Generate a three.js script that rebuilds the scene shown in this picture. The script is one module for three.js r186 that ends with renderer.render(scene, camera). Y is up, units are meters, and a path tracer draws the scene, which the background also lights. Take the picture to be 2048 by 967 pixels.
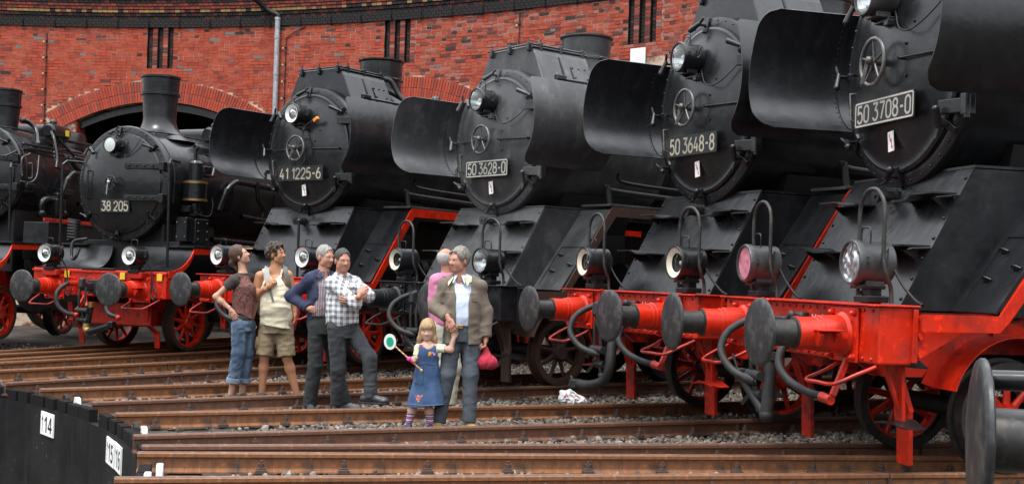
import * as THREE from 'three';
import { RoundedBoxGeometry } from 'three/addons/geometries/RoundedBoxGeometry.js';
import { mergeGeometries, toCreasedNormals } from 'three/addons/utils/BufferGeometryUtils.js';

// ---------------------------------------------------------------- camera, sky, sun, exposure
const W = 1024, H = 483;
const scene = new THREE.Scene();
const camera = new THREE.PerspectiveCamera(22.52, W / H, 0.1, 400);
camera.position.set(0, 1.394, 0);
camera.rotation.z = 0.0331;
camera.setViewOffset(2048, 967, 0, -69, 2048, 967);
const renderer = new THREE.WebGLRenderer({ antialias: true });
renderer.setSize(W, H);
renderer.toneMapping = THREE.LinearToneMapping;
renderer.toneMappingExposure = 2.25;
renderer.shadowMap.enabled = true;

let seed = 12345;
const rnd = () => { seed = (seed * 1664525 + 1013904223) >>> 0; return seed / 4294967296; };
const rr = (a, b) => a + (b - a) * rnd();

// periodic value noise
const PERM = new Uint16Array(512);
{ const p = [...Array(256).keys()]; for (let i = 255; i > 0; i--) { const j = Math.floor(rnd() * (i + 1)); [p[i], p[j]] = [p[j], p[i]]; } for (let i = 0; i < 512; i++) PERM[i] = p[i & 255]; }
const hsh = (x, y) => PERM[(PERM[x & 255] + y) & 255] / 255;
function vnoise(x, y, per) {
  const xi = Math.floor(x), yi = Math.floor(y), fx = x - xi, fy = y - yi;
  const sx = fx * fx * (3 - 2 * fx), sy = fy * fy * (3 - 2 * fy);
  const m = (v) => ((v % per) + per) % per;
  const a = hsh(m(xi), m(yi)), b = hsh(m(xi + 1), m(yi)), c = hsh(m(xi), m(yi + 1)), d = hsh(m(xi + 1), m(yi + 1));
  return a + (b - a) * sx + (c - a) * sy + (a - b - c + d) * sx * sy;
}
function fbm(u, v, f, oct = 4) { let s = 0, a = 0.5, n = 0; for (let i = 0; i < oct; i++) { s += a * vnoise(u * f, v * f, f); n += a; a *= 0.55; f *= 2; } return s / n; }
function noise3(x, y, z) { return vnoise(x + z * 0.71, y - z * 0.37, 256) * 0.5 + vnoise(z + y * 0.53, x - y * 0.29, 256) * 0.5; }

{ // overcast sky: bright, even cloud with slow mottling; grey-brown yard below the horizon
  const w = 256, h = 128, d = new Float32Array(w * h * 4);
  for (let j = 0; j < h; j++) for (let i = 0; i < w; i++) {
    const el = (j + 0.5) / h * 180 - 90, k = (j * w + i) * 4;
    let c;
    if (el > 0) {
      const s = Math.sin(el * Math.PI / 180), n = 0.8 + 0.4 * fbm(i / w, j / h, 6, 4);
      const L = (0.42 + 1.05 * s) * n;
      c = [L * 0.96, L * 1.0, L * 1.06];
    } else c = [0.12, 0.11, 0.1];
    d[k] = c[0]; d[k + 1] = c[1]; d[k + 2] = c[2]; d[k + 3] = 1;
  }
  const t = new THREE.DataTexture(d, w, h, THREE.RGBAFormat, THREE.FloatType);
  t.mapping = THREE.EquirectangularReflectionMapping; t.magFilter = THREE.LinearFilter; t.minFilter = THREE.LinearFilter; t.needsUpdate = true;
  scene.background = t; scene.environment = t;
}
const sun = new THREE.DirectionalLight(new THREE.Color(1, 0.95, 0.88), 1.15);
sun.position.set(-9, 42, -1); sun.target.position.set(0, 0, -16);
sun.castShadow = true; sun.shadow.radius = 25; sun.shadow.mapSize.set(2048, 2048);
Object.assign(sun.shadow.camera, { left: -25, right: 25, top: 25, bottom: -25, near: 1, far: 90 });
scene.add(sun, sun.target);

// ---------------------------------------------------------------- helpers
const V = (x, y, z) => new THREE.Vector3(x, y, z);
const R = (d) => d * Math.PI / 180;
const used = {};
function numbered(n) { if (used[n] === undefined) { used[n] = 0; return n; } used[n]++; return n + '_' + String(used[n]).padStart(3, '0'); }
function tag(o, label, category, group) { o.userData.label = label; if (category) o.userData.category = category; if (group) o.userData.group = group; return o; }
function thing(name, label, category, group, pos = [0, 0, 0], turn = 0) {
  const o = new THREE.Group(); o.name = numbered(name); scene.add(o); o.position.set(...pos); o.rotation.y = turn; return tag(o, label, category, group);
}
function structure(o) { o.userData.kind = 'structure'; return o; }
function lit(m) { m.castShadow = true; m.receiveShadow = true; return m; }
function boxUV(g) {
  const p = g.attributes.position, n = p.count, uv = new Float32Array(n * 2);
  const a = V(), b = V(), c = V();
  for (let i = 0; i < n; i += 3) {
    a.fromBufferAttribute(p, i); b.fromBufferAttribute(p, i + 1); c.fromBufferAttribute(p, i + 2);
    const N = V().subVectors(b, a).cross(V().subVectors(c, a)); const x = Math.abs(N.x), y = Math.abs(N.y), z = Math.abs(N.z);
    const pts = [a, b, c];
    for (let k = 0; k < 3; k++) {
      const q = pts[k]; let u, v;
      if (y >= x && y >= z) { u = q.x; v = q.z; } else if (x >= z) { u = q.z; v = q.y; } else { u = q.x; v = q.y; }
      uv[(i + k) * 2] = u; uv[(i + k) * 2 + 1] = v;
    }
  }
  g.setAttribute('uv', new THREE.BufferAttribute(uv, 2)); return g;
}
const UP = V(0, 1, 0);
class B {
  constructor(warp) { this.l = []; this.warp = warp; }
  add(g, m) { if (g.index) g = g.toNonIndexed(); for (const k of Object.keys(g.attributes)) if (k !== 'position' && k !== 'normal') g.deleteAttribute(k); if (m) g.applyMatrix4(m); this.l.push(g); return this; }
  box(x, y, z, sx, sy, sz, r = 0, rot) {
    const g = r > 0 ? new RoundedBoxGeometry(sx, sy, sz, 2, Math.min(r, sx / 2.01, sy / 2.01, sz / 2.01)) : new THREE.BoxGeometry(sx, sy, sz);
    const m = new THREE.Matrix4(); if (rot) m.makeRotationFromEuler(new THREE.Euler(...rot)); m.setPosition(x, y, z); return this.add(g, m);
  }
  frame(p, q) { const a = V(...p), b = V(...q), d = V().subVectors(b, a), L = d.length(); d.normalize(); const m = new THREE.Matrix4().makeRotationFromQuaternion(new THREE.Quaternion().setFromUnitVectors(UP, d)); m.setPosition(a.add(b).multiplyScalar(0.5)); return [m, L]; }
  bar(p, q, w, t, r = 0) { // box from p to q; w along x-ish, t along z-ish of the turned frame
    const [m, L] = this.frame(p, q); return this.add(r > 0 ? new RoundedBoxGeometry(w, L, t, 1, r) : new THREE.BoxGeometry(w, L, t), m);
  }
  cyl(p, q, r1, r2 = r1, seg = 18, open = false) { const [m, L] = this.frame(p, q); return this.add(new THREE.CylinderGeometry(r2, r1, L, seg, 1, open), m); }
  tube(pts, r, n = 0, rad = 8, closed = false) { const c = new THREE.CatmullRomCurve3(pts.map((p) => V(...p)), closed, 'catmullrom', 0.5); return this.add(new THREE.TubeGeometry(c, n || pts.length * 6, r, rad, closed)); }
  path(pts, r, rad = 8) { for (let i = 0; i < pts.length - 1; i++) this.cyl(pts[i], pts[i + 1], r, r, rad); for (let i = 1; i < pts.length - 1; i++) this.ball(pts[i], r * 1.02, rad); return this; }
  ball(p, r, s = 10, sc) { const g = new THREE.SphereGeometry(r, s, Math.max(6, s * 0.7 | 0)); if (sc) g.scale(...sc); return this.add(g, new THREE.Matrix4().makeTranslation(...p)); }
  torus(p, r, t, dir = [1, 0, 0], seg = 40, ts = 8, arc = Math.PI * 2) { const m = new THREE.Matrix4().makeRotationFromQuaternion(new THREE.Quaternion().setFromUnitVectors(V(0, 0, 1), V(...dir).normalize())); m.setPosition(...p); return this.add(new THREE.TorusGeometry(r, t, ts, seg, arc), m); }
  latheX(prof, p, seg = 48, crease = 0.6) { // profile of [radius, x]
    let g = new THREE.LatheGeometry(prof.map(([r, x]) => new THREE.Vector2(Math.max(r, 1e-4), x)), seg); g.rotateZ(-Math.PI / 2); g = toCreasedNormals(g, crease); return this.add(g, new THREE.Matrix4().makeTranslation(...p));
  }
  latheY(prof, p, seg = 40, crease = 0.6) { let g = new THREE.LatheGeometry(prof.map(([r, y]) => new THREE.Vector2(Math.max(r, 1e-4), y)), seg); g = toCreasedNormals(g, crease); return this.add(g, new THREE.Matrix4().makeTranslation(...p)); }
  poly(pts, depth, m, bevel = 0) { // polygon in xy extruded along z by depth
    const s = new THREE.Shape(pts.map(([x, y]) => new THREE.Vector2(x, y)));
    const g = new THREE.ExtrudeGeometry(s, { depth, bevelEnabled: bevel > 0, bevelSize: bevel, bevelThickness: bevel, bevelSegments: 1 }); return this.add(g, m);
  }
  quadSheet(f, nu, nv, th, dirf) { // thick sheet from f(u,v) -> Vector3
    const P = [], N = [];
    for (let i = 0; i <= nu; i++) for (let j = 0; j <= nv; j++) {
      const u = i / nu, v = j / nv, e = 1e-3, p = f(u, v), pu = f(Math.min(1, u + e), v).sub(f(Math.max(0, u - e), v)), pv = f(u, Math.min(1, v + e)).sub(f(u, Math.max(0, v - e)));
      P.push(p); N.push(pu.cross(pv).normalize());
    }
    const pos = [], idx = [], K = nv + 1, M = P.length;
    for (let i = 0; i < M; i++) { pos.push(...P[i].clone().addScaledVector(N[i], th / 2).toArray()); }
    for (let i = 0; i < M; i++) { pos.push(...P[i].clone().addScaledVector(N[i], -th / 2).toArray()); }
    for (let i = 0; i < nu; i++) for (let j = 0; j < nv; j++) { const a = i * K + j, b = a + K, c = b + 1, d = a + 1; idx.push(a, b, c, a, c, d, M + a, M + c, M + b, M + a, M + d, M + c); }
    const rim = (a, b) => idx.push(a, M + a, M + b, a, M + b, b);
    for (let i = 0; i < nu; i++) { rim(i * K, (i + 1) * K); rim((i + 1) * K + nv, i * K + nv); }
    for (let j = 0; j < nv; j++) { rim(j + 1, j); rim(nu * K + j, nu * K + j + 1); }
    let g = new THREE.BufferGeometry(); g.setAttribute('position', new THREE.Float32BufferAttribute(pos, 3)); g.setIndex(idx); g = toCreasedNormals(g, 0.7); return this.add(g);
  }
  geo() { const g = mergeGeometries(this.l); if (this.warp) { const p = g.attributes.position; for (let i = 0; i < p.count; i++) { const y = p.getY(i); if (y > 1.3) p.setY(i, y + (y - 1.3) * this.warp); } } return boxUV(g); }
  mesh(name, mat, parent, label) { const m = lit(new THREE.Mesh(this.geo(), mat)); m.name = name; if (parent) parent.add(m); if (label) m.userData.label = label; return m; }
}
// textures ---------------------------------------------------------
function tex(n, f, srgb = false) {
  const d = new Uint8Array(n * n * 4);
  for (let j = 0; j < n; j++) for (let i = 0; i < n; i++) { const c = f(i / n, j / n), k = (j * n + i) * 4; for (let q = 0; q < 3; q++) d[k + q] = Math.max(0, Math.min(255, Math.round(c[q] * 255))); d[k + 3] = 255; }
  const t = new THREE.DataTexture(d, n, n); t.wrapS = t.wrapT = THREE.RepeatWrapping; t.magFilter = THREE.LinearFilter; t.minFilter = THREE.LinearMipmapLinearFilter; t.generateMipmaps = true; if (srgb) t.colorSpace = THREE.SRGBColorSpace; t.needsUpdate = true; return t;
}
const repCache = new Map();
function rep(t, metres) { const key = t.uuid + '|' + metres.toFixed(3); if (repCache.has(key)) return repCache.get(key); const c = t.clone(); repCache.set(key, c); c.repeat.set(1 / metres, 1 / metres); c.needsUpdate = true; return c; }
const s2l = (c) => c <= 0.04045 ? c / 12.92 : Math.pow((c + 0.055) / 1.055, 2.4);
const l2s = (c) => c <= 0.0031308 ? c * 12.92 : 1.055 * Math.pow(c, 1 / 2.4) - 0.055;
const lin = (a) => a.map(l2s);
const mix = (a, b, t) => a.map((v, i) => v + (b[i] - v) * t);
const sst = (a, b, x) => { const t = Math.max(0, Math.min(1, (x - a) / (b - a))); return t * t * (3 - 2 * t); };
// linear colour noise map: f(u,v) returns linear rgb
const ctex = (n, f) => tex(n, (u, v) => lin(f(u, v)), true);
const gtex = (n, f) => tex(n, (u, v) => { const q = f(u, v); return [q, q, q]; });
const std = (o) => { const m = new THREE.MeshStandardMaterial(o); return m; };
const lc = (r, g, b) => new THREE.Color().setRGB(r, g, b);

const RG = gtex(256, (u, v) => 0.55 + 0.34 * fbm(u, v, 7, 4));
const BG = gtex(256, (u, v) => fbm(u, v, 4, 3));
// dusty black locomotive paint, several states
function paint(base, dust, dustAmt, rough, metres, opt = {}) {
  const c = ctex(opt.n || 384, (u, v) => { const n = fbm(u, v, 5, 5), s = fbm(u * 1, v, 16, 3), st = fbm(u, v * 0.25, 24, 2); let k = sst(0.45, 0.78, n) * dustAmt + sst(0.5, 0.8, st) * dustAmt * 0.35; const q = mix(base, dust, k); const sp = s > 0.74 ? 1.35 : 1; return q.map((x) => x * (0.82 + 0.36 * s) * sp); });
  return std({ map: rep(c, metres), roughnessMap: rep(RG, 1.1), roughness: rough / 0.72, metalness: opt.metal || 0, bumpMap: rep(BG, metres > 0.7 ? 0.45 : 0.2), bumpScale: opt.bump ?? 0.002 });
}
const M = {};
M.black = paint([0.0085, 0.009, 0.0105], [0.027, 0.028, 0.030], 0.4, 0.29, 1.3);
M.blackClean = paint([0.007, 0.0075, 0.0085], [0.022, 0.022, 0.023], 0.4, 0.25, 1.1);
M.sootMatte = new THREE.MeshPhysicalMaterial({ color: lc(0.012, 0.0105, 0.0105), roughness: 0.95, specularIntensity: 0.2 });
M.soot = paint([0.005, 0.005, 0.0055], [0.014, 0.013, 0.012], 0.4, 0.6, 1.5);
M.dusty = paint([0.038, 0.039, 0.041], [0.10, 0.10, 0.098], 0.5, 0.36, 1.6);
M.rubber = paint([0.011, 0.011, 0.012], [0.034, 0.032, 0.03], 0.45, 0.62, 0.4, { bump: 0.0008 });
M.steelGrey = paint([0.032, 0.032, 0.031], [0.09, 0.078, 0.064], 0.5, 0.45, 0.35, { metal: 0.35, bump: 0.0006 });
M.bufferSteel = paint([0.03, 0.03, 0.032], [0.11, 0.105, 0.10], 0.6, 0.4, 0.3, { metal: 0.3, bump: 0.0006 });
M.bright = std({ color: lc(0.45, 0.44, 0.42), metalness: 0.9, roughness: 0.35 });
M.worn = paint([0.11, 0.11, 0.108], [0.25, 0.24, 0.22], 0.5, 0.4, 0.3, { metal: 0.6, bump: 0.0004 });
M.red = paint([0.50, 0.017, 0.004], [0.11, 0.012, 0.008], 0.75, 0.38, 0.9, { bump: 0.0012 });
M.redClean = paint([0.60, 0.021, 0.004], [0.22, 0.015, 0.007], 0.6, 0.33, 0.8, { bump: 0.001 });
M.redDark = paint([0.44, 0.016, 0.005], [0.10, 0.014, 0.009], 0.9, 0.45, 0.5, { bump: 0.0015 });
M.redFaded = paint([0.34, 0.022, 0.016], [0.12, 0.02, 0.016], 0.8, 0.5, 0.5, { bump: 0.0015 });
M.brownRust = paint([0.06, 0.028, 0.018], [0.035, 0.03, 0.027], 0.7, 0.65, 0.6);
M.rust = paint([0.225, 0.092, 0.036], [0.085, 0.045, 0.028], 0.95, 0.6, 0.55, { bump: 0.0012 });
M.rustMid = paint([0.15, 0.066, 0.036], [0.08, 0.044, 0.03], 0.9, 0.64, 0.55, { bump: 0.0012 });
M.rustDark = paint([0.10, 0.05, 0.032], [0.05, 0.032, 0.025], 0.9, 0.75, 0.5, { bump: 0.0012 });
M.bolt = paint([0.075, 0.042, 0.03], [0.04, 0.028, 0.024], 0.8, 0.7, 0.2, { bump: 0.0008 });
M.railHead = paint([0.26, 0.155, 0.11], [0.42, 0.33, 0.26], 0.8, 0.36, 0.7, { metal: 0.4, bump: 0.0004 });
M.brass = std({ color: lc(0.34, 0.22, 0.08), metalness: 0.8, roughness: 0.4 });
M.white = std({ color: lc(0.78, 0.78, 0.76), roughness: 0.5 });
M.cream = std({ color: lc(0.62, 0.56, 0.44), roughness: 0.55 });
M.plaster = std({ color: lc(0.36, 0.31, 0.17), roughness: 0.9 });
M.boiler = paint([0.008, 0.008, 0.009], [0.028, 0.028, 0.029], 0.5, 0.56, 1.4);
M.yellow = std({ color: lc(0.75, 0.48, 0.03), roughness: 0.45 });
M.orange = std({ color: lc(0.72, 0.25, 0.02), roughness: 0.5 });
M.glass = new THREE.MeshPhysicalMaterial({ color: lc(0.92, 0.95, 0.95), roughness: 0.04, transmission: 1, thickness: 0, ior: 1.5 });
M.mirror = std({ color: lc(0.8, 0.8, 0.78), metalness: 1, roughness: 0.12 });
M.pink = std({ color: lc(0.50, 0.17, 0.22), roughness: 0.6 });
M.zinc = paint([0.36, 0.38, 0.39], [0.26, 0.27, 0.28], 0.6, 0.5, 0.6, { metal: 0.3, bump: 0.0005 });
M.wood = paint([0.03, 0.024, 0.02], [0.07, 0.058, 0.047], 0.7, 0.85, 0.5);
function canvasTex(w, h, draw) { const c = document.createElement('canvas'); c.width = w; c.height = h; draw(c.getContext('2d'), w, h); const t = new THREE.CanvasTexture(c); t.colorSpace = THREE.SRGBColorSpace; t.magFilter = THREE.LinearFilter; return t; }
function print(w, h, draw, rough = 0.5) { return std({ map: canvasTex(w, h, draw), roughness: rough }); }
// a thin printed plate whose front (+x) carries the print
function plate(name, mat, parent, sx, sy, m, label, edge) {
  const g = new THREE.PlaneGeometry(sx, sy); g.rotateY(Math.PI / 2); if (m) g.applyMatrix4(m); const o = lit(new THREE.Mesh(g, mat)); o.name = name; parent.add(o); if (label) o.userData.label = label; return o;
}
// ---------------------------------------------------------------- the yard: turntable centre, tracks on rays from it
const CX = -12.353, CZ = 6.314; // centre of the turntable, CZ is depth (world z = -depth)
const pol = (deg, r, y = 0) => V(CX + r * Math.sin(R(deg)), y, -(CZ + r * Math.cos(R(deg))));
const PIT = 10.0, WALL = 23.06;

// ground sheet with the round pit cut out
{
  const P = [], I = [], nr = 60, na = 240, r0 = PIT + 0.28;
  for (let i = 0; i <= nr; i++) { const r = i === 0 ? r0 : r0 + Math.pow(i / nr, 2.2) * 230; for (let j = 0; j <= na; j++) { const a = j / na * 360, p = pol(a, r); const n = r < 40 ? 0.05 * (noise3(p.x * 1.3 + 50, 3, p.z * 1.3 + 50) - 0.5) : 0; P.push(p.x, -0.185 + n, p.z); } }
  for (let i = 0; i < nr; i++) for (let j = 0; j < na; j++) { const a = i * (na + 1) + j, b = a + na + 1; I.push(a, a + 1, b, a + 1, b + 1, b); }
  let g = new THREE.BufferGeometry(); g.setAttribute('position', new THREE.Float32BufferAttribute(P, 3)); g.setIndex(I); g.computeVertexNormals(); g = boxUV(g.toNonIndexed());
  const c = ctex(512, (u, v) => { const n = fbm(u, v, 6, 5), s = fbm(u, v, 60, 2); return mix([0.022, 0.017, 0.013], [0.07, 0.057, 0.045], sst(0.35, 0.75, n)).map((x) => x * (0.55 + 0.9 * s)); });
  const m = std({ map: rep(c, 2.2), roughness: 0.95, bumpMap: rep(gtex(256, (u, v) => fbm(u, v, 24, 3)), 0.6), bumpScale: 0.02, side: THREE.DoubleSide });
  const o = lit(new THREE.Mesh(g, m)); o.name = 'ground'; scene.add(structure(o)); o.userData.label = 'dark oily ground of the engine yard between the rails';
}
// ballast stones, one object
{
  const base = new THREE.IcosahedronGeometry(1, 0), p = base.attributes.position; const mv = {};
  for (let i = 0; i < p.count; i++) { const k = [p.getX(i), p.getY(i), p.getZ(i)].map((q) => q.toFixed(2)).join(); if (!mv[k]) mv[k] = rr(0.72, 1.25); p.setXYZ(i, p.getX(i) * mv[k], p.getY(i) * mv[k] * 0.75, p.getZ(i) * mv[k]); }
  base.computeVertexNormals();
  const N = 52000, im = new THREE.InstancedMesh(base, std({ color: 0xffffff, roughness: 0.9, bumpMap: rep(BG, 1), bumpScale: 0.003 }), N);
  const m = new THREE.Matrix4(), q = new THREE.Quaternion(), cols = [[0.33, 0.29, 0.245], [0.22, 0.195, 0.17], [0.42, 0.36, 0.29], [0.30, 0.215, 0.155], [0.15, 0.135, 0.125], [0.46, 0.41, 0.345]];
  let k = 0, tries = 0;
  while (k < N && tries < N * 6) {
    tries++;
    const z = -rr(8.2, 22.5) , x = rr(-0.46, 0.46) * -z; const dx = x - CX, dz = -z - CZ, r = Math.hypot(dx, dz), th = Math.atan2(dx, dz) * 180 / Math.PI;
    if (r < PIT + 0.55) continue;
    // the paths near the pit are swept dark, the stones thicken outwards and to the right
    const n = noise3(x * 0.9 + 20, 1.7, z * 0.9 + 9);
    const dens = sst(PIT + 0.5, PIT + 3.2, r + (n - 0.5) * 2.2) * sst(30, 48, th + (n - 0.5) * 18);
    if (rnd() > 0.12 + 0.88 * dens) continue;
    const s = rr(0.013, 0.034) * (rnd() < 0.1 ? 1.35 : 1);
    q.setFromEuler(new THREE.Euler(rr(0, 6), rr(0, 6), rr(0, 6)));
    m.compose(V(x, -0.165 + rr(-0.012, 0.022), z), q, V(s * rr(0.8, 1.3), s, s * rr(0.8, 1.3))); im.setMatrixAt(k, m);
    const c = cols[Math.floor(rnd() * cols.length)], t = rr(0.42, 0.85) * (0.62 + 0.3 * noise3(x * 0.7, 8, z * 0.7)); im.setColorAt(k, lc(c[0] * t, c[1] * t, c[2] * t)); k++;
  }
  im.count = k; im.name = 'gravel'; im.userData.kind = 'stuff'; im.userData.label = 'grey brown ballast stones lying between the rails and under the engines'; lit(im); scene.add(im);
}
// turntable pit
{
  const c = ctex(1024, (u, v) => { const n = fbm(u, v, 5, 5), st = fbm(u, v * 0.12, 40, 3), sp = fbm(u, v, 80, 2); let q = mix([0.007, 0.007, 0.0078], [0.018, 0.017, 0.016], sst(0.35, 0.75, n)); q = mix(q, [0.03, 0.02, 0.013], 0.5 * sst(0.6, 0.85, st)); if (sp > 0.9 && n > 0.62) q = [0.24, 0.23, 0.22]; return q; });
  const pm = new THREE.MeshPhysicalMaterial({ specularIntensity: 0.35, map: rep(c, 2.4), roughness: 0.62, bumpMap: rep(gtex(256, (u, v) => fbm(u, v, 6, 5)), 1.2), bumpScale: 0.006, side: THREE.DoubleSide });
  const b = new B();
  b.quadSheet((u, v) => pol(u * 360, PIT + 0.14, -0.19 - v * 1.5), 200, 3, 0.28);
  const pit = tag(b.mesh('turntable_pit_wall', pm, scene), 'curved black concrete wall of the turntable pit carrying number signs', 'pit wall');
  // uv along the arc
  const p = pit.geometry.attributes.position, uv = pit.geometry.attributes.uv; for (let i = 0; i < p.count; i++) { const a = Math.atan2(p.getX(i) - CX, -p.getZ(i) - CZ); uv.setXY(i, a * PIT, p.getY(i)); }
  const fl = new THREE.RingGeometry(0.01, PIT + 0.2, 96, 4); fl.rotateX(-Math.PI / 2); const f = lit(new THREE.Mesh(boxUV(fl.toNonIndexed()), std({ color: lc(0.06, 0.055, 0.05), roughness: 0.9 }))); f.name = 'pit_floor'; f.position.set(CX, -1.62, -CZ); f.userData.label = 'floor of the turntable pit'; scene.add(structure(f));
  // coping: tarred blocks standing along the rim between the rail ends
  const gaps = [44.6, 48.9, 56.2, 61.0, 68.6, 71.7, 73.9, 79.8, 37.5, 33, 30];
  for (let a = 24; a < 104; a += 2.0) {
    let w = 0.342; if (gaps.some((g) => Math.abs(g - a) < 1.2)) w = 0.24; if (gaps.some((g) => Math.abs(g - a) < 0.55)) continue;
    const q = new B(), P = pol(a + rr(-0.06, 0.06), PIT + 0.05); const h = rr(0.125, 0.145), nx = new THREE.Matrix4().makeRotationY(-R(a));
    q.add(new RoundedBoxGeometry(w, h, 0.09, 1, 0.008), nx.setPosition(P.x, -0.2 + h / 2 + rr(-0.01, 0.008), P.z)); q.mesh('coping_block', M.sootMatte, pit);
  }
  // black and white rail lock pegs on the rim
  const peg = (deg, r, mat, name, label, h, lean) => {
    const t = new B(), P = pol(deg, r); const mm = new THREE.Matrix4().makeRotationY(-R(deg)); mm.setPosition(P.x, -0.115, P.z);
    const e = 0.6; h *= 0.8; t.poly([[-0.085 * e, 0], [0.085 * e, 0], [0.07 * e, h * 0.6 * e], [0.03 * e, h * e], [-0.045 * e, h * e], [-0.08 * e, h * 0.55 * e]], 0.035, mm, 0.006);
    tag(t.mesh(numbered(name), mat, scene), label, 'marker peg');
  };
  peg(48.4, 10.18, M.soot, 'marker_peg', 'small black peg on the pit rim left of the white one above sign 14', 0.16);
  peg(49.9, 10.2, M.white, 'marker_peg', 'small white peg on the pit rim just above sign 14', 0.15);
  peg(63.0, 10.14, M.soot, 'marker_peg', 'small black peg on the pit rim above signs 15 and 16', 0.17);
  peg(64.4, 10.17, M.white, 'marker_peg', 'small white peg on the pit rim above signs 15 and 16', 0.16);
  peg(77.0, 10.18, M.white, 'marker_peg', 'upper of two white pegs in front of the nearest rails', 0.2);
  peg(78.6, 10.12, M.white, 'marker_peg', 'lower of two white pegs beside the nearest rail end', 0.17);
  // number signs
  const sign = (deg, y, txt, label) => {
    const t = new THREE.Group(); t.name = numbered('number_sign'); const P = pol(deg, PIT - 0.012, y); t.position.copy(P); t.rotation.y = -R(deg); t.rotation.z = -0.03; scene.add(t); tag(t, label, 'sign');
    const bb = new B(); bb.add(new RoundedBoxGeometry(0.36, 0.25, 0.012, 2, 0.005)); bb.mesh('backing_plate', M.white, t);
    const g = new THREE.PlaneGeometry(0.35, 0.24); const o = lit(new THREE.Mesh(g, print(256, 176, (c, w, h) => {
      c.fillStyle = '#f2f2f0'; c.fillRect(0, 0, w, h); c.fillStyle = '#15161a'; c.fillRect(34, 40, 9, 116); c.beginPath(); c.moveTo(22, 62); c.lineTo(38.5, 22); c.lineTo(55, 62); c.closePath(); c.fill();
      c.save(); c.translate(68, 152); c.scale(0.86, 1); c.font = 'bold 172px sans-serif'; c.textBaseline = 'alphabetic'; c.fillText(txt, 0, 0); c.restore();
    }))); o.position.z = 0.0095; o.name = 'sign_face'; t.add(o);
  };
  sign(48.15, -0.35, '14', 'white sign numbered 14 with an arrow, alone on the pit wall under the left pegs');
  sign(60.53, -0.352, '15', 'white sign numbered 15, left one of the adjoining pair on the pit wall');
  sign(62.6, -0.356, '16', 'white sign numbered 16, right one of the adjoining pair on the pit wall');
}
// ---------------------------------------------------------------- rails
const railShape = (() => { const s = [[-0.0625, -0.148], [0.0625, -0.148], [0.0625, -0.139], [0.03, -0.128], [0.009, -0.118], [0.008, -0.045], [0.014, -0.038], [0.0335, -0.032], [0.0335, -0.008], [0.027, 0], [-0.027, 0], [-0.0335, -0.008], [-0.0335, -0.032], [-0.014, -0.038], [-0.008, -0.045], [-0.009, -0.118], [-0.03, -0.128], [-0.0625, -0.139]]; return new THREE.Shape(s.map(([x, y]) => new THREE.Vector2(x, y))); })();
const fastGeo = (() => { const b = new B(); b.box(0, -0.152, 0, 0.24, 0.02, 0.2, 0.004); for (const s of [-1, 1]) { b.box(0, -0.128, s * 0.098, 0.085, 0.035, 0.07, 0.006); b.box(0, -0.105, s * 0.1, 0.06, 0.02, 0.05, 0.006); b.cyl([0, -0.1, s * 0.1], [0, -0.065, s * 0.1], 0.026, 0.026, 6); b.cyl([0, -0.065, s * 0.1], [0, -0.042, s * 0.1], 0.012, 0.011, 8); } return b.geo(); })();
const railLines = [];
function rail(A, Bp, label, opt = {}) { // A near the pit, Bp out under the engines: [x, depth]
  const a = V(A[0], 0, -A[1]), b = V(Bp[0], 0, -Bp[1]), d = V().subVectors(b, a), L = d.length(); d.normalize();
  railLines.push([a, b]);
  const t = thing('rail', label, 'rail', null, a.toArray(), Math.atan2(-d.z, d.x)); // local x along the rail
  const g = new THREE.ExtrudeGeometry(railShape, { depth: L, bevelEnabled: false }); g.rotateY(Math.PI / 2);
  const nb = new B(); nb.add(g); const gg = nb.geo(), uv = gg.attributes.uv, p = gg.attributes.position; const off = rr(0, 9);
  for (let i = 0; i < p.count; i++) uv.setXY(i, p.getX(i) + off, p.getY(i) + p.getZ(i) * 0.7);
  const rm = lit(new THREE.Mesh(gg, opt.mat || M.rust)); rm.name = 'rail_bar'; t.add(rm);
  const hb = new B(); hb.box(L / 2, 0.0012, 0, L - 0.004, 0.0024, 0.05, 0); const hd = hb.mesh('running_surface', M.railHead, t);
  if (opt.joint) { const j = new B(); for (const s of [-1, 1]) j.box(opt.joint, -0.08, s * 0.022, 0.03, 0.09, 0.02, 0.004); j.box(opt.joint, -0.018, 0, 0.014, 0.04, 0.074, 0.002); j.mesh('joint', M.rustDark, t); }
  const f = std; for (let x = opt.first ?? 0.35; x < Math.min(L, opt.max ?? 9.5); x += 0.63) { const o = lit(new THREE.Mesh(fastGeo, M.bolt)); o.name = 'fastening'; o.position.set(x + rr(-0.015, 0.015), 0, 0); o.rotation.y = rr(-0.02, 0.02); t.add(o); }
  return t;
}
const ext = (A, Bp, k) => [A[0] + (Bp[0] - A[0]) * k, A[1] + (Bp[1] - A[1]) * k];
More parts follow.
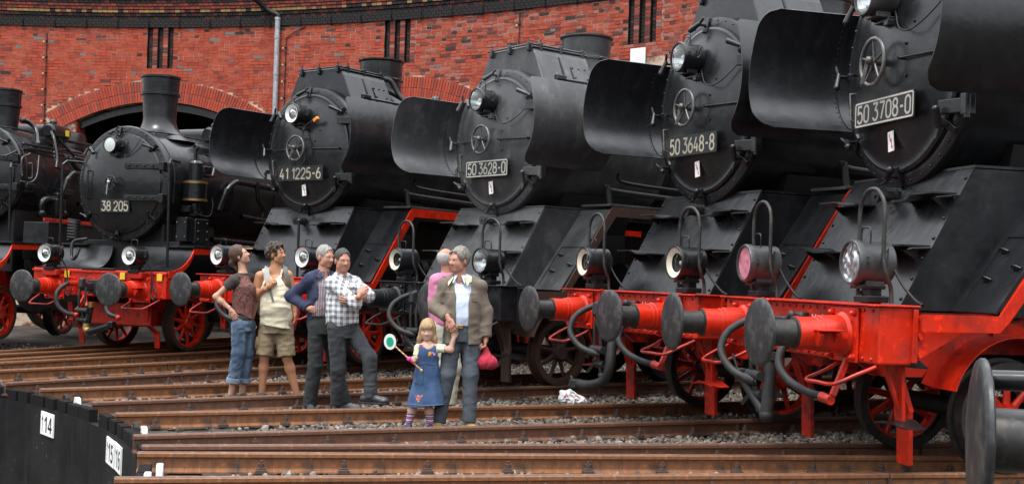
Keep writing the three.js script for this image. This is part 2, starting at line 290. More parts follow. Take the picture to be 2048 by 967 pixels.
const RL = [
  [[-8.6, 16.7], [-6.9, 20.94], 'farthest rail at the left edge under the leftmost engine', { max: 4 }],
  [[-8.4, 16.5], [-6.4, 20.1], 'second farthest rail at the left edge', { max: 4 }],
  [[-8.0, 15.2], [-5.6, 20.33], 'third farthest rail, far rail of the engine numbered 38 205', { max: 5 }],
  [[-7.55, 15.45], [-5.3, 19.4], 'fourth farthest rail, near rail under the engine numbered 38 205', { max: 5, joint: 1.3 }],
  [[-6.9, 14.72], [-3.2, 19.88], 'fifth farthest rail, far rail under the engine numbered 41 1225-6', { joint: 3.4 }],
  [[-5.72, 13.79], [-1.954, 19.186], 'rail behind the woman, near rail under the engine numbered 41 1225-6', { joint: 2.5, mat: M.rustMid }],
  [[-5.12, 13.27], [1.505, 18.438], 'rail ending beside the block row, far rail of the engine numbered 50 3628-0', { joint: 7.2 }],
  [[-4.17, 12.16], [1.75, 16.6], 'rail in front of the woman and the man in shorts', { joint: 6.1, mat: M.rustMid }],
  [[-3.66, 11.33], [3.3, 14.68], 'rail under the raised shoe of the man in the checked shirt', { joint: 6.2 }],
  [[-3.05, 9.91], [4.3, 13.43], 'rail in front of the little girl and the man in the brown jacket', { joint: 6.0, mat: M.rustMid }],
  [[-2.815, 9.37], [5.2, 11.42], 'third nearest rail, far one of the close pair crossing the whole picture', { joint: 6.8, mat: M.rustMid }],
  [[-2.74, 9.02], [5.2, 10.53], 'second nearest rail, near one of the close pair', { joint: 6.2, first: 0.9 }],
  [[-2.55, 7.92], [5.0, 9.70], 'nearest rail along the bottom edge', { joint: 5.6 }],
];
for (const [a, b, l, o] of RL) { const L = Math.hypot(b[0] - a[0], b[1] - a[1]); rail(a, ext(a, b, 13.5 / L), l, o); }
// sleepers as pieces of the track bed
{
  const bed = new B(); bed.box(0, -3, 0, 0.1, 0.1, 0.1); const root = new THREE.Group(); root.name = 'track_bed'; root.userData.kind = 'structure'; root.userData.label = 'worn wooden sleepers half buried under the rails'; scene.add(root);
  for (const [i, j] of [[12, 10], [9, 8], [7, 6], [5, 4], [3, 2]]) {
    const [a0, a1] = railLines[i], [b0, b1] = railLines[j]; const L = a0.distanceTo(a1);
    for (let x = 0.35; x < Math.min(L, 8); x += 0.63) {
      const p = a0.clone().lerp(a1, x / L), q = b0.clone().lerp(b1, x / L), c = p.clone().lerp(q, 0.5), ang = Math.atan2(-(q.z - p.z), q.x - p.x);
      const w = new THREE.Mesh(new RoundedBoxGeometry(p.distanceTo(q) + 0.9, 0.12, 0.25, 1, 0.015), M.wood); boxUVi(w.geometry); w.position.set(c.x, -0.222 + rr(-0.004, 0.004), c.z); w.rotation.y = ang; w.name = 'sleeper'; lit(w); root.add(w);
    }
  }
}
function boxUVi(g) { if (g.index) { const n = g.toNonIndexed(); g.copy(n); g.setIndex(null); } return boxUV(g); }

// ---------------------------------------------------------------- roundhouse wall
{
  const T0 = -6, T1 = 76, course = 0.0715, yTop = 7.06;
  const doors = [9.4, 24.7, 39.8]; const slots = [9.36, 24.61, 39.82];
  const arc = (s) => { const ri = 4.75; return Math.abs(s) < 2.1 ? 0.52 + Math.sqrt(ri * ri - s * s) : null; };
  const doorY = (th) => { for (const d of doors) { const y = arc(R(th - d) * WALL); if (y !== null) return y; } for (let d = 55; d < 80; d += 15.2) { const y = arc(R(th - d) * WALL); if (y !== null) return y; } return null; };
  const b = new B();
  // mortar-faced core with the door openings left out, 0.5 m thick
  const core = (t0, t1, y0f, y1, r0, r1) => {
    const n = Math.max(2, Math.round((t1 - t0) / 0.4)); const P = [], I = [];
    for (let i = 0; i <= n; i++) { const t = t0 + (t1 - t0) * i / n; for (const [r, y] of [[r0, y0f(t)], [r0, y1], [r1, y1], [r1, y0f(t)]]) P.push(...pol(t, r, y).toArray()); }
    for (let i = 0; i < n; i++) for (let k = 0; k < 4; k++) { const a = i * 4 + k, c = i * 4 + (k + 1) % 4, d = a + 4, e = c + 4; I.push(a, d, c, c, d, e); }
    I.push(0, 1, 2, 0, 2, 3); const o = n * 4; I.push(o, o + 2, o + 1, o, o + 3, o + 2);
    const g = new THREE.BufferGeometry(); g.setAttribute('position', new THREE.Float32BufferAttribute(P, 3)); g.setIndex(I); const q = g.toNonIndexed(); q.computeVertexNormals(); b.add(q);
  };
  let run = T0, open = false, t = T0;
  const segs = []; let cur = { t0: T0, door: doorY(T0) !== null };
  for (t = T0; t <= T1; t += 0.05) { const dr = doorY(t) !== null; if (dr !== cur.door) { cur.t1 = t; segs.push(cur); cur = { t0: t, door: dr }; } } cur.t1 = T1; segs.push(cur);
  const cuts = slots.flatMap((s) => [-1, 0, 1].map((k) => [s + (k * 0.262 - 0.06) / WALL * 180 / Math.PI, s + (k * 0.262 + 0.06) / WALL * 180 / Math.PI]));
  const core2 = (t0, t1, f) => { let c = t0; for (const [a, e] of cuts) { if (a > t0 && e < t1) { core(c, a, f, 8.6, WALL - 0.004, WALL + 0.5); core(a, e, f, 6.075, WALL - 0.004, WALL + 0.5); core(a, e, () => 6.075, 8.6, WALL + 0.082, WALL + 0.5); c = e; } } core(c, t1, f, 8.6, WALL - 0.004, WALL + 0.5); };
  for (const s of segs) core2(s.t0, s.t1, (x) => s.door ? (doorY(Math.min(Math.max(x, s.t0 + 0.02), s.t1 - 0.06)) ?? 4.78) + 0.02 : -0.2);
  const mort = std({ map: rep(ctex(512, (u, v) => { const n = fbm(u, v, 8, 4); return mix([0.50, 0.39, 0.29], [0.17, 0.06, 0.04], sst(0.36, 0.66, n)); }), 1.7), roughness: 0.95, side: THREE.DoubleSide });
  const wall = tag(b.mesh('roundhouse_wall', mort, scene), 'curved red brick wall of the roundhouse behind the engines', 'wall');
  // slots: inner dark faces are bricks set 0.1 back; handled in the brick loop
  const tones = [[0.42, 0.062, 0.026], [0.40, 0.056, 0.024], [0.37, 0.050, 0.022], [0.41, 0.075, 0.035], [0.33, 0.043, 0.021], [0.36, 0.12, 0.088], [0.21, 0.042, 0.028], [0.11, 0.03, 0.025], [0.028, 0.021, 0.02], [0.17, 0.15, 0.15], [0.42, 0.27, 0.10], [0.24, 0.05, 0.034]];
  const bt = gtex(256, (u, v) => 0.62 + 0.38 * fbm(u, v, 12, 4));
  const bmap = ctex(256, (u, v) => { const q = 0.72 + 0.42 * fbm(u, v, 9, 4); return [q, q * 0.98, q * 0.96]; });
  const bmat = tones.map((c) => std({ color: lc(...c), map: rep(bmap, 0.33), roughnessMap: bt, roughness: 1, bumpMap: rep(bt, 0.2), bumpScale: 0.003 }));
  const whiteM = std({ color: 0xffffff, map: rep(bmap, 0.33), roughness: 0.85, bumpMap: rep(bt, 0.2), bumpScale: 0.003 });
  const geos = [[0.25, 0.0605], [0.12, 0.0605]].map(([l, h]) => { const bb = new B(); bb.box(0, 0, 0.0, l, h, 0.05, 0.004); return bb.geo(); });
  const geoSmall = [[0.25, 0.0605], [0.12, 0.0605]].map(([l, h]) => { const bb = new B(); bb.box(0, 0, 0.0, l, h, 0.05); return bb.geo(); });
  const list = []; // {th,y,kind,tone,off}
  const pick = (th, y) => {
    const dk = sst(18, 30, th), top = sst(yTop - 0.55, yTop, y), q = rnd(), nz = noise3(th * 0.9 + 40, y * 2.1, 4.2);
    const soot = sst(0.6, 0.8, nz) * 0.4 * (0.2 + dk) + top * 0.26 * (0.6 + 0.4 * dk);
    if (q < soot * 0.55) return rnd() < 0.45 ? 7 : rnd() < 0.5 ? 6 : 8;
    if (q < soot) return 11;
    const w = rnd(); if (w < 0.09 * dk) return rnd() < 0.6 ? 6 : 7; if (w < 0.115 * dk) return 8; if (w < 0.30 * dk) return 5; if (w > 0.985) return 9; if (w > 0.955) return 11; if (w > 0.925) return 6;
    return [0, 0, 1, 1, 2, 3, 0, 4][Math.floor(rnd() * 8)];
  };
  const inSlot = (th) => { for (const s of slots) for (const k of [-1, 0, 1]) { const x = R(th - s) * WALL - k * 0.262; if (Math.abs(x) < 0.07) return true; } return false; };
  const archR = (th, y) => { let best = 1e9; for (const d of [...doors, 55, 70.2]) { const s = R(th - d) * WALL; if (Math.abs(s) < 2.9) best = Math.min(best, Math.hypot(s, y - 0.52)); } return best; };
  const inArch = (th, y, hw) => { for (const d of [...doors, 55, 70.2]) { const s0 = R(th - d) * WALL; if (Math.abs(s0) > 3.2) continue; for (const e of [-1, 0, 1]) { const s = s0 + e * hw, r = Math.hypot(s, y - 0.52), a = Math.abs(Math.atan2(s, y - 0.52)); if (r > 4.7 && r < 5.285 && a < 0.566) return true; if (r <= 4.75 && Math.abs(s) < 2.12) return true; if (r <= 4.75 && e === 0 && a < 0.4) return true; } } return false; };
  let row = 0;
  for (let y = 3.3; y < yTop - 0.03; y += course, row++) {
    const hd = row % 2 === 1, len = hd ? 0.131 : 0.261; const a0 = T0 + (hd ? 0.08 : (row % 4 === 0 ? 0 : 0.32));
    for (let th = a0; th < T1; th += len / WALL * 180 / Math.PI) {
      const yc = y + course / 2; if (inArch(th, yc, hd ? 0.05 : 0.115)) { if (!hd) for (const e of [-1, 1]) { const t2 = th + e * 0.0655 / WALL * 180 / Math.PI; if (!inArch(t2, yc, 0.045)) list.push({ th: t2, y: yc, k: 1, tone: pick(t2, yc), off: rr(-0.002, 0.003) }); } continue; }
      if (yc > 6.06 && inSlotAny(th, hd ? 0.06 : 0.125)) { if (!hd) for (const e of [-1, 1]) { const t2 = th + e * 0.0655 / WALL * 180 / Math.PI; if (!inSlotAny(t2, 0.05)) list.push({ th: t2, y: yc, k: 1, tone: pick(t2, yc), off: rr(-0.002, 0.003) }); } continue; }
      list.push({ th, y: yc, k: hd ? 1 : 0, tone: pick(th, yc), off: rr(-0.003, 0.004) });
    }
    if (y + course / 2 > 6.06) for (const s of slots) { // brickwork in and between the slots
      const D = (m) => s + m / WALL * 180 / Math.PI;
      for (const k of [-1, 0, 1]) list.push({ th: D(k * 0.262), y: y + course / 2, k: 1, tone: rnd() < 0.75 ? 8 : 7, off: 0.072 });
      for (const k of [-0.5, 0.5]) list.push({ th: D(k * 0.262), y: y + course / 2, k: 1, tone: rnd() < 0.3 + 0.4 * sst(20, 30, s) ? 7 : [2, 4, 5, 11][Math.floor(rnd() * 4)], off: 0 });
      for (const e of [-1, 1]) { list.push({ th: D(e * (0.40)), y: y + course / 2, k: 1, tone: pick(D(0.3), yTop - 0.2), off: 0 }); }
    }
  }
  function inSlotAny(th, hw) { for (const s of slots) { const x = Math.abs(R(th - s) * WALL); if (x < 0.46 + hw - 0.065) return true; } return false; }
  // which bricks show: those above the skyline of the engines, largest first
  const sky = [[0, 215], [110, 215], [170, 245], [290, 260], [420, 250], [555, 200], [600, 150], [720, 125], [800, 180], [890, 185], [940, 160], [985, 105], [1060, 95], [1120, 75], [1225, 120], [1330, 125], [1420, 20], [1440, 0]];
  const fpx = 2428.25, cr = Math.cos(0.0331), sr = Math.sin(0.0331);
  const toPx = (p) => { const u = fpx * p.x / -p.z, v = -fpx * (p.y - 1.394) / -p.z; return [1024 + cr * u - sr * v, 552.54 + sr * u + cr * v]; };
  const skyAt = (x) => { for (let i = 0; i < sky.length - 1; i++) if (x >= sky[i][0] && x < sky[i + 1][0]) return sky[i][1] + (sky[i + 1][1] - sky[i][1]) * (x - sky[i][0]) / (sky[i + 1][0] - sky[i][0]); return -1e9; };
  for (const q of list) { const p = pol(q.th, WALL, q.y), [x, y] = toPx(p); q.vis = y < skyAt(x) && y > 0 && x > 0; const f = Math.cos(Math.atan2(p.x, -p.z) - R(q.th)); q.size = q.vis ? (q.k ? 0.12 : 0.25) * 0.06 * Math.abs(f) / (p.z * p.z) : 0; }
  const order = list.slice().sort((a, c) => c.size - a.size); order.forEach((q, i) => q.single = i < 300 && q.size > 0);
  const rest = list.filter((q) => !q.single);
  const mm = new THREE.Matrix4();
  const place = (q, m) => m.makeRotationY(-R(q.th)).setPosition(pol(q.th, WALL + 0.012 + q.off, q.y));
  for (const q of list) if (q.single) { const o = lit(new THREE.Mesh(geos[q.k], bmat[q.tone])); o.name = 'brick'; place(q, mm); o.applyMatrix4(mm); wall.add(o); }
  for (const k of [0, 1]) {
    const sub = rest.filter((q) => q.k === k), im = new THREE.InstancedMesh(geoSmall[k], whiteM, sub.length);
    sub.forEach((q, i) => { place(q, mm); im.setMatrixAt(i, mm); const c = tones[q.tone], t = rr(0.86, 1.12); im.setColorAt(i, lc(c[0] * t, c[1] * t, c[2] * t)); });
    im.name = 'brickwork'; im.userData.kind = 'stuff'; lit(im); wall.add(im);
  }
  // cornice: stepped courses, a flat black band below, a row of yellow headers
  const crows = [[7.062, 0.06, 0.045, 'black'], [7.127, 0.06, 0.045, 'black'], [7.192, 0.06, 0.045, 'black'], [7.257, 0.06, 0.03, 'soot'], [7.327, 0.06, 0.055, 'soot'], [7.40, 0.075, 0.085, 'yellow'], [7.485, 0.06, 0.10, 'mid'], [7.557, 0.06, 0.115, 'mid'], [7.63, 0.06, 0.13, 'soot'], [7.70, 0.06, 0.15, 'soot'], [7.775, 0.06, 0.17, 'soot'], [7.85, 0.06, 0.19, 'soot']];
  const cor = new B(), L = [];
  for (const [y, h, off, kind] of crows) {
    
    const len = 0.131; for (let th = T0 + (y * 7 % 0.3); th < T1; th += len / WALL * 180 / Math.PI) L.push({ th, y: y + h / 2, h, off, tone: kind === 'yellow' ? (rnd() < 0.55 + 0.25 * (th < 24 ? 0 : -1) ? 10 : rnd() < 0.5 ? 11 : 8) : kind === 'mid' ? (rnd() < 0.45 ? 11 : rnd() < 0.5 ? 7 : 2) : kind === 'black' ? 8 : rnd() < 0.7 ? 8 : 7 });
  }
  cor.quadSheet((u, v) => pol(T0 + u * (T1 - T0), WALL - 0.16, 8.05 + v * 0.2), 160, 1, 0.05);
  cor.mesh('eaves_board', M.sootMatte, wall); for (let th = T0 + 1; th < 50; th += 1.95) { const q = new B(), a = pol(th, WALL - 0.05, 7.24).toArray(), c = pol(th, WALL - 0.07, 7.05).toArray(); q.cyl(a, c, 0.014, 0.014, 6); q.box(c[0], c[1], c[2], 0.05, 0.04, 0.05, 0.006); q.mesh('iron_hook', M.sootMatte, wall); }
  { const bb = new B(); bb.box(0, 0, 0, 0.12, 0.06, 0.14); const g = bb.geo(), im = new THREE.InstancedMesh(g, whiteM, L.length);
    L.forEach((q, i) => { mm.makeRotationY(-R(q.th)).setPosition(pol(q.th, WALL + 0.06 - q.off, q.y)); im.setMatrixAt(i, mm); const c = tones[q.tone]; const t = rr(0.7, 1.05) * (q.tone === 8 ? 0.45 : 0.75); im.setColorAt(i, lc(c[0] * t, c[1] * t, c[2] * t)); });
    im.name = 'cornice_brickwork'; im.userData.kind = 'stuff'; lit(im); wall.add(im); }
  // small iron hooks along the band
  for (const s of slots) { const q = new B(); for (const k of [-1, 0, 1]) for (const e of [-1, 1]) { const c = pol(s + (k * 0.262 + e * 0.0625) / WALL * 180 / Math.PI, WALL + 0.035, 6.565), m = new THREE.Matrix4().makeRotationY(-R(s)); m.setPosition(c); q.add(new THREE.BoxGeometry(0.012, 0.97, 0.088), m); } const o = q.mesh('slot_sides', M.sootMatte, wall, 'sooty sides of three narrow upright slots in the brickwork'); o.userData.kind = 'stuff'; }
  // voussoirs: two rings of radial bricks, each brick a part
  for (const [di, d] of doors.entries()) {
    const root = new THREE.Group(); root.name = 'door_arch'; wall.add(root); root.userData.label = ['brick arch over the door behind the engine numbered 38 205', 'brick arch behind the engine numbered 41 1225-6', 'brick arch hidden behind the engine numbered 50 3628-0'][di];
    for (let a = -0.558; a <= 0.558; a += 0.0142) for (const [r0, l] of [[4.765, 0.25], [5.022, 0.25]]) {
      const rad = r0 + l / 2, s = Math.sin(a) * rad, y = 0.52 + Math.cos(a) * rad; const th = d + s / WALL * 180 / Math.PI;
      if (di === 2) continue;
      if (Math.round(a / 0.0142) % 2 === 0 && r0 < 5) { /* half bricks in alternate courses */ }
      const o = lit(new THREE.Mesh(geoArch(), bmat[[0, 1, 2, 4, 2, 1, 11][Math.floor(rnd() * 7)] + (di === 1 && rnd() < 0.4 ? 0 : 0)])); o.name = 'arch_brick';
      const m1 = new THREE.Matrix4().makeRotationZ(-a), m2 = new THREE.Matrix4().makeRotationY(-R(th)); m2.multiply(m1); m2.setPosition(pol(th, WALL + 0.0 + rr(-0.004, 0.004), y)); o.applyMatrix4(m2); root.add(o);
    }
    // timber door frame set back in the opening
    const fr = new B(); fr.quadSheet((u, v) => { const a = -0.46 + 0.92 * u, rad = 4.74 - v * 0.16, s = Math.sin(a) * rad; return pol(d + s / WALL * 180 / Math.PI, WALL + 0.2, 0.52 + Math.cos(a) * rad); }, 28, 1, 0.08); fr.mesh('door_frame', M.black, root); const rv = new B(); for (const e of [-1, 1]) rv.quadSheet((u, v) => pol(d + e * 2.085 / WALL * 180 / Math.PI, WALL + 0.01 + u * 0.48, 2.5 + v * 2.3), 2, 2, 0.03); rv.mesh('reveal', bmat[4], root);
  }
  var _ga; function geoArch() { if (_ga) return _ga; const bb = new B(); bb.box(0, 0, 0, 0.061, 0.246, 0.06, 0.004); return (_ga = bb.geo()); }
  // dark shed interior: roof, back wall, side walls, all with thickness
  const sh = new B();
  sh.quadSheet((u, v) => pol(T0 + u * (T1 - T0), WALL - 0.35 + v * 23, 8.75 - v * 0.6), 40, 2, 0.3);
  sh.quadSheet((u, v) => pol(T0 + u * (T1 - T0), WALL + 22.3, -0.3 + v * 9), 40, 1, 0.4);
  for (const th of [T0, T1]) sh.quadSheet((u, v) => pol(th, WALL + 0.45 + u * 22, -0.3 + v * 9), 2, 2, 0.4);
  tag(sh.mesh('engine_shed', std({ color: lc(0.24, 0.21, 0.18), roughness: 0.95, side: THREE.DoubleSide }), scene), 'dark shed roof and inner walls behind the brick front', 'shed');
  // downpipe, conduits, sign boards on the wall
  {
    const P = pol(16.95, WALL - 0.09), t = thing('downpipe', 'grey zinc rain pipe down the middle of the brick wall', 'pipe');
    const q = new B(); q.cyl([P.x, 3, P.z], [P.x, 7.2, P.z], 0.062, 0.062, 20); q.mesh('pipe', M.zinc, t);
    for (const y of [5.9, 6.75, 7.18]) { const q2 = new B(); q2.cyl([P.x, y, P.z], [P.x, y + 0.06, P.z], 0.07, 0.07, 20); q2.mesh('pipe_collar', M.zinc, t); }
    const e = pol(16.2, WALL - 0.12, 7.45), e2 = pol(15.6, WALL - 0.5, 7.72); const q3 = new B(); q3.tube([[P.x, 7.2, P.z], [P.x, 7.3, P.z], e.toArray(), e2.toArray()], 0.06, 24, 12); q3.mesh('elbow', M.soot, t);
  }
  const conduit = (th, y0, y1, label, isol, bend) => {
    const t = thing('wall_conduit', label, 'conduit', 'thin cables clipped to the brick wall'); t.userData.group = undefined; delete t.userData.group;
    const P = (dy, s = 0) => pol(th + s, WALL - 0.035, dy).toArray(); const q = new B(); q.path([P(y0), P(y1), ...(bend ? [P(y1 + 0.15, 0.5), P(y1 + 0.26, 1.2)] : [])], 0.011, 6); q.mesh('cable', M.soot, t);
    for (let i = 0; i < isol; i++) { const y = y0 + (i + 0.5) * (y1 - y0) / isol, c = new B(); const p = P(y); c.ball(p, 0.03, 8, [1, 0.9, 1]); const p2 = pol(th - 0.18, WALL - 0.02, y - 0.03); c.mesh('clip', M.soot, t); const w = new B(); w.ball(p2.toArray(), 0.03, 7, [1, 1.2, 0.5]); w.mesh('plaster_patch', M.plaster, t); }
  };
  conduit(2.3, 4.6, 6.9, 'thin cable with clips on the bricks near the left edge of the wall', 6);
  conduit(17.45, 4.8, 6.75, 'thin cable with clips on the bricks just right of the rain pipe', 5, true);
  conduit(32.38, 5, 7.0, 'thin cable on the bricks above the engine numbered 50 3628-0', 4);
  const board = (th, y, w, h, label, tilt = 0) => { const q = new B(); q.box(0, 0, 0, w, h, 0.02, 0.004); const o = q.mesh(numbered('wall_board'), M.white, scene); o.position.copy(pol(th, WALL - 0.045, y)); o.rotation.y = -R(th); o.rotation.z = tilt; tag(o, label, 'board'); };
  board(24.86, 5.55, 0.09, 0.75, 'narrow white board on the wall beside the chimney of the engine numbered 41 1225-6');
  board(39.7, 5.78, 0.36, 0.42, 'small white board on the wall above the smoke deflector of the engine numbered 50 3648-8');
}

// unseen trees, added round the yard to darken the low sky that the paint mirrors
{
  const lg = new THREE.IcosahedronGeometry(1, 1), N = 2600, im = new THREE.InstancedMesh(lg, std({ color: 0xffffff, roughness: 0.9 }), N), m = new THREE.Matrix4(), q = new THREE.Quaternion();
  for (let i = 0; i < N; i++) { const a = rr(86, 318), r = rr(44, 54), h = rr(0, 1), s = rr(0.7, 1.7); const p = pol(a, r, h * (5 + 3 * noise3(a * 0.15, 2, 5))); q.setFromEuler(new THREE.Euler(rr(0, 6), rr(0, 6), 0)); m.compose(p, q, V(s, s * 0.8, s)); im.setMatrixAt(i, m); const t = rr(0.6, 1.2); im.setColorAt(i, lc(0.035 * t, 0.055 * t, 0.022 * t)); }
  im.name = 'added_tree_belt'; im.userData.kind = 'stuff'; im.userData.label = 'unseen belt of trees round the yard, added to darken the low sky'; lit(im); scene.add(im);
}
// ---------------------------------------------------------------- locomotives; local x forward (to the turntable), y up, +z the far side
function loco(name, label, deg, D, dy = 0) { const p = pol(deg, D, dy); return thing(name, label, 'steam locomotive', null, p.toArray(), -(Math.PI / 2 + R(deg))); }
// narrow engraver's figures drawn as strokes, each on a 10 by 18 cell
const GL = {
  0: (c) => { c.moveTo(0, 5); c.bezierCurveTo(0, -1.7, 10, -1.7, 10, 5); c.lineTo(10, 13); c.bezierCurveTo(10, 19.7, 0, 19.7, 0, 13); c.closePath(); },
  1: (c) => { c.moveTo(1.5, 4.5); c.lineTo(6, 0); c.lineTo(6, 18); },
  2: (c) => { c.moveTo(0, 5); c.bezierCurveTo(0, -1.7, 10, -1.7, 10, 5); c.bezierCurveTo(10, 9, 3, 13, 0, 18); c.lineTo(10, 18); },
  3: (c) => { c.moveTo(0, 0); c.lineTo(9.5, 0); c.lineTo(4.5, 7); c.bezierCurveTo(12, 6.5, 12, 18, 4.5, 18); c.bezierCurveTo(2, 18, 0.5, 16.5, 0, 14.5); },
  4: (c) => { c.moveTo(5.5, 0); c.lineTo(0, 13); c.lineTo(10, 13); c.moveTo(7.5, 8); c.lineTo(7.5, 18); },
  5: (c) => { c.moveTo(9, 0); c.lineTo(1, 0); c.lineTo(0.5, 8); c.bezierCurveTo(4, 5.2, 10, 6.5, 10, 12.2); c.bezierCurveTo(10, 19.5, 1, 19.7, 0, 14.5); },
  6: (c) => { c.moveTo(7, 0); c.bezierCurveTo(2, 4.5, 0, 9, 0, 12.6); c.bezierCurveTo(0, 19.8, 10, 19.8, 10, 12.6); c.bezierCurveTo(10, 5.6, 0.5, 5.8, 0, 12.6); },
  7: (c) => { c.moveTo(0, 0); c.lineTo(10, 0); c.lineTo(3.5, 18); },
  8: (c) => { c.moveTo(5, 8.2); c.bezierCurveTo(-1, 8, -0.5, 0, 5, 0); c.bezierCurveTo(10.5, 0, 11, 8, 5, 8.2); c.bezierCurveTo(-2, 8.6, -1.5, 18, 5, 18); c.bezierCurveTo(11.5, 18, 12, 8.6, 5, 8.2); },
  '-': (c) => { c.moveTo(1, 9.5); c.lineTo(7, 9.5); },
};
function strokeText(c, txt, x, y, w, h) {
  const adv = (q) => q === ' ' ? 6 : q === '-' ? 11.5 : q === '1' ? 11 : 14.2; let tot = -4.2; for (const q of txt) tot += adv(q); const sx = w / tot, sy = h / 18; c.lineCap = 'butt'; c.lineJoin = 'round'; c.lineWidth = h * 0.15; let u = 0;
  for (const q of txt) { if (GL[q]) { c.save(); c.translate(x + u * sx, y); c.scale(sx, sy); c.beginPath(); GL[q](c); c.restore(); c.stroke(); } u += adv(q); }
}
function numberPlate(parent, warp, txt, x, y, w, h, border, z = 0, tall = 1) {
  const yy = y > 1.3 ? y + (y - 1.3) * warp : y;
  const b = new B(); b.box(x, yy, z, 0.014, h, w, 0.004); const p = b.mesh('number_plate', M.blackClean, parent, 'number plate reading ' + txt);
  const m = new THREE.Matrix4().makeTranslation(x + 0.0095, yy, z);
  // the text runs along -z for a viewer in front
  const mat = print(512, Math.round(512 * h / w), (c, W, H) => {
    c.fillStyle = '#141416'; c.fillRect(0, 0, W, H);
    if (border) { c.strokeStyle = '#b9b6ae'; c.lineWidth = 9; c.beginPath(); c.roundRect ? c.roundRect(7, 7, W - 14, H - 14, 10) : c.rect(7, 7, W - 14, H - 14); c.stroke(); }
    c.strokeStyle = border ? '#a9a69c' : '#a8a28f'; strokeText(c, txt, W * (border ? 0.055 : 0.05), H * (border ? 0.18 : 0.14), W * (border ? 0.89 : 0.9), H * (border ? 0.64 : 0.72));
  }, 0.45);
  const g = new THREE.PlaneGeometry(w - 0.008, h - 0.008); g.rotateY(Math.PI / 2); g.applyMatrix4(m); const o = lit(new THREE.Mesh(g, mat)); o.name = 'lettering'; p.add(o); return p;
}
function boltSign(parent, warp, x, y, z, tilt = 0) {
  const yy = y + (y - 1.3) * warp; const b = new B(); b.box(0, 0, 0, 0.006, 0.17, 0.085, 0.002); const g = b.geo(); const m = new THREE.Matrix4().makeRotationX(tilt).setPosition(x, yy, z); g.applyMatrix4(m); const p = lit(new THREE.Mesh(g, M.white)); p.name = 'warning_sign'; parent.add(p); p.userData.label = 'small white warning sign with a red lightning bolt';
  const q = new THREE.PlaneGeometry(0.082, 0.166); q.rotateY(Math.PI / 2); q.translate(0.0045, 0, 0); q.applyMatrix4(m); const o = lit(new THREE.Mesh(q, print(64, 128, (c, W, H) => { c.fillStyle = '#eceae6'; c.fillRect(0, 0, W, H); c.strokeStyle = '#a01820'; c.fillStyle = '#a01820'; c.lineWidth = 9; c.beginPath(); c.moveTo(18, 16); c.lineTo(30, 62); c.lineTo(40, 52); c.lineTo(46, 104); c.stroke(); c.beginPath(); c.moveTo(34, 96); c.lineTo(56, 96); c.lineTo(48, 120); c.closePath(); c.fill(); }))); o.name = 'lightning_bolt'; p.add(o);
}
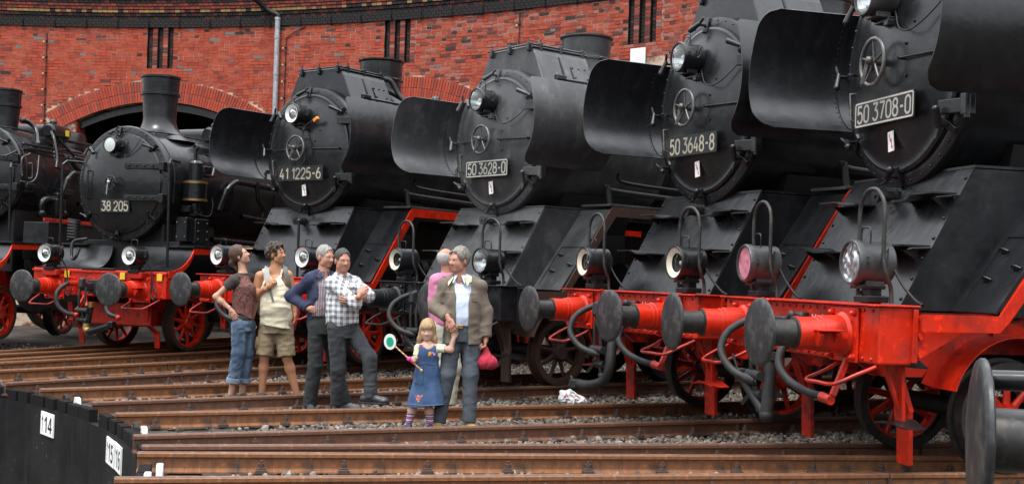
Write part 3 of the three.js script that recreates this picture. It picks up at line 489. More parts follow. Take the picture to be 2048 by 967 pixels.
function lamp(parent, warp, x, y, z, r, len, kind, opt = {}) { // x: front rim
  const b = new B(warp); b.latheX([[r * 0.86, -len + 0.005], [r * 0.9, -len], [r, -len + 0.015], [r, -0.06], [r * 1.06, -0.055], [r * 1.06, -0.012], [r * 1.02, 0], [r * 0.94, 0], [r * 0.93, -0.03]], [x, y, z], 40);
  b.latheX([[0, -len - 0.004], [r * 0.5, -len - 0.003], [r * 0.9, -len]], [x, y, z], 32);
  b.box(x - len * 0.55, y - r - 0.0, z, len * 0.5, 0.05, r * 1.1, 0.01); b.box(x - len * 0.2, y + 0.02, z - r - 0.008, 0.02, 0.05, 0.02, 0.004); b.box(x - 0.09, y + r * 0.93, z, 0.05, 0.02, 0.03, 0.004);
  const body = b.mesh('headlamp', opt.mat || M.blackClean, parent, opt.label);
  const h = new B(warp); h.tube([[x - len * 0.42, y + r - 0.01, z + r * 0.42], [x - len * 0.42, y + r + 0.085, z + r * 0.4], [x - len * 0.42, y + r + 0.1, z], [x - len * 0.42, y + r + 0.085, z - r * 0.4], [x - len * 0.42, y + r - 0.01, z - r * 0.42]], 0.007, 28, 6); h.mesh('carrying_handle', M.black, body);
  const la = new B(warp); la.tube([[x - len * 0.55, y + 0.0, z - r - 0.012], [x - len * 0.62, y + 0.07, z - r - 0.02], [x - len * 0.7, y + 0.1, z - r - 0.012], [x - len * 0.66, y + 0.01, z - r - 0.02], [x - len * 0.55, y - 0.02, z - r - 0.012]], 0.007, 24, 6); la.mesh('latch', M.black, body);
  if (kind === 'frost') { const c = new B(warp); c.latheX([[0, 0.004], [r * 0.5, 0.0], [r * 0.93, -0.012]], [x, y, z], 36); c.mesh('lens', M.frost, body); } else if (kind === 'ring' || kind === 'cream') {
    const c = new B(warp); c.latheX([[r * 0.94, -0.006], [r * 0.88, -0.012], [r * 0.6, -0.038]], [x, y, z], 40); const q = c.mesh('reflector_ring', kind === 'ring' ? M.white : M.cream, body); q.material.side = THREE.DoubleSide;
    const d = new B(warp); d.latheX([[0.001, -0.14], [r * 0.3, -0.13], [r * 0.55, -0.085], [r * 0.62, -0.054]], [x, y, z], 32); const e = d.mesh('reflector', kind === 'ring' ? M.mirror : M.steelGrey, body); e.material.side = THREE.DoubleSide;
    const g = new B(warp); g.ball([x - 0.09, y, z], 0.022, 10); g.mesh('bulb', M.white, body);
    const gl = new B(warp); gl.latheX([[0, -0.045], [r * 0.61, -0.052]], [x, y, z], 32); gl.mesh('lens', M.glass, body);
  } else if (kind === 'glass') {
    const d = new B(warp); d.latheX([[0.001, -0.16], [r * 0.4, -0.145], [r * 0.75, -0.09], [r * 0.93, -0.02]], [x, y, z], 36); const e = d.mesh('reflector', M.reflect, body);
    const g = new B(warp); g.ball([x - 0.08, y, z], 0.028, 10); g.mesh('bulb', M.white, body);
    const gl = new B(warp); gl.latheX([[0, 0.006], [r * 0.5, 0.002], [r * 0.93, -0.012]], [x, y, z], 36); gl.mesh('lens', M.glass, body);
  } else { // covered with cloth or foil behind the rim
    const n = 26, f = (u, v) => { const a = u * Math.PI * 2, q = v * r * 0.93; const w = kind === 'foil' ? 0.016 : 0.011; return V(x - 0.02 + (v > 0.96 ? 0 : w * (noise3(10 + Math.cos(a) * q * 26, 3 + Math.sin(a) * q * 26, kind === 'foil' ? 8 : 2) - 0.5) * 2), y + Math.sin(a) * q, z + Math.cos(a) * q); };
    const c = new B(warp); c.quadSheet(f, 40, 10, 0.002); c.mesh('lens_cover', kind === 'foil' ? M.foil : M.pink, body, kind === 'foil' ? 'crumpled silver foil behind the lamp glass' : 'faded pink cloth behind the lamp glass');
  }
  if (opt.stand) { const s = new B(warp); s.box(x - len * 0.6, (y - r + opt.stand) / 2 - 0.01, z, 0.10, y - r - opt.stand, 0.13, 0.01); s.box(x - len * 0.6, opt.stand + 0.03, z, 0.18, 0.05, 0.2, 0.01); s.box(x - len * 0.6 + 0.03, y - r - 0.02, z, 0.2, 0.03, 0.17, 0.008); s.bar([x - len * 0.6, y - r - 0.02, z + 0.06], [x - len * 0.6 + 0.08, opt.stand + 0.05, z + 0.07], 0.02, 0.02); s.mesh('lamp_stand', M.black, body); }
  return body;
}
M.reflect = std({ color: lc(0.55, 0.56, 0.56), metalness: 0.9, roughness: 0.22, side: THREE.DoubleSide });
M.frost = std({ color: lc(0.55, 0.60, 0.56), roughness: 0.25 });
M.foil = std({ color: lc(0.7, 0.7, 0.72), metalness: 0.95, roughness: 0.25, side: THREE.DoubleSide });
M.pink.side = THREE.DoubleSide;

function wheel(parent, name, x, y, z, r, ns, mat, tyreMat, label, side) {
  const turn = (prof, b, seg = 56) => { let g = new THREE.LatheGeometry(prof.map(([q, h]) => new THREE.Vector2(Math.max(q, 1e-4), h)), seg); g.rotateX(Math.PI / 2); g = toCreasedNormals(g, 0.6); return b.add(g, new THREE.Matrix4().makeTranslation(x, y, z)); };
  const s = side; // +1: the outer face looks to +z
  const b = new B(); turn([[r * 0.8, -0.05], [r * 0.86, -0.055], [r * 0.86, 0.05], [r * 0.8, 0.05], [r * 0.79, 0], [r * 0.8, -0.05]], b); turn([[0, 0.085 * s], [r * 0.2, 0.085 * s], [r * 0.24, 0.06 * s], [r * 0.25, -0.06 * s], [0, -0.06 * s]].sort((p, q) => 0), b, 32);
  for (let i = 0; i < ns; i++) { const a = i / ns * Math.PI * 2 + 0.2, c = Math.cos(a), q = Math.sin(a); const g = new THREE.CylinderGeometry(r * 0.055, r * 0.085, r * 0.62, 8); g.scale(1, 1, 0.7); const m = new THREE.Matrix4().makeRotationZ(a - Math.PI / 2); m.setPosition(x + c * r * 0.52, y + q * r * 0.52, z); b.add(g, m); }
  const w = b.mesh(name, mat, parent, label);
  const t = new B(); turn([[r * 0.86, -0.065], [r * 1.0, -0.065], [r * 1.0, 0.04 * 1], [r * 0.99, 0.065], [r * 0.86, 0.065], [r * 0.86, -0.065]], t); turn([[r * 0.9, s * -0.066], [r * 1.06, s * -0.07], [r * 1.065, s * -0.085], [r * 1.05, s * -0.1], [r * 0.9, s * -0.1]].map((p) => p), t);
  const ty = t.mesh('tyre', tyreMat, w); tyreMat.side = THREE.DoubleSide; return w;
}
function buffer(parent, z, y, mats, opt = {}) {
  const b = new B(); b.latheX([[0.125, -0.31], [0.122, -0.36], [0.122, -0.45], [0.128, -0.455], [0.128, -0.49], [0.136, -0.495], [0.14, -0.66], [0.165, -0.68], [0.165, -0.70]], [0, y, z], 36); b.latheX([[0.1, -0.3], [0.125, -0.3], [0.125, -0.31]], [0, y, z], 36);
  const h = b.mesh('buffer', mats.house, parent, opt.label);
  const bp = new B(); bp.box(-0.708, y, z, 0.02, 0.4, 0.4, 0.008); for (const a of [-1, 1]) for (const c of [-1, 1]) { bp.cyl([-0.70, y + a * 0.16, z + c * 0.16], [-0.672, y + a * 0.16, z + c * 0.16], 0.027, 0.027, 6); bp.ball([-0.672, y + a * 0.16, z + c * 0.16], 0.018, 8); } bp.mesh('base_plate', mats.house, h);
  const p = new B(); p.latheX([[0.098, -0.02], [0.098, -0.3]], [0, y, z], 32); p.latheX([[0.095, -0.285], [0.118, -0.29], [0.118, -0.305]], [0, y, z], 32); p.mesh('plunger', M.steelGrey, h);
  const d = new B(); d.latheX([[0, 0.0], [0.12, -0.003], [0.22, -0.010], [0.243, -0.016], [0.25, -0.024], [0.25, -0.036], [0.242, -0.042], [0.12, -0.042], [0.1, -0.06]], [0, y, z], 56); d.mesh('buffer_disc', M.bufferSteel, h);
  if (opt.step) { const s = new B(); s.box(-0.5, y + 0.03, z + opt.step * 0.16, 0.2, 0.012, 0.11, 0.003); s.bar([-0.42, y + 0.02, z + opt.step * 0.17], [-0.42, y - 0.06, z + opt.step * 0.12], 0.02, 0.09); s.bar([-0.56, y + 0.02, z + opt.step * 0.17], [-0.56, y - 0.04, z + opt.step * 0.12], 0.02, 0.07); s.mesh('foot_step', mats.house, h); }
  return h;
}
function rivets(parent, pts, r, mat, dir = [1, 0, 0], warp = 0) { const b = new B(warp); for (const p of pts) { const g = new THREE.SphereGeometry(r, 6, 4); b.add(g, new THREE.Matrix4().makeTranslation(...p)); } const m = b.mesh('rivets', mat, parent); m.userData.kind = 'stuff'; return m; }
function coupling(parent, y, red) {
  const b = new B(); b.box(-0.66, y, 0, 0.14, 0.22, 0.2, 0.02); b.poly([[0, -0.05], [0.2, -0.06], [0.27, 0.0], [0.26, 0.1], [0.2, 0.13], [0.19, 0.06], [0.13, 0.04], [0, 0.06]], 0.06, new THREE.Matrix4().makeTranslation(-0.62, y, -0.03), 0.01); const h = b.mesh('drawhook', M.rubber, parent);
  const s = new B(); for (const k of [-1, 1]) s.tube([[-0.42, y - 0.01, k * 0.055], [-0.40, y - 0.16, k * 0.06], [-0.41, y - 0.36, k * 0.065]], 0.019, 16, 8);
  s.cyl([-0.41, y - 0.37, -0.12], [-0.41, y - 0.37, 0.12], 0.04, 0.04, 14); s.cyl([-0.41, y - 0.37, 0], [-0.45, y - 0.62, -0.02], 0.024, 0.024, 10); s.cyl([-0.44, y - 0.52, -0.09], [-0.44, y - 0.52, 0.09], 0.036, 0.036, 12); s.ball([-0.46, y - 0.64, -0.02], 0.045, 10); s.bar([-0.43, y - 0.46, 0.02], [-0.38, y - 0.62, 0.16], 0.02, 0.03); s.mesh('screw_coupling', M.rubber, parent);
}
function railHandle(parent, z, y, mat) { const s = Math.sign(z), a = Math.abs(z); const b = new B(); b.tube([[-0.74, y, s * (a - 0.24)], [-0.6, y - 0.07, s * (a - 0.22)], [-0.45, y - 0.13, s * (a - 0.2)], [-0.44, y - 0.135, s * a], [-0.46, y - 0.13, s * (a + 0.2)], [-0.6, y - 0.06, s * (a + 0.26)], [-0.74, y, s * (a + 0.28)]], 0.015, 48, 8); b.mesh('shunter_handle', mat, parent); }

function makeReko(o) {
  const L = loco('steam_locomotive', o.label, o.deg, o.D), w = o.warp || 0, by = o.by || 3.16, K = o.paint || M.black, red = o.beam, nb = () => new B(w);
  // --- boiler and smokebox
  { const b = nb(); b.latheX([[0.88, -3.9], [0.88, -9.0], [0.3, -9.05]], [0, by, 0], 56); for (const x of [-4.1, -5.3, -6.5, -7.7]) b.latheX([[0.89, x], [0.892, x - 0.01], [0.892, x - 0.06], [0.88, x - 0.07]], [0, by, 0], 56); b.mesh('boiler', M.soot, L); }
  { const b = nb(); b.latheX([[0.84, -1.66], [0.9, -1.655], [0.955, -1.675], [0.97, -1.70], [0.97, -1.76], [0.95, -1.775], [0.95, -3.9], [0.88, -3.93]], [0, by, 0], 72); const s = b.mesh('smokebox', K, L); const pts = []; for (let i = 0; i < 40; i++) { const a = i / 40 * 6.283; pts.push([-1.665, by + Math.sin(a) * 0.925, Math.cos(a) * 0.925]); } rivets(s, pts, 0.012, K, 0, w);
    const sd = nb(); sd.poly([[-0.62, 1.2], [0.62, 1.2], [0.55, 2.0], [0.72, 2.5], [-0.72, 2.5], [-0.55, 2.0]], 1.3, new THREE.Matrix4().makeRotationY(Math.PI / 2).setPosition(-3.5, 0, 0)); sd.mesh('saddle', M.soot, s); }
  // --- door
  { const b = nb(); b.latheX([[0, 0.188], [0.12, 0.185], [0.3, 0.168], [0.48, 0.136], [0.62, 0.1], [0.74, 0.06], [0.79, 0.045], [0.83, 0.05], [0.855, 0.035], [0.86, 0.0], [0.86, -0.05]], [-1.665, by, 0], 72, 0.5);
    const d = b.mesh('smokebox_door', o.doorMat || K, L);
    const dx = (r) => -1.665 + 0.188 - 0.165 * Math.pow(Math.min(r, 0.8) / 0.8, 2) * 0.95;
    const h = nb(); const hw = -1.365; h.torus([hw, by + 0.01, 0], 0.182, 0.0165, [1, 0, 0], 44, 10); for (let i = 0; i < 5; i++) { const a = i * 1.2566 + 0.3; h.cyl([hw - 0.015, by + 0.01, 0], [hw, by + 0.01 + Math.sin(a) * 0.178, Math.cos(a) * 0.178], 0.012, 0.009, 8); } h.cyl([-1.45, by + 0.01, 0], [hw + 0.03, by + 0.01, 0], 0.03, 0.026, 12); h.bar([hw + 0.035, by + 0.05, 0.0], [hw + 0.06, by - 0.165, 0.05], 0.02, 0.032, 0.006); h.ball([hw + 0.03, by + 0.02, 0], 0.035, 10); h.mesh('handwheel', M.worn, d);
    for (const [z0, z1] of [[-0.27, -0.72], [0.22, 0.6]]) { const q = nb(); const xa = dx(Math.abs(z0)) + 0.05, xb = dx(Math.abs(z1)) + 0.05; q.cyl([xa, by + 0.005, z0], [xb, by + 0.005, z1], 0.012, 0.012, 8); q.cyl([xa - 0.06, by + 0.005, z0], [xa + 0.012, by + 0.005, z0], 0.013, 0.013, 8); q.cyl([xb - 0.06, by + 0.005, z1], [xb + 0.012, by + 0.005, z1], 0.013, 0.013, 8); q.mesh('handrail', M.black, d); }
    { const q = nb(); const x = dx(0.78); q.path([[x, by - 0.13, 0.72], [x + 0.05, by - 0.14, 0.73], [x + 0.05, by - 0.36, 0.70], [x, by - 0.38, 0.68]], 0.011, 8); q.mesh('grab_handle', M.worn, d); }
    for (const yy of [by + 0.42, by - 0.42]) { const q = nb(); const rz = 0.56, r = Math.hypot(rz, 0.42); q.box(dx(0.78) + 0.02, yy, -0.79, 0.035, 0.11, 0.26, 0.01, [0, 0.34, 0]); q.box(-1.64, yy, -0.93, 0.09, 0.16, 0.08, 0.012); q.cyl([-1.62, yy - 0.1, -0.95], [-1.62, yy + 0.1, -0.95], 0.025, 0.025, 10); q.mesh('hinge', K, d); }
    for (const a of [92, 40, 2, -38, -90, 218, 178, 140].filter((x) => x !== 2)) { const c = Math.cos(R(a)), s = Math.sin(R(a)), P = (r, x, t = 0) => [x, by + s * r + c * t, -c * r + s * t]; const q = nb(); q.bar(P(0.96, -1.67), P(0.80, -1.62), 0.05, 0.06, 0.008); q.cyl(P(0.885, -1.68), P(0.885, -1.53), 0.017, 0.015, 8); q.cyl(P(0.9, -1.55, -0.02), P(0.84, -1.5, 0.1), 0.022, 0.03, 10); q.ball(P(0.84, -1.5, 0.1), 0.031, 8); q.cyl(P(0.9, -1.55), P(0.94, -1.54, -0.09), 0.016, 0.013, 8); q.mesh('door_clamp', K, d); }
    for (const [z, y] of [[-0.28, 0.12], [-0.29, -0.13], [-0.35, 0.28], [-0.05, 0.75], [0.5, 0.55], [-0.55, 0.6]]) { const q = nb(); q.cyl([dx(Math.hypot(z, y)) - 0.03, by + y, z], [dx(Math.hypot(z, y)) + 0.015, by + y, z], 0.017, 0.013, 8); q.mesh('bolt', K, d); }
    numberPlate(d, w, o.plate, -1.485, by - 0.36, o.pw || 0.9, 0.225, o.border); for (const e of [-0.3, 0.3]) { const q = nb(); q.cyl([-1.56, by - 0.36, e], [-1.485, by - 0.36, e], 0.02, 0.02, 8); q.mesh('plate_stud', K, d); } boltSign(d, w, -1.535, by - 0.61, -0.04, 0.12);
    const br = nb(); br.box(-1.49, by + 0.335, -0.02, 0.14, 0.035, 0.22, 0.006); br.box(-1.44, by + 0.3, -0.12, 0.08, 0.05, 0.06, 0.008); br.bar([-1.5, by + 0.33, 0.07], [-1.38, by + 0.36, 0.07], 0.03, 0.02); br.mesh('lamp_bracket', K, d);
    const lb = lamp(L, w, -1.26, by + 0.52, 0.0, 0.145, 0.27, o.topLens || 'glass', { mat: o.lampMat || M.black, label: 'headlamp at the top of the smokebox door' });
    const cb = nb(); cb.tube(o.cable || [[-1.5, by + 0.4, -0.1], [-1.45, by + 0.24, -0.25], [-1.45, by + 0.2, -0.42], [-1.52, by + 0.3, -0.58], [-1.62, by + 0.48, -0.72], [-1.68, by + 0.62, -0.76]], 0.007, 40, 6); cb.mesh('lamp_cable', M.rubber, lb);
    if (o.plug) { const q = nb(); q.box(-1.43, by + 0.43, -0.36, 0.05, 0.055, 0.1, 0.012, [0.5, 0, 0]); q.mesh('cable_plug', M.orange, d); const q2 = nb(); q2.cyl([-1.43, by + 0.42, -0.31], [-1.42, by + 0.37, -0.2], 0.018, 0.013, 8); q2.tube([[-1.42, by + 0.37, -0.2], [-1.42, by + 0.28, -0.11], [-1.40, by + 0.05, -0.16], [-1.40, by - 0.18, -0.17], [-1.39, by - 0.25, -0.06], [-1.40, by - 0.2, 0.02]], 0.009, 50, 6); q2.mesh('plug_cable', M.rubber, d); }
  }
  // --- preheater housing on top of the smokebox
  { const b = nb(), prof = [[-0.43, 4.41], [0.43, 4.41], [0.5, 4.3], [0.66, 3.98], [0.86, 3.62], [0.9, 3.3], [-0.9, 3.3], [-0.86, 3.62], [-0.66, 3.98], [-0.5, 4.3]].map(([z, y]) => [z, y + by - 3.16]);
    b.poly(prof, 0.9, new THREE.Matrix4().makeRotationY(-Math.PI / 2).setPosition(-1.83, 0, 0), 0.012); const p = b.mesh('preheater_housing', K, L);
    const yT = 4.43 + by - 3.16; const e = nb(); for (const k of [0, 1]) { e.cyl([-1.80 - k * 0.03, yT - k * 0.035, 0.47], [-1.80 - k * 0.03, yT - k * 0.035, -0.47], 0.014, 0.014, 8); e.cyl([-1.80, yT - k * 0.035, -0.45 - k * 0.02], [-2.75, yT - k * 0.035, -0.45 - k * 0.02], 0.014, 0.014, 8); } e.mesh('edge_rail', K, p);
    for (const [x, z] of [[-1.8, 0.38], [-1.8, 0.0], [-1.8, -0.4], [-1.95, -0.46], [-2.3, -0.46], [-2.68, -0.46]]) { const q = nb(); q.box(x, yT - 0.02, z, 0.05, 0.1, 0.05, 0.008); q.cyl([x, yT - 0.06, z], [x, yT + 0.07, z], 0.013, 0.012, 8); q.ball([x, yT - 0.07, z], 0.028, 8); q.mesh('rail_clamp', K, p); }
    const sl = (x, t) => { const z = -0.5 - 0.36 * t, y = 4.3 + by - 3.16 - 0.68 * t; return [x, y, z]; };
    const se = nb(); const A = sl(-2.22, 0), C = sl(-2.22, 1); se.bar([A[0], A[1], A[2] - 0.012], [C[0], C[1], C[2] - 0.012], 0.03, 0.012); se.mesh('seam', M.soot, p);
    const pp = nb(); pp.quadSheet((u, v) => { const q = sl(-2.38 - u * 0.26, 0.18 + v * 0.45); return V(q[0], q[1] + 0.008, q[2] - 0.014); }, 2, 2, 0.012); const pt = pp.mesh('cover_plate', K, p); const pr = []; for (const u of [0.08, 0.5, 0.92]) for (const v of [0.06, 0.5, 0.94]) { if (u === 0.5 && v === 0.5) continue; const q = sl(-2.38 - u * 0.26, 0.18 + v * 0.45); pr.push([q[0], q[1] + 0.016, q[2] - 0.022]); } rivets(pt, pr, 0.014, K, 0, w);
    const rp = nb(); rp.cyl([-1.98, by + 0.8, -0.8], [-3.4, by + 0.8, -0.84], 0.02, 0.02, 10); rp.box(-2.02, by + 0.82, -0.8, 0.16, 0.06, 0.07, 0.01); rp.ball([-1.96, by + 0.84, -0.8], 0.035, 8); rp.mesh('control_rod', K, p);
    if (o.topPipes) { const tg = nb(); tg.cyl([-3.75, by + 0.93, -0.5], [-4.25, by + 0.93, -0.5], 0.12, 0.11, 18); tg.ball([-3.95, by + 1.03, -0.5], 0.09, 10); tg.cyl([-3.6, by + 0.92, -0.5], [-3.76, by + 0.92, -0.5], 0.06, 0.12, 14); const tgm = tg.mesh('turbo_generator', K, L); const tl = nb(); tl.box(-4.2, by + 0.95, -0.615, 0.1, 0.1, 0.012, 0.003); tl.mesh('yellow_label', M.yellow, tgm); const q = nb(); q.tube([[-2.72, by + 1.22, -0.42], [-2.86, by + 1.2, -0.5], [-2.95, by + 1.0, -0.6], [-3.0, by + 0.8, -0.8]], 0.04, 30, 10); q.tube([[-2.8, by + 1.1, -0.3], [-3.0, by + 1.02, -0.45], [-3.15, by + 0.85, -0.7]], 0.04, 30, 10); q.mesh('steam_pipe', M.soot, p); }
  }
  { const b = nb(), c = by - 3.16; b.latheY([[0.56, 3.95 + c], [0.44, 4.1 + c], [0.345, 4.22 + c], [0.333, 4.30 + c], [0.333, 4.42 + c], [0.345, 4.43 + c], [0.345, 4.46 + c], [0.335, 4.47 + c], [0.336, 4.52 + c], [0.34, 4.55 + c], [0.345, 4.72 + c], [0.372, 4.745 + c], [0.372, 4.765 + c], [0.33, 4.77 + c], [0.31, 4.6 + c], [0.31, 4.0 + c]], [-3.17, 0, 0], 56); b.mesh('chimney', o.chimMat || K, L); const q = nb(); for (const s of [-0.6, 0.1]) q.ball([-3.17 + Math.sin(s) * 0.345, 4.445 + c, -Math.cos(s) * 0.345], 0.022, 8); q.mesh('chimney_bolt', K, L); }
  // --- smoke deflectors
  for (const s of [1, -1]) {
    const f = (u, v) => { const rF = 0.17, rB = 0.06, Hh = 1.06, d = Math.min(v, 1 - v) * Hh; const ins = (r) => d < r ? r - Math.sqrt(Math.max(0, r * r - (r - d) * (r - d))) : 0; const xf = (s > 0 ? -0.93 : -1.03) - ins(v > 0.5 ? (s > 0 ? rF : 0.05) : rF) - 0.05 * v * v, xb = -2.38 + ins(rB); const y = 2.77 + by - 3.16 + v * Hh; const q = 2 * v - 1; const z = 1.47 - (q > 0 ? 0.17 * Math.pow(q, 1.7) : 0.25 * Math.pow(-q, 2.6)) + (0.004 * Math.sin(u * 7 + v * 4)); return V(xf + (xb - xf) * u, y, s * z); };
    const b = nb(); b.quadSheet(f, 30, 36, 0.009); const dm = o.deflMat || K; const p = b.mesh('smoke_deflector', dm, L, s < 0 ? 'near smoke deflector plate' : 'far smoke deflector plate'); dm.side = THREE.DoubleSide;
    const st = nb(); st.quadSheet((u, v) => { const q = f(0.62 + u * 0.03, 0.03 + v * 0.94); q.z -= s * 0.012; return q; }, 1, 30, 0.008); st.mesh('stiffener', K, p); const pr = []; for (let i = 1; i < 22; i++) { const q = f(0.605, i / 22); pr.push([q.x, q.y, q.z - s * 0.006]); } rivets(p, pr, 0.008, K, 0, w);
    for (const [x, v] of [[0.72, 0.12], [0.8, 0.9], [0.93, 0.15]]) { const q = nb(), e = f(x, v), yy = e.y, zz = s * Math.sqrt(Math.max(0.05, 0.93 * 0.93 - (yy - by) * (yy - by))); q.bar([e.x, yy, e.z - s * 0.01], [e.x, yy, zz], 0.02, 0.06, 0.004); q.mesh('bracket', K, p); }
  }
  // --- apron, steps, running board
  { const sl = (x0, y0, x1, y1, z0, z1, mat, name, th = 0.02, y9) => { const b = nb(); b.quadSheet((u, v) => V(x0 + (x1 - x0) * v, y0 + (y1 - y0) * v, z0 + (z1 - z0) * u), 2, 2, th); return b.mesh(name, mat, L); };
    const xB = -1.14, xT = -1.74, yT = 2.28 + (by - 3.16); const a = sl(xB, 1.24, xT, yT, -0.9, 0.9, o.apronMat || K, 'apron_centre'); { const b = nb(); b.quadSheet((u, v) => V(xT - u * 1.0, yT + 0.02 - v * 0.0 + 0, -0.9 + 1.8 * v), 2, 2, 0.02); b.mesh('apron_top', K, a); }
    const side = (s) => { const b = nb(); b.poly([[xB, 1.24], [-1.66, 1.24], [-2.4, yT], [xT, yT]], 0.02, new THREE.Matrix4().makeTranslation(0, 0, s * 0.9 - 0.01)); b.mesh('apron_side', o.apronMat || K, a); }; side(1); side(-1);
    const bolts = []; for (let i = 0; i < 7; i++) for (const s of [-0.86, 0.86]) { const v = (i + 0.5) / 7; bolts.push([xB + (xT - xB) * v + 0.012, 1.24 + (yT - 1.24) * v + 0.008, s]); } rivets(a, bolts, 0.014, K, 0, w);
    const at = (y) => xB + (xT - xB) * (y - 1.24) / (yT - 1.24);
    for (const [y, z0, z1, wd] of [[2.05, 0.28, 0.88, 0.2], [2.05, -0.28, -0.88, 0.2], [1.66, 0.3, 0.9, 0.24], [1.66, -0.3, -0.9, 0.24]]) { const q = nb(), x = at(y); q.quadSheet((u, v) => { const k = sst(0.35, 0.55, u); return V(x + 0.0 + v * (wd + 0.02 * k), y + 0.012 + 0.035 * k, z0 + (z1 - z0) * u); }, 14, 1, 0.012); const st = q.mesh('step', K, a); for (const zz of [z0 * 0.75 + z1 * 0.25, z0 * 0.2 + z1 * 0.8]) { const r = nb(); r.poly([[0, 0.02], [wd * 0.7, 0.02], [0, -0.08]], 0.015, new THREE.Matrix4().makeTranslation(x, y, zz)); r.mesh('step_bracket', K, st); } }
    { const q = nb(), y = 2.12, x = at(y); q.cyl([x - 0.05, y, 0.0], [x + 0.2, y, 0.0], 0.045, 0.045, 16); q.cyl([x + 0.2, y, 0.0], [x + 0.22, y, 0.0], 0.06, 0.06, 16); q.cyl([x + 0.22, y, 0.0], [x + 0.235, y, 0.0], 0.018, 0.018, 6); q.cyl([x + 0.03, y, 0], [x + 0.05, y, 0], 0.06, 0.06, 16); q.mesh('blow_off_plug', K, a); const c = nb(); const N = 14; for (let i = 0; i < N; i++) { const t = i / (N - 1), z = -0.02 - 0.22 * t, yy = y - 0.05 - 0.16 * Math.sin(t * Math.PI) - 0.02 * t; c.torus([x + 0.1 - 0.05 * t, yy, z], 0.012, 0.0035, i % 2 ? [1, 0, 0.2] : [0.2, 0, 1], 8, 5); } c.mesh('chain', M.black, a); }
    for (const s of [1, -1]) {
      const wg = sl(-1.58, 1.24, -2.38, yT, s * 0.9, s * 1.44, o.apronMat || K, 'apron_wing'); const A = (v, u, dz = 0.014) => [-1.58 - 0.8 * v + dz, 1.24 + (yT - 1.24) * v + dz * 0.7, s * (0.9 + 0.54 * u)];
      for (const [v, u] of [[0.22, 0.35], [0.42, 0.3], [0.3, 0.82]]) { const q = nb(), p = A(v, u); q.tube([[p[0], p[1], p[2] - 0.05], [p[0] + 0.03, p[1] + 0.02, p[2]], [p[0], p[1] + 0.01, p[2] + 0.06]], 0.009, 12, 6); q.box(p[0], p[1], p[2], 0.03, 0.03, 0.05, 0.006); q.mesh('latch', K, wg); }
      { const q = nb(), p = A(0.06, 0.15, 0.012), p2 = A(0.52, 0.15, 0.012), p3 = A(0.52, 0.9, 0.012); q.bar(p, p2, 0.006, 0.008); q.bar(p2, p3, 0.006, 0.008); q.mesh('flap_edge', M.soot, wg); }
      // running board behind with valance and trim
      const rbz = [0.92, 1.46], yb = yT + 0.06; const b = nb(); b.box(-5.7, yb, s * 1.19, 6.7, 0.03, 0.54, 0.004); const rb = b.mesh('running_board', M.dusty, L); const tm = s < 0 ? (o.trim || M.brownRust) : M.black;
      const t = nb(); const zz = s * 1.452; const strip = (pts, wd) => { for (let i = 0; i < pts.length - 1; i++) t.bar([pts[i][0], pts[i][1], zz], [pts[i + 1][0], pts[i + 1][1], zz], wd, 0.024); };
      const mz = new THREE.Matrix4().makeTranslation(0, 0, zz - 0.012);
      t.poly([[-0.98, 1.225], [-1.6, 1.225], [-2.40, yT + 0.04], [-9, yT + 0.04], [-9, yT - 0.085], [-2.46, yT - 0.085], [-1.69, 1.2], [-1.6, 1.105], [-0.98, 1.105]].reverse(), 0.024, mz); t.mesh('edge_trim', tm, L, s < 0 ? 'painted edge of the near running board' : undefined);
      if (s < 0) { const q = nb(); q.tube([[-2.5, yb - 0.02, -1.3], [-2.5, by - 0.55, -1.25], [-2.6, by - 0.62, -1.25], [-4.2, by - 0.66, -1.2]], 0.035, 30, 10); q.tube([[-2.7, by - 0.4, -1.22], [-2.9, by - 0.5, -1.2], [-4.6, by - 0.54, -1.15]], 0.025, 30, 8); q.mesh('feed_pipe', M.soot, L); }
    }
  }
  // --- front beam with buffers
  { const bm = nb(); bm.box(-0.86, 1.065, 0, 0.27, 0.42, 2.66, 0.02); bm.box(-0.85, 1.275, 0, 0.36, 0.014, 2.72, 0.004); const beam = bm.mesh('buffer_beam', red.beam, L);
    const pr = []; for (let i = 0; i < 22; i++) { pr.push([-0.72, 1.235, -1.24 + i * 0.118]); pr.push([-0.72, 0.89, -1.24 + i * 0.118]); } rivets(beam, pr, 0.013, red.beam, 0);
    for (const s of [1, -1]) { buffer(L, s * 0.875, 1.05, { house: red.buffer }, { step: s < 0 && o.bufStep ? -1 : 0, label: s < 0 ? 'near buffer' : 'far buffer' }); railHandle(L, s * 1.0, 0.84, red.handle);
      const g = nb(); g.box(-1.0, 1.065, s * 1.33, 0.04, 0.38, 0.05, 0.006); g.poly([[-1.0, 0.87], [-1.0, 1.2], [-1.6, 1.2]], 0.03, new THREE.Matrix4().makeTranslation(0, 0, s * 1.3 - 0.015)); for (const yy of [0.93, 1.06, 1.19]) g.cyl([-1.05, yy, s * 1.31], [-1.05, yy, s * 1.345], 0.022, 0.022, 6); g.mesh('beam_gusset', red.beam, beam); }
    coupling(L, 1.04, red);
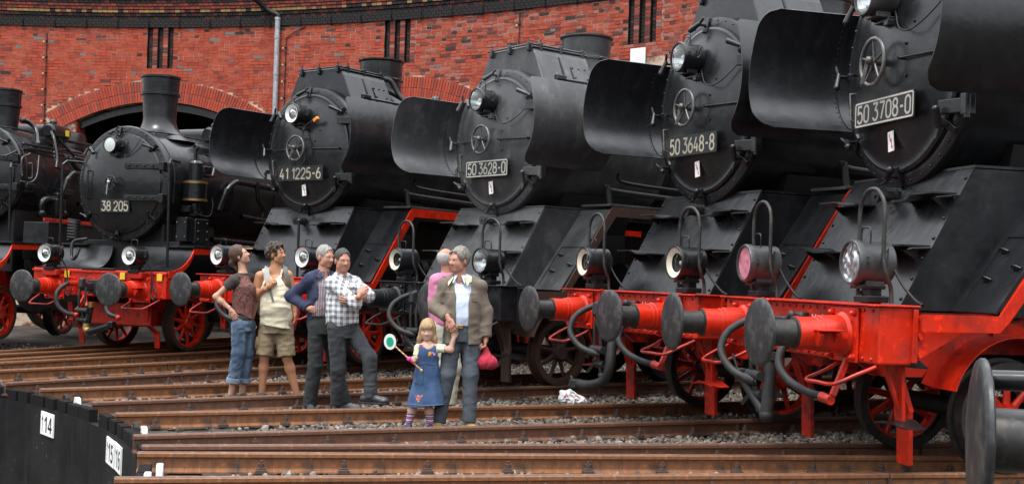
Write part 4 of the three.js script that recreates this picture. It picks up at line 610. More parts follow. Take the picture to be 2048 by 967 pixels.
    { const tx = nb(); const gx = (z, y, h) => { tx.torus([-0.7235, y + h * 0.28, z], h * 0.26, 0.005, [1, 0, 0], 18, 5); tx.bar([-0.7235, y + h * 0.3, z + h * 0.25], [-0.7235, y + h, z - h * 0.08], 0.004, 0.01); }; gx(-0.34, 1.12, 0.06); tx.bar([-0.7235, 1.12, -0.395], [-0.7235, 1.18, -0.395], 0.004, 0.01); gx(-0.5, 1.12, 0.06); if (red.beam !== M.black) { tx.mesh('stencilled_figures', M.white, beam); } const cp = nb(); cp.box(-0.70, 1.16, -0.2, 0.08, 0.06, 0.16, 0.02); cp.ball([-0.66, 1.16, -0.12], 0.04, 10); cp.ball([-0.66, 1.16, -0.28], 0.035, 10); cp.mesh('cable_socket', M.rubber, beam); }
    const hz = o.hose || 1; const h1 = nb(); h1.tube([[-0.70, 1.12, 0.30], [-0.52, 1.11, 0.32], [-0.33, 1.0, 0.36], [-0.26, 0.84, 0.34], [-0.30, 0.70, 0.22], [-0.38, 0.63, 0.05], [-0.42, 0.62, -0.06]], 0.032, 60, 12); for (const [p, q] of [[[-0.66, 1.121, 0.304], [-0.6, 1.119, 0.31]], [[-0.36, 0.642, 0.09], [-0.41, 0.622, -0.03]]]) h1.cyl(p, q, 0.039, 0.039, 12); h1.mesh('brake_hose', M.rubber, L);
    const hc = nb(); hc.cyl([-0.72, 1.12, 0.30], [-0.6, 1.12, 0.31], 0.03, 0.03, 10); hc.box(-0.64, 1.17, 0.30, 0.03, 0.1, 0.02, 0.004); hc.bar([-0.64, 1.2, 0.3], [-0.6, 1.29, 0.31], 0.018, 0.03, 0.004); hc.bar([-0.64, 1.18, 0.22], [-0.58, 1.28, 0.17], 0.018, 0.03, 0.004); hc.mesh('hose_cock', red.handle, L);
    const h2 = nb(); h2.tube([[-0.70, 1.0, -0.34], [-0.5, 0.95, -0.36], [-0.42, 0.80, -0.40], [-0.44, 0.68, -0.52], [-0.5, 0.61, -0.7], [-0.55, 0.585, -0.86]], 0.032, 50, 12); h2.mesh('brake_hose', M.rubber, L);
    const hk = nb(); hk.cyl([-0.55, 0.585, -0.86], [-0.56, 0.57, -0.98], 0.04, 0.036, 12); hk.bar([-0.58, 0.6, -0.96], [-0.72, 0.88, -0.92], 0.05, 0.03, 0.008); hk.mesh('hose_holder', red.handle, L);
    const hp = nb(); if (o.steamHose === 'curve') { hp.tube([[-0.6, 0.86, -0.12], [-0.5, 0.75, -0.14], [-0.46, 0.52, -0.18], [-0.44, 0.36, -0.1], [-0.4, 0.29, 0.12], [-0.38, 0.28, 0.32]], 0.052, 50, 12); hp.box(-0.38, 0.28, 0.38, 0.12, 0.1, 0.12, 0.02); hp.torus([-0.36, 0.3, 0.47], 0.05, 0.014, [1, 0, 0.3], 20, 8); } else { hp.cyl([-0.5, 0.84, -0.1], [-0.46, 0.38, -0.13], 0.05, 0.05, 16); hp.ball([-0.46, 0.36, -0.13], 0.058, 12); hp.cyl([-0.46, 0.36, -0.12], [-0.4, 0.63, 0.2], 0.04, 0.044, 16); hp.box(-0.39, 0.66, 0.23, 0.08, 0.09, 0.09, 0.015); hp.cyl([-0.37, 0.7, 0.25], [-0.34, 0.82, 0.29], 0.014, 0.012, 8); hp.cyl([-0.5, 0.86, -0.1], [-0.5, 0.8, -0.1], 0.065, 0.065, 16); } hp.mesh('steam_heating_hose', M.rubber, L);
  }
  // --- lamps and hoops on the beam
  for (const s of [1, -1]) {
    lamp(L, w, -0.70, 1.57, s * 0.93, 0.15, 0.31, s > 0 ? o.lens[0] : o.lens[1], { stand: 1.285, mat: o.lampMat || M.black, label: s > 0 ? 'headlamp on the far end of the beam' : 'headlamp on the near end of the beam' });
    if (!o.noHoop) { const h = nb(), z = s * 0.93 - 0.02; h.tube([[-0.86, 1.72, z + 0.17], [-0.86, 1.95, z + 0.17], [-0.86, 2.06, z + 0.1], [-0.86, 2.09, z], [-0.86, 2.06, z - 0.1], [-0.86, 1.95, z - 0.17], [-0.86, 1.6, z - 0.18], [-0.88, 1.48, z - 0.19], [-0.93, 1.4, z - 0.17], [-0.94, 1.29, z - 0.17]], 0.016, 70, 10); h.cyl([-0.86, 1.29, z + 0.17], [-0.86, 1.75, z + 0.17], 0.016, 0.016, 10); h.mesh('hoop_handrail', M.steelGrey, L); }
    else if (s < 0) { const h = nb(); h.cyl([-0.86, 1.28, -0.68], [-0.86, 2.08, -0.68], 0.02, 0.02, 10); h.ball([-0.86, 2.09, -0.68], 0.03, 8); h.mesh('post', M.black, L); }
    const c = nb(); c.tube([[-0.98, 1.55, s * 0.93 - 0.12], [-1.02, 1.42, s * 0.93 - 0.2], [-1.06, 1.32, s * 0.93 - 0.3], [-1.05, 1.285, s * 0.93 - 0.42]], 0.011, 24, 6); c.mesh('cable', M.rubber, L);
  }
  // --- running gear
  { const f = new B(); for (const s of [1, -1]) { f.poly([[-0.98, 0.85], [-0.98, 1.22], [-8.6, 1.22], [-8.6, 0.55], [-2.9, 0.55], [-2.55, 0.9], [-1.75, 0.9], [-1.5, 0.72], [-1.15, 0.72]], 0.04, new THREE.Matrix4().makeTranslation(0, 0, s * 0.52 - 0.02)); } f.mesh('main_frame', red.frame, L);
    for (const s of [1, -1]) {
      wheel(L, 'pony_wheel', -2.18, 0.43, s * 0.75, 0.43, 9, o.wheelMat || M.red, o.tyreMat || M.steelGrey, undefined, s);
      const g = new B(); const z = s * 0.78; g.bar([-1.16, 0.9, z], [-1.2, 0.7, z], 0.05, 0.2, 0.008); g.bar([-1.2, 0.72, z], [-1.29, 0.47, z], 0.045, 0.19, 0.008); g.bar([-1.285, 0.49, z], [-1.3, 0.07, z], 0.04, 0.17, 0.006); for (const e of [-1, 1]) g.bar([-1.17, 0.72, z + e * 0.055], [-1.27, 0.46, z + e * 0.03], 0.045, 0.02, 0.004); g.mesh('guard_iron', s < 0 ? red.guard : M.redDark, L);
      const fd = new B(); fd.quadSheet((u, v) => { const a = R(18 + u * 140), q = 0.57; return V(-2.18 + Math.cos(a) * q, 0.45 + Math.sin(a) * q * 1.06, s * (0.60 + v * 0.3)); }, 24, 1, 0.012); const fm = fd.mesh('wheel_guard', red.guard, L); const fp = new B(); fp.poly([...Array(15)].map((_, i) => { const a = R(18 + i * 10); return [-2.18 + Math.cos(a) * 0.575, 0.45 + Math.sin(a) * 0.61]; }).concat([...Array(15)].map((_, i) => { const a = R(158 - i * 10); return [-2.18 + Math.cos(a) * 0.68, 0.45 + Math.sin(a) * 0.72]; })).concat([]), 0.012, new THREE.Matrix4().makeTranslation(0, 0, s * 0.6 - 0.006)); fp.poly([[-1.05, 0.88], [-1.18, 0.72], [-1.52, 0.72], [-1.66, 0.92], [-1.66, 1.02], [-1.05, 1.02]], 0.02, new THREE.Matrix4().makeTranslation(0, 0, s * 0.62 - 0.01)); for (const [x, y] of [[-1.2, 0.94], [-1.4, 0.9], [-1.3, 0.8]]) fp.cyl([x, y, s * 0.62], [x, y, s * 0.655], 0.025, 0.025, 6); for (const x of [-1.85, -2.15]) fp.cyl([x, 1.08, s * 0.6], [x, 1.08, s * 0.64], 0.03, 0.03, 6); fp.mesh('guard_plate', red.guard, fm);
      const st = new B(); const zs = s * 1.12; st.bar([-1.02, 0.9, zs], [-1.04, 0.44, zs], 0.03, 0.11, 0.006); st.bar([-0.9, 0.86, zs], [-1.03, 0.52, zs], 0.02, 0.03); const sp = st.mesh('step_hanger', red.guard, L); for (const yy of [0.42, 0.86]) { const q = new B(); q.quadSheet((u, v) => V(-1.14 + v * 0.2, yy + 0.03 * Math.cos((u - 0.5) * 5) * (v > 0.5 ? 0.4 : 1), zs + (u - 0.5) * 0.36), 12, 2, 0.012); q.mesh('tread', o.treadMat || M.black, sp); }
      const cy = new B(); cy.cyl([-3.0, 0.92, s * 1.12], [-4.1, 0.92, s * 1.12], 0.36, 0.36, 28); cy.cyl([-2.94, 0.92, s * 1.12], [-3.0, 0.92, s * 1.12], 0.39, 0.39, 28); cy.box(-3.55, 1.35, s * 1.1, 1.0, 0.5, 0.5, 0.05); cy.cyl([-2.9, 1.42, s * 1.1], [-4.2, 1.42, s * 1.1], 0.2, 0.2, 20); cy.mesh('cylinder', M.soot, L);
    }
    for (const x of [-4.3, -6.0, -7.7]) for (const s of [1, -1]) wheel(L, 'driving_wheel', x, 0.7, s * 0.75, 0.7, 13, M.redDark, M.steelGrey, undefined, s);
    const ax = new B(); ax.cyl([-2.18, 0.43, -0.75], [-2.18, 0.43, 0.75], 0.08, 0.08, 14); ax.mesh('axle', M.soot, L);
    const as = new B(); as.box(-4.2, 1.0, 0, 1.6, 0.4, 0.9, 0.03); as.box(-2.6, 0.75, 0, 1.4, 0.25, 0.8, 0.03); as.mesh('stretcher', M.soot, L);
  }
  return L;
}
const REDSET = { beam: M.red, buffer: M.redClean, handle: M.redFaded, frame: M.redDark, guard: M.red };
const BLACKSET = { beam: M.black, buffer: M.black, handle: M.rubber, frame: M.brownRust, guard: M.brownRust };
makeReko({ label: 'black steam locomotive numbered 41 1225-6 with red running board edge behind the group of four', deg: 37.2, D: 13.58, by: 3.2, beam: REDSET, plate: '41 1225-6', pw: 0.98, lens: ['ring', 'ring'], topLens: 'ring', trim: M.redClean, noHoop: true, plug: true, paint: M.black, deflMat: M.black, topPipes: true, wheelMat: M.redClean, cable: [[-1.5, 3.6, -0.1], [-1.44, 3.5, -0.08], [-1.4, 3.36, -0.1], [-1.4, 3.2, -0.06]] });
makeReko({ label: 'dull black steam locomotive numbered 50 3628-0 with black buffers behind the brown jacket', deg: 51.17, D: 13.887, by: 3.16, beam: BLACKSET, plate: '50 3628-0', pw: 0.9, border: true, lens: ['cream', 'glass'], paint: M.dusty, deflMat: M.dusty, apronMat: M.dusty, trim: M.brownRust, wheelMat: M.brownRust, tyreMat: M.brownRust, chimMat: M.dusty, steamHose: 'straight' });
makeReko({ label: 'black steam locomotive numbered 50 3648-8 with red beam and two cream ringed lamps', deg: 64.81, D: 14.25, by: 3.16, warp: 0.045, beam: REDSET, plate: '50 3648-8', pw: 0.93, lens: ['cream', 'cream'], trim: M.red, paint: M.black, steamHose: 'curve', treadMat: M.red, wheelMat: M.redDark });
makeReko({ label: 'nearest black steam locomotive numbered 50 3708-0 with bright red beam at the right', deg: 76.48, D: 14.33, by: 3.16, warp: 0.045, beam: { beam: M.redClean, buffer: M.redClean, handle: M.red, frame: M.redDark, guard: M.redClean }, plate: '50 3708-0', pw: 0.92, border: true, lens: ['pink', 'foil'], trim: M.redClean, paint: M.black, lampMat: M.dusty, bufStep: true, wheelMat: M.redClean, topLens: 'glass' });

const LEFT_PIPES = [
 ['rod', 0.022, [[-2.51, 3.48, -0.78], [-4.72, 3.52, -0.78]]],
 ['pipe', 0.045, [[-3.08, 3.97, -0.4], [-3.23, 3.94, -0.45], [-3.27, 3.83, -0.55], [-3.08, 3.54, -0.72]]],
 ['pipe', 0.02, [[-3.8, 3.95, -0.45], [-3.76, 3.72, -0.62], [-3.5, 3.19, -0.85], [-3.99, 3.11, -0.88]]],
 ['pipe', 0.032, [[-3.88, 3.92, -0.45], [-4.08, 3.75, -0.55], [-5.2, 3.74, -0.6], [-5.35, 3.7, -0.65]]],
 ['rod', 0.018, [[-1.85, 3.19, -0.85], [-2.6, 3.4, -0.8], [-3.61, 3.4, -0.84]]],
 ['pipe', 0.045, [[-4, 3.36, -0.84], [-4.13, 3.22, -0.88], [-4.32, 3.12, -0.9]]],
 ['wire', 0.012, [[-2.91, 3.3, -0.85], [-2.75, 2.94, -0.92], [-2.55, 2.8, -0.93], [-2.24, 2.79, -0.93]]],
 ['handle', 0.013, [[-2.28, 2.9, -0.92], [-2.29, 3.19, -0.9], [-2.57, 3.31, -0.88]]],
 ['valve', 0.06, [[-2.8, 2.25, -1], [-2.82, 2.47, -1], [-3.11, 2.53, -1], [-3.46, 2.51, -1], [-3.54, 2.29, -1]]],
 ['handle', 0.012, [[-2.47, 3.12, -0.93], [-2.52, 3.12, -0.96], [-2.53, 2.89, -0.96], [-2.48, 2.86, -0.93]]],
];
function makeSaxon(o) {
  const L = loco('steam_locomotive', o.label, o.deg, o.D), by = o.by || 2.68, K = M.blackClean, S = o.shift || 0, nb = () => new B();
  { const b = nb(); b.latheX([[0.8, -2.95], [0.8, -9.2], [0.2, -9.2]], [S, by, 0], 48); for (const x of [-3.0, -4.2, -5.4, -6.6]) b.latheX([[0.81, x], [0.815, x - 0.01], [0.815, x - 0.06], [0.8, x - 0.07]], [S, by, 0], 48); b.mesh('boiler', M.boiler, L); }
  { const b = nb(); b.latheX([[0.78, -1.2], [0.86, -1.195], [0.92, -1.215], [0.935, -1.24], [0.935, -1.30], [0.9, -1.31], [0.9, -2.9], [0.8, -2.96]], [S, by, 0], 64); const s = b.mesh('smokebox', K, L); const pr = []; for (let i = 0; i < 48; i++) { const a = i / 48 * 6.283; pr.push([S - 1.2, by + Math.sin(a) * 0.89, Math.cos(a) * 0.89]); } rivets(s, pr, 0.012, K);
    const sd = nb(); sd.box(S - 2.1, 1.75, 0, 1.3, 1.2, 1.3, 0.05); sd.mesh('saddle', M.soot, s); }
  { const b = nb(); b.latheX([[0, 0.17], [0.2, 0.162], [0.45, 0.13], [0.65, 0.085], [0.76, 0.045], [0.8, 0.03], [0.82, 0.0], [0.82, -0.04]], [S - 1.2, by, 0], 64, 0.5); const d = b.mesh('smokebox_door', K, L);
    for (const yy of [by + 0.27, by - 0.24]) { const q = nb(); q.box(S - 1.08, yy, -0.5, 0.03, 0.09, 0.62, 0.008, [0, 0.17, 0]); q.box(S - 1.15, yy, -0.86, 0.1, 0.14, 0.1, 0.012); for (const z of [-0.28, -0.42, -0.56, -0.7]) q.ball([S - 1.045 - (0.17 * (-z - 0.5)), yy, z], 0.016, 8); q.mesh('hinge', K, d); }
    for (const a of [95, 42, -40, -92, 218, 140]) { const c = Math.cos(R(a)), s = Math.sin(R(a)), P = (r, x, t = 0) => [S + x, by + s * r + c * t, -c * r + s * t]; const q = nb(); q.bar(P(0.92, -1.2), P(0.76, -1.15), 0.05, 0.05, 0.008); q.cyl(P(0.845, -1.2), P(0.845, -1.07), 0.016, 0.014, 8); q.cyl(P(0.86, -1.09, -0.02), P(0.8, -1.04, 0.09), 0.018, 0.024, 10); q.cyl(P(0.86, -1.09), P(0.9, -1.08, -0.08), 0.014, 0.012, 8); q.mesh('door_clamp', K, d); }
    const hw = S - 0.93; const h = nb(); h.torus([hw, by - 0.01, 0], 0.11, 0.011, [1, 0, 0], 36, 8); for (let i = 0; i < 4; i++) { const a = i * 1.571 + 0.4; h.cyl([hw, by - 0.01, 0], [hw, by - 0.01 + Math.sin(a) * 0.11, Math.cos(a) * 0.11], 0.01, 0.008, 6); } h.cyl([S - 1.04, by - 0.01, 0], [hw + 0.02, by - 0.01, 0], 0.025, 0.022, 10); const hm = h.mesh('handwheel', K, d); const h2 = nb(); h2.ball([hw + 0.03, by, 0.01], 0.03, 10); h2.bar([hw + 0.03, by + 0.06, 0.02], [hw + 0.05, by - 0.2, 0.03], 0.014, 0.028, 0.004); h2.mesh('lever', M.bright, hm);
    { const q = nb(); q.path([[S - 1.14, by + 0.2, 0.6], [S - 1.06, by + 0.2, 0.6], [S - 1.06, by - 0.25, 0.6], [S - 1.14, by - 0.25, 0.6]], 0.012, 8); q.mesh('grab_handle', K, d); }
    if (o.plate) numberPlate(d, 0, o.plate, S - 1.05, by - 0.37, 0.6, 0.21, false, 0, 0.9);
    const br = nb(); br.box(S - 1.06, by + 0.45, 0, 0.16, 0.06, 0.14, 0.01); br.mesh('lamp_bracket', K, d);
    const lb = lamp(L, 0, S - 0.9, by + 0.6, 0.02, 0.125, 0.24, 'frost', { mat: K, label: 'headlamp on the smokebox door' }); const cb = nb(); cb.tube([[S - 1.1, by + 0.5, -0.1], [S - 1.06, by + 0.42, -0.2], [S - 1.08, by + 0.6, -0.38], [S - 1.16, by + 0.82, -0.44]], 0.008, 30, 6); cb.mesh('lamp_cable', M.rubber, lb); }
  { const b = nb(); b.latheY([[0.6, 3.45], [0.42, 3.55], [0.31, 3.66], [0.272, 3.76], [0.265, 3.85], [0.292, 4.2], [0.318, 4.21], [0.32, 4.25], [0.298, 4.26], [0.312, 4.48], [0.328, 4.5], [0.328, 4.53], [0.29, 4.535], [0.26, 4.3], [0.25, 3.6]], [S - 2.03 + (o.chim || 0), 0, 0], 56); b.mesh('chimney', M.black, L); }
  { const b = nb(); b.latheY([[0.42, by + 0.6], [0.42, by + 0.95], [0.38, by + 1.05], [0.2, by + 1.1], [0, by + 1.11]], [S - 4.2, 0, 0], 40); b.mesh('steam_dome', M.blackClean, L); const s = nb(); s.box(S - 3.2, by + 0.82, 0, 0.7, 0.55, 0.85, 0.12); s.mesh('sand_box', M.blackClean, L);
    const g = nb(); g.cyl([S - 2.55, by + 0.93, -0.62], [S - 3.1, by + 0.93, -0.62], 0.15, 0.13, 20); g.cyl([S - 2.5, by + 0.93, -0.62], [S - 2.57, by + 0.93, -0.62], 0.1, 0.15, 16); g.ball([S - 2.75, by + 1.1, -0.58], 0.07, 10); const t = g.mesh('turbo_generator', M.black, L); const yl = nb(); yl.box(S - 2.95, by + 0.92, -0.765, 0.12, 0.11, 0.012, 0.003); yl.mesh('yellow_label', M.yellow, t);
    const p = nb(); p.tube([[S - 2.5, by + 0.9, -0.7], [S - 2.4, by + 0.75, -0.82], [S - 2.3, by + 0.4, -0.95], [S - 2.2, by + 0.2, -1.0]], 0.03, 30, 8); p.tube([[S - 2.7, by + 0.8, -0.72], [S - 3.0, by + 0.5, -0.9], [S - 3.3, by + 0.45, -0.92], [S - 6, by + 0.42, -0.92]], 0.028, 40, 8); p.tube([[S - 2.2, by + 0.55, -0.86], [S - 4.5, by + 0.5, -0.88]], 0.018, 20, 8); p.tube([[S - 2.6, by - 0.05, -0.95], [S - 2.8, by + 0.14, -0.98], [S - 3.1, by + 0.16, -0.98], [S - 5, by + 0.1, -0.95]], 0.05, 40, 10); p.tube([[S - 2.45, by - 0.35, -0.95], [S - 2.55, by - 0.1, -0.98], [S - 2.6, by + 0.02, -0.98]], 0.05, 20, 10); p.tube([[S - 3.0, by - 0.42, -1.0], [S - 4.5, by - 0.5, -1.0]], 0.05, 20, 10); p.tube([[S - 3.4, by + 0.2, -1.0], [S - 3.45, by - 0.1, -1.02], [S - 3.6, by - 0.25, -1.02], [S - 3.6, by - 0.42, -1.0]], 0.04, 30, 10); p.tube([[S - 2.1, by - 0.85, -1.1], [S - 4.5, by - 0.9, -1.1]], 0.05, 20, 10); p.tube([[S - 2.1, by - 1.05, -1.12], [S - 4.5, by - 1.1, -1.12]], 0.035, 20, 8); p.mesh('side_pipes', M.blackClean, L); p.l = [];
    const e = nb(); for (const y of [0.85, 0.5]) e.tube([[S - 1.35, by + y, -0.35 - (0.85 - y) * 0.9], [S - 1.8, by + y + 0.02, -0.4 - (0.85 - y) * 0.9], [S - 2.6, by + y, -0.42 - (0.85 - y) * 0.9]], 0.014, 20, 6); e.tube([[S - 1.34, by + 0.9, -0.1], [S - 1.33, by + 0.7, -0.62], [S - 1.33, by + 0.25, -0.93], [S - 1.33, by - 0.3, -0.93]], 0.012, 40, 6); e.mesh('hand_rods', K, L); }
  if (o.pipes) { for (const [n, r, pts] of o.pipes) { const q = nb(); q.tube(pts, r, pts.length * 10, 10); for (const p of [pts[0], pts[pts.length - 1]]) q.ball(p, r * 1.35, 10); q.mesh(n === 'wire' ? 'cable' : n === 'rod' ? 'control_rod' : n === 'handle' ? 'grab_handle' : n === 'valve' ? 'feed_valve' : 'steam_pipe', n === 'wire' || n === 'handle' ? M.worn : M.blackClean, L); }
    for (const [x, y, z, sx, sy, sz] of [[-3.7, 2.7, -0.92, 0.4, 0.12, 0.16], [-2.5, 2.72, -0.92, 0.3, 0.1, 0.14], [-3.25, 2.4, -1.0, 0.3, 0.3, 0.25], [-3.3, 2.58, -1.0, 0.12, 0.16, 0.12]]) { const q = nb(); q.box(x, y, z, sx, sy, sz, 0.025); for (const e of [-0.35, 0, 0.35]) q.cyl([x + e * sx, y - sy / 2 - 0.05, z], [x + e * sx, y + sy / 2 + 0.02, z], 0.018, 0.018, 8); q.mesh('fitting', M.blackClean, L); } const rs = nb(); rs.box(-3.3, 2.12, -1.42, 2.2, 0.06, 0.03, 0.006); rs.mesh('edge_strip', M.red, L); const tb = nb(); tb.box(-3.4, 1.75, -1.15, 2.0, 0.68, 0.5, 0.02); tb.mesh('tool_box', M.black, L); }
  // air pump on the near side
  if (!o.noPump) { const x = S - 1.75, z = -1.02, b = nb(); b.latheY([[0, 3.1], [0.09, 3.09], [0.12, 3.05], [0.12, 2.78], [0.16, 2.77], [0.19, 2.75], [0.19, 2.45], [0.15, 2.44], [0.08, 2.4], [0.08, 2.3], [0.12, 2.28], [0.12, 2.2]], [x, 0, z], 32); b.box(x, 1.95, z - 0.02, 0.34, 0.4, 0.3, 0.02); b.box(x + 0.24, 1.97, z, 0.16, 0.4, 0.22, 0.02); b.cyl([x + 0.02, 3.06, z], [x + 0.02, 3.3, z], 0.03, 0.03, 10); b.torus([x + 0.02, 3.3, z], 0.05, 0.02, [1, 0, 0.3], 20, 8); b.box(x - 0.1, 2.95, z - 0.12, 0.2, 0.12, 0.1, 0.02); b.cyl([x - 0.1, 2.9, z], [x - 0.4, 2.88, z + 0.05], 0.04, 0.04, 12); const p = b.mesh('air_pump', K, L);
    for (const y of [2.735, 2.455]) { const q = nb(); q.latheY([[0.192, y - 0.018], [0.197, y - 0.016], [0.197, y + 0.016], [0.192, y + 0.018]], [x, 0, z], 32); q.mesh('brass_band', M.brass, p); }
    const pr = []; for (const a of [-0.11, 0.11]) for (const y of [1.82, 1.95, 2.08]) pr.push([x + a, y, z - 0.172]); for (const y of [1.85, 2.08]) for (const zz of [-0.08, 0.08]) pr.push([x + 0.322, y, z + zz]); rivets(p, pr, 0.016, M.worn);
    const q = nb(); q.box(x + 0.22, 2.3, z - 0.05, 0.12, 0.1, 0.14, 0.01); q.tube([[x + 0.2, 2.25, z - 0.1], [x - 0.1, 2.2, z - 0.2], [x - 0.2, 2.35, z - 0.2], [x - 0.25, 2.5, z - 0.15]], 0.008, 24, 6); q.mesh('lubricator', M.blackClean, p); }
  for (const s of [-1, 1]) { const q = nb(); q.path([[-1.02, 1.32, s * 1.12], [-1.02, 2.98, s * 1.1], [-1.08, 3.04, s * 1.07], [-1.4, 3.04, s * 0.98]].map((p) => [p[0] + S * 0.6, p[1], p[2]]), 0.022, 10); q.mesh('standing_handrail', K, L); const c = nb(); c.tube([[-0.95, 1.62, s * 0.62], [-0.9, 1.48, s * 0.64], [-0.92, 1.44, s * 0.72], [-0.95, 1.5, s * 0.78], [-1.0, 1.72, s * 0.8], [-1.1, 1.78, s * 0.6]], 0.026, 40, 8); if (s > 0) c.mesh('bent_pipe', K, L);
    const sp = nb(); const N = 60; const P = []; for (let i = 0; i <= N; i++) P.push([-1.15 + S * 0.6 + Math.cos(i * 0.75) * 0.09, 1.75 + i / N * 0.34, s * 0.95 + Math.sin(i * 0.75) * 0.09]); sp.tube(P, 0.016, 240, 6); if (s > 0) sp.mesh('coil_spring', M.rubber, L); }
  // curved apron plates
  for (const s of [1, -1]) { const f = (u, v) => { const a = v * 1.25; const z = s * (0.3 + u * 1.05); return V(-0.78 - Math.sin(a) * 0.62 + (u < 0.3 ? -0.2 * (1 - u / 0.3) * (1 - v) : 0), 1.30 + (1 - Math.cos(a)) * 0.55, z); }; const b = nb(); b.quadSheet(f, 10, 14, 0.016); b.mesh('curved_apron', M.black, L);
    const t = nb(); t.quadSheet((u, v) => { const a = u * 1.25; return V(-0.76 - Math.sin(a) * 0.62 , 1.30 + (1 - Math.cos(a)) * 0.55 - 0.11 * (1 - v) * (0.6 + 0.4 * (1 - u)), s * 1.37); }, 14, 1, 0.022); t.bar([-1.36, 1.62, s * 1.37], [-5, 1.66, s * 1.37], 0.09, 0.022); const tr = t.mesh('edge_trim', M.redClean, L);
    const rb = nb(); rb.box(-4.9, 1.69, s * 1.1, 7.2, 0.03, 0.6, 0.004); rb.mesh('running_board', M.black, L); }
  { const b = nb(); b.box(-1.45, 1.5, 0, 0.05, 0.55, 2.0, 0.01); b.box(-1.0, 1.3, 0, 0.6, 0.03, 0.7, 0.006); b.mesh('front_plate', M.soot, L); }
  { const bm = nb(); bm.box(-0.86, 1.075, 0, 0.27, 0.42, 2.72, 0.015); const beam = bm.mesh('buffer_beam', M.red, L); const pr = []; for (let i = 0; i < 20; i++) for (const y of [1.25, 1.14, 0.9]) if (!(y === 1.14 && (i < 6 || i > 13))) pr.push([-0.722, y, -1.28 + i * 0.135]); for (let i = 0; i < 3; i++) for (const s of [-1, 1]) for (const y of [0.95, 1.05, 1.15]) pr.push([-0.722, y, s * (0.5 + i * 0.06)]); rivets(beam, pr, 0.016, M.redClean);
    const e = nb(); e.box(-0.715, 1.255, 0, 0.02, 0.03, 2.74, 0.004); e.mesh('beam_edge', M.redClean, beam);
    for (const [z, n] of [[0.62, 1], [-0.52, 1], [-1.25, 1]]) { const q = nb(); q.box(-0.70, 1.2, z, 0.012, 0.11, 0.1, 0.003); q.mesh('yellow_label', M.yellow, beam); }
    for (const s of [1, -1]) { buffer(L, s * 0.875, 1.0, { house: M.redClean }, { step: s < 0 ? -1 : 0, label: s < 0 ? 'near buffer' : 'far buffer' }); railHandle(L, s * 0.95, 0.85, M.redFaded); lamp(L, 0, -0.44, 1.52, s * 0.86, 0.145, 0.3, 'ring', { mat: M.blackClean, stand: 1.25, label: s < 0 ? 'headlamp on the near end of the beam' : 'headlamp on the far end of the beam' }); const q = nb(); q.box(-0.66, 1.22, s * 0.86, 0.2, 0.1, 0.3, 0.02); q.mesh('lamp_block', M.red, L); const c = nb(); c.tube([[-0.6, 1.45, s * 0.86 - 0.2], [-0.68, 1.3, s * 0.86 - 0.24], [-0.68, 1.1, s * 0.86 - 0.27], [-0.67, 0.95, s * 0.86 - 0.24], [-0.67, 0.85, s * 0.86 - 0.32], [-0.67, 0.95, s * 0.86 - 0.36], [-0.68, 1.08, s * 0.86 - 0.29]], 0.012, 50, 6); c.mesh('cable_loop', M.rubber, L); }
    coupling(L, 1.02); const h1 = nb(); h1.tube([[-0.70, 1.06, 0.42], [-0.5, 1.04, 0.44], [-0.38, 0.9, 0.5], [-0.36, 0.72, 0.46], [-0.42, 0.6, 0.34], [-0.5, 0.57, 0.22]], 0.036, 50, 12); h1.mesh('brake_hose', M.rubber, L); const h2 = nb(); h2.tube([[-0.70, 0.9, -0.35], [-0.55, 0.75, -0.36], [-0.5, 0.62, -0.45], [-0.52, 0.57, -0.6]], 0.036, 40, 12); h2.mesh('brake_hose', M.rubber, L);
    const hk = nb(); hk.ball([-0.5, 0.57, 0.2], 0.045, 10); hk.bar([-0.52, 0.6, 0.22], [-0.7, 0.88, 0.22], 0.07, 0.03, 0.008); hk.ball([-0.52, 0.56, -0.63], 0.045, 10); hk.cyl([-0.7, 1.06, 0.42], [-0.55, 1.05, 0.43], 0.045, 0.04, 12); hk.bar([-0.45, 0.88, -0.02], [-0.4, 0.72, -0.1], 0.035, 0.03, 0.006); hk.mesh('hose_fittings', M.redClean, L);
    const hp = nb(); hp.cyl([-0.5, 0.72, -0.08], [-0.47, 0.44, -0.05], 0.055, 0.055, 16); hp.cyl([-0.45, 0.32, -0.12], [-0.36, 0.44, -0.62], 0.055, 0.055, 16); hp.box(-0.35, 0.46, -0.66, 0.1, 0.1, 0.1, 0.02); hp.mesh('steam_heating_hose', M.blackClean, L); const hb = nb(); hb.cyl([-0.5, 0.78, -0.08], [-0.5, 0.7, -0.08], 0.06, 0.06, 14); hb.tube([[-0.47, 0.44, -0.05], [-0.46, 0.36, -0.05], [-0.45, 0.33, -0.12]], 0.06, 16, 12); hb.mesh('brass_elbow', M.brass, L); }
  { for (const s of [1, -1]) { wheel(L, 'bogie_wheel', -1.97, 0.46, s * 0.75, 0.46, 10, M.redClean, M.brownRust, undefined, s); wheel(L, 'bogie_wheel', -4.0, 0.46, s * 0.75, 0.46, 10, M.redDark, M.steelGrey, undefined, s); const g = new B(); g.bar([-0.95, 0.75, s * 0.78], [-1.0, 0.45, s * 0.78], 0.03, 0.1, 0.006); g.bar([-0.98, 0.47, s * 0.78], [-1.24, 0.3, s * 0.78], 0.03, 0.1, 0.006); g.bar([-1.22, 0.32, s * 0.78], [-1.25, 0.07, s * 0.78], 0.03, 0.1, 0.006); g.mesh('guard_iron', M.red, L); const cy = new B(); cy.cyl([-2.6, 0.85, s * 1.1], [-3.9, 0.85, s * 1.1], 0.34, 0.34, 28); cy.cyl([-2.5, 0.85, s * 1.1], [-2.6, 0.85, s * 1.1], 0.38, 0.38, 28); cy.box(-3.2, 1.3, s * 1.05, 1.2, 0.45, 0.5, 0.04); cy.mesh('cylinder', M.black, L); }
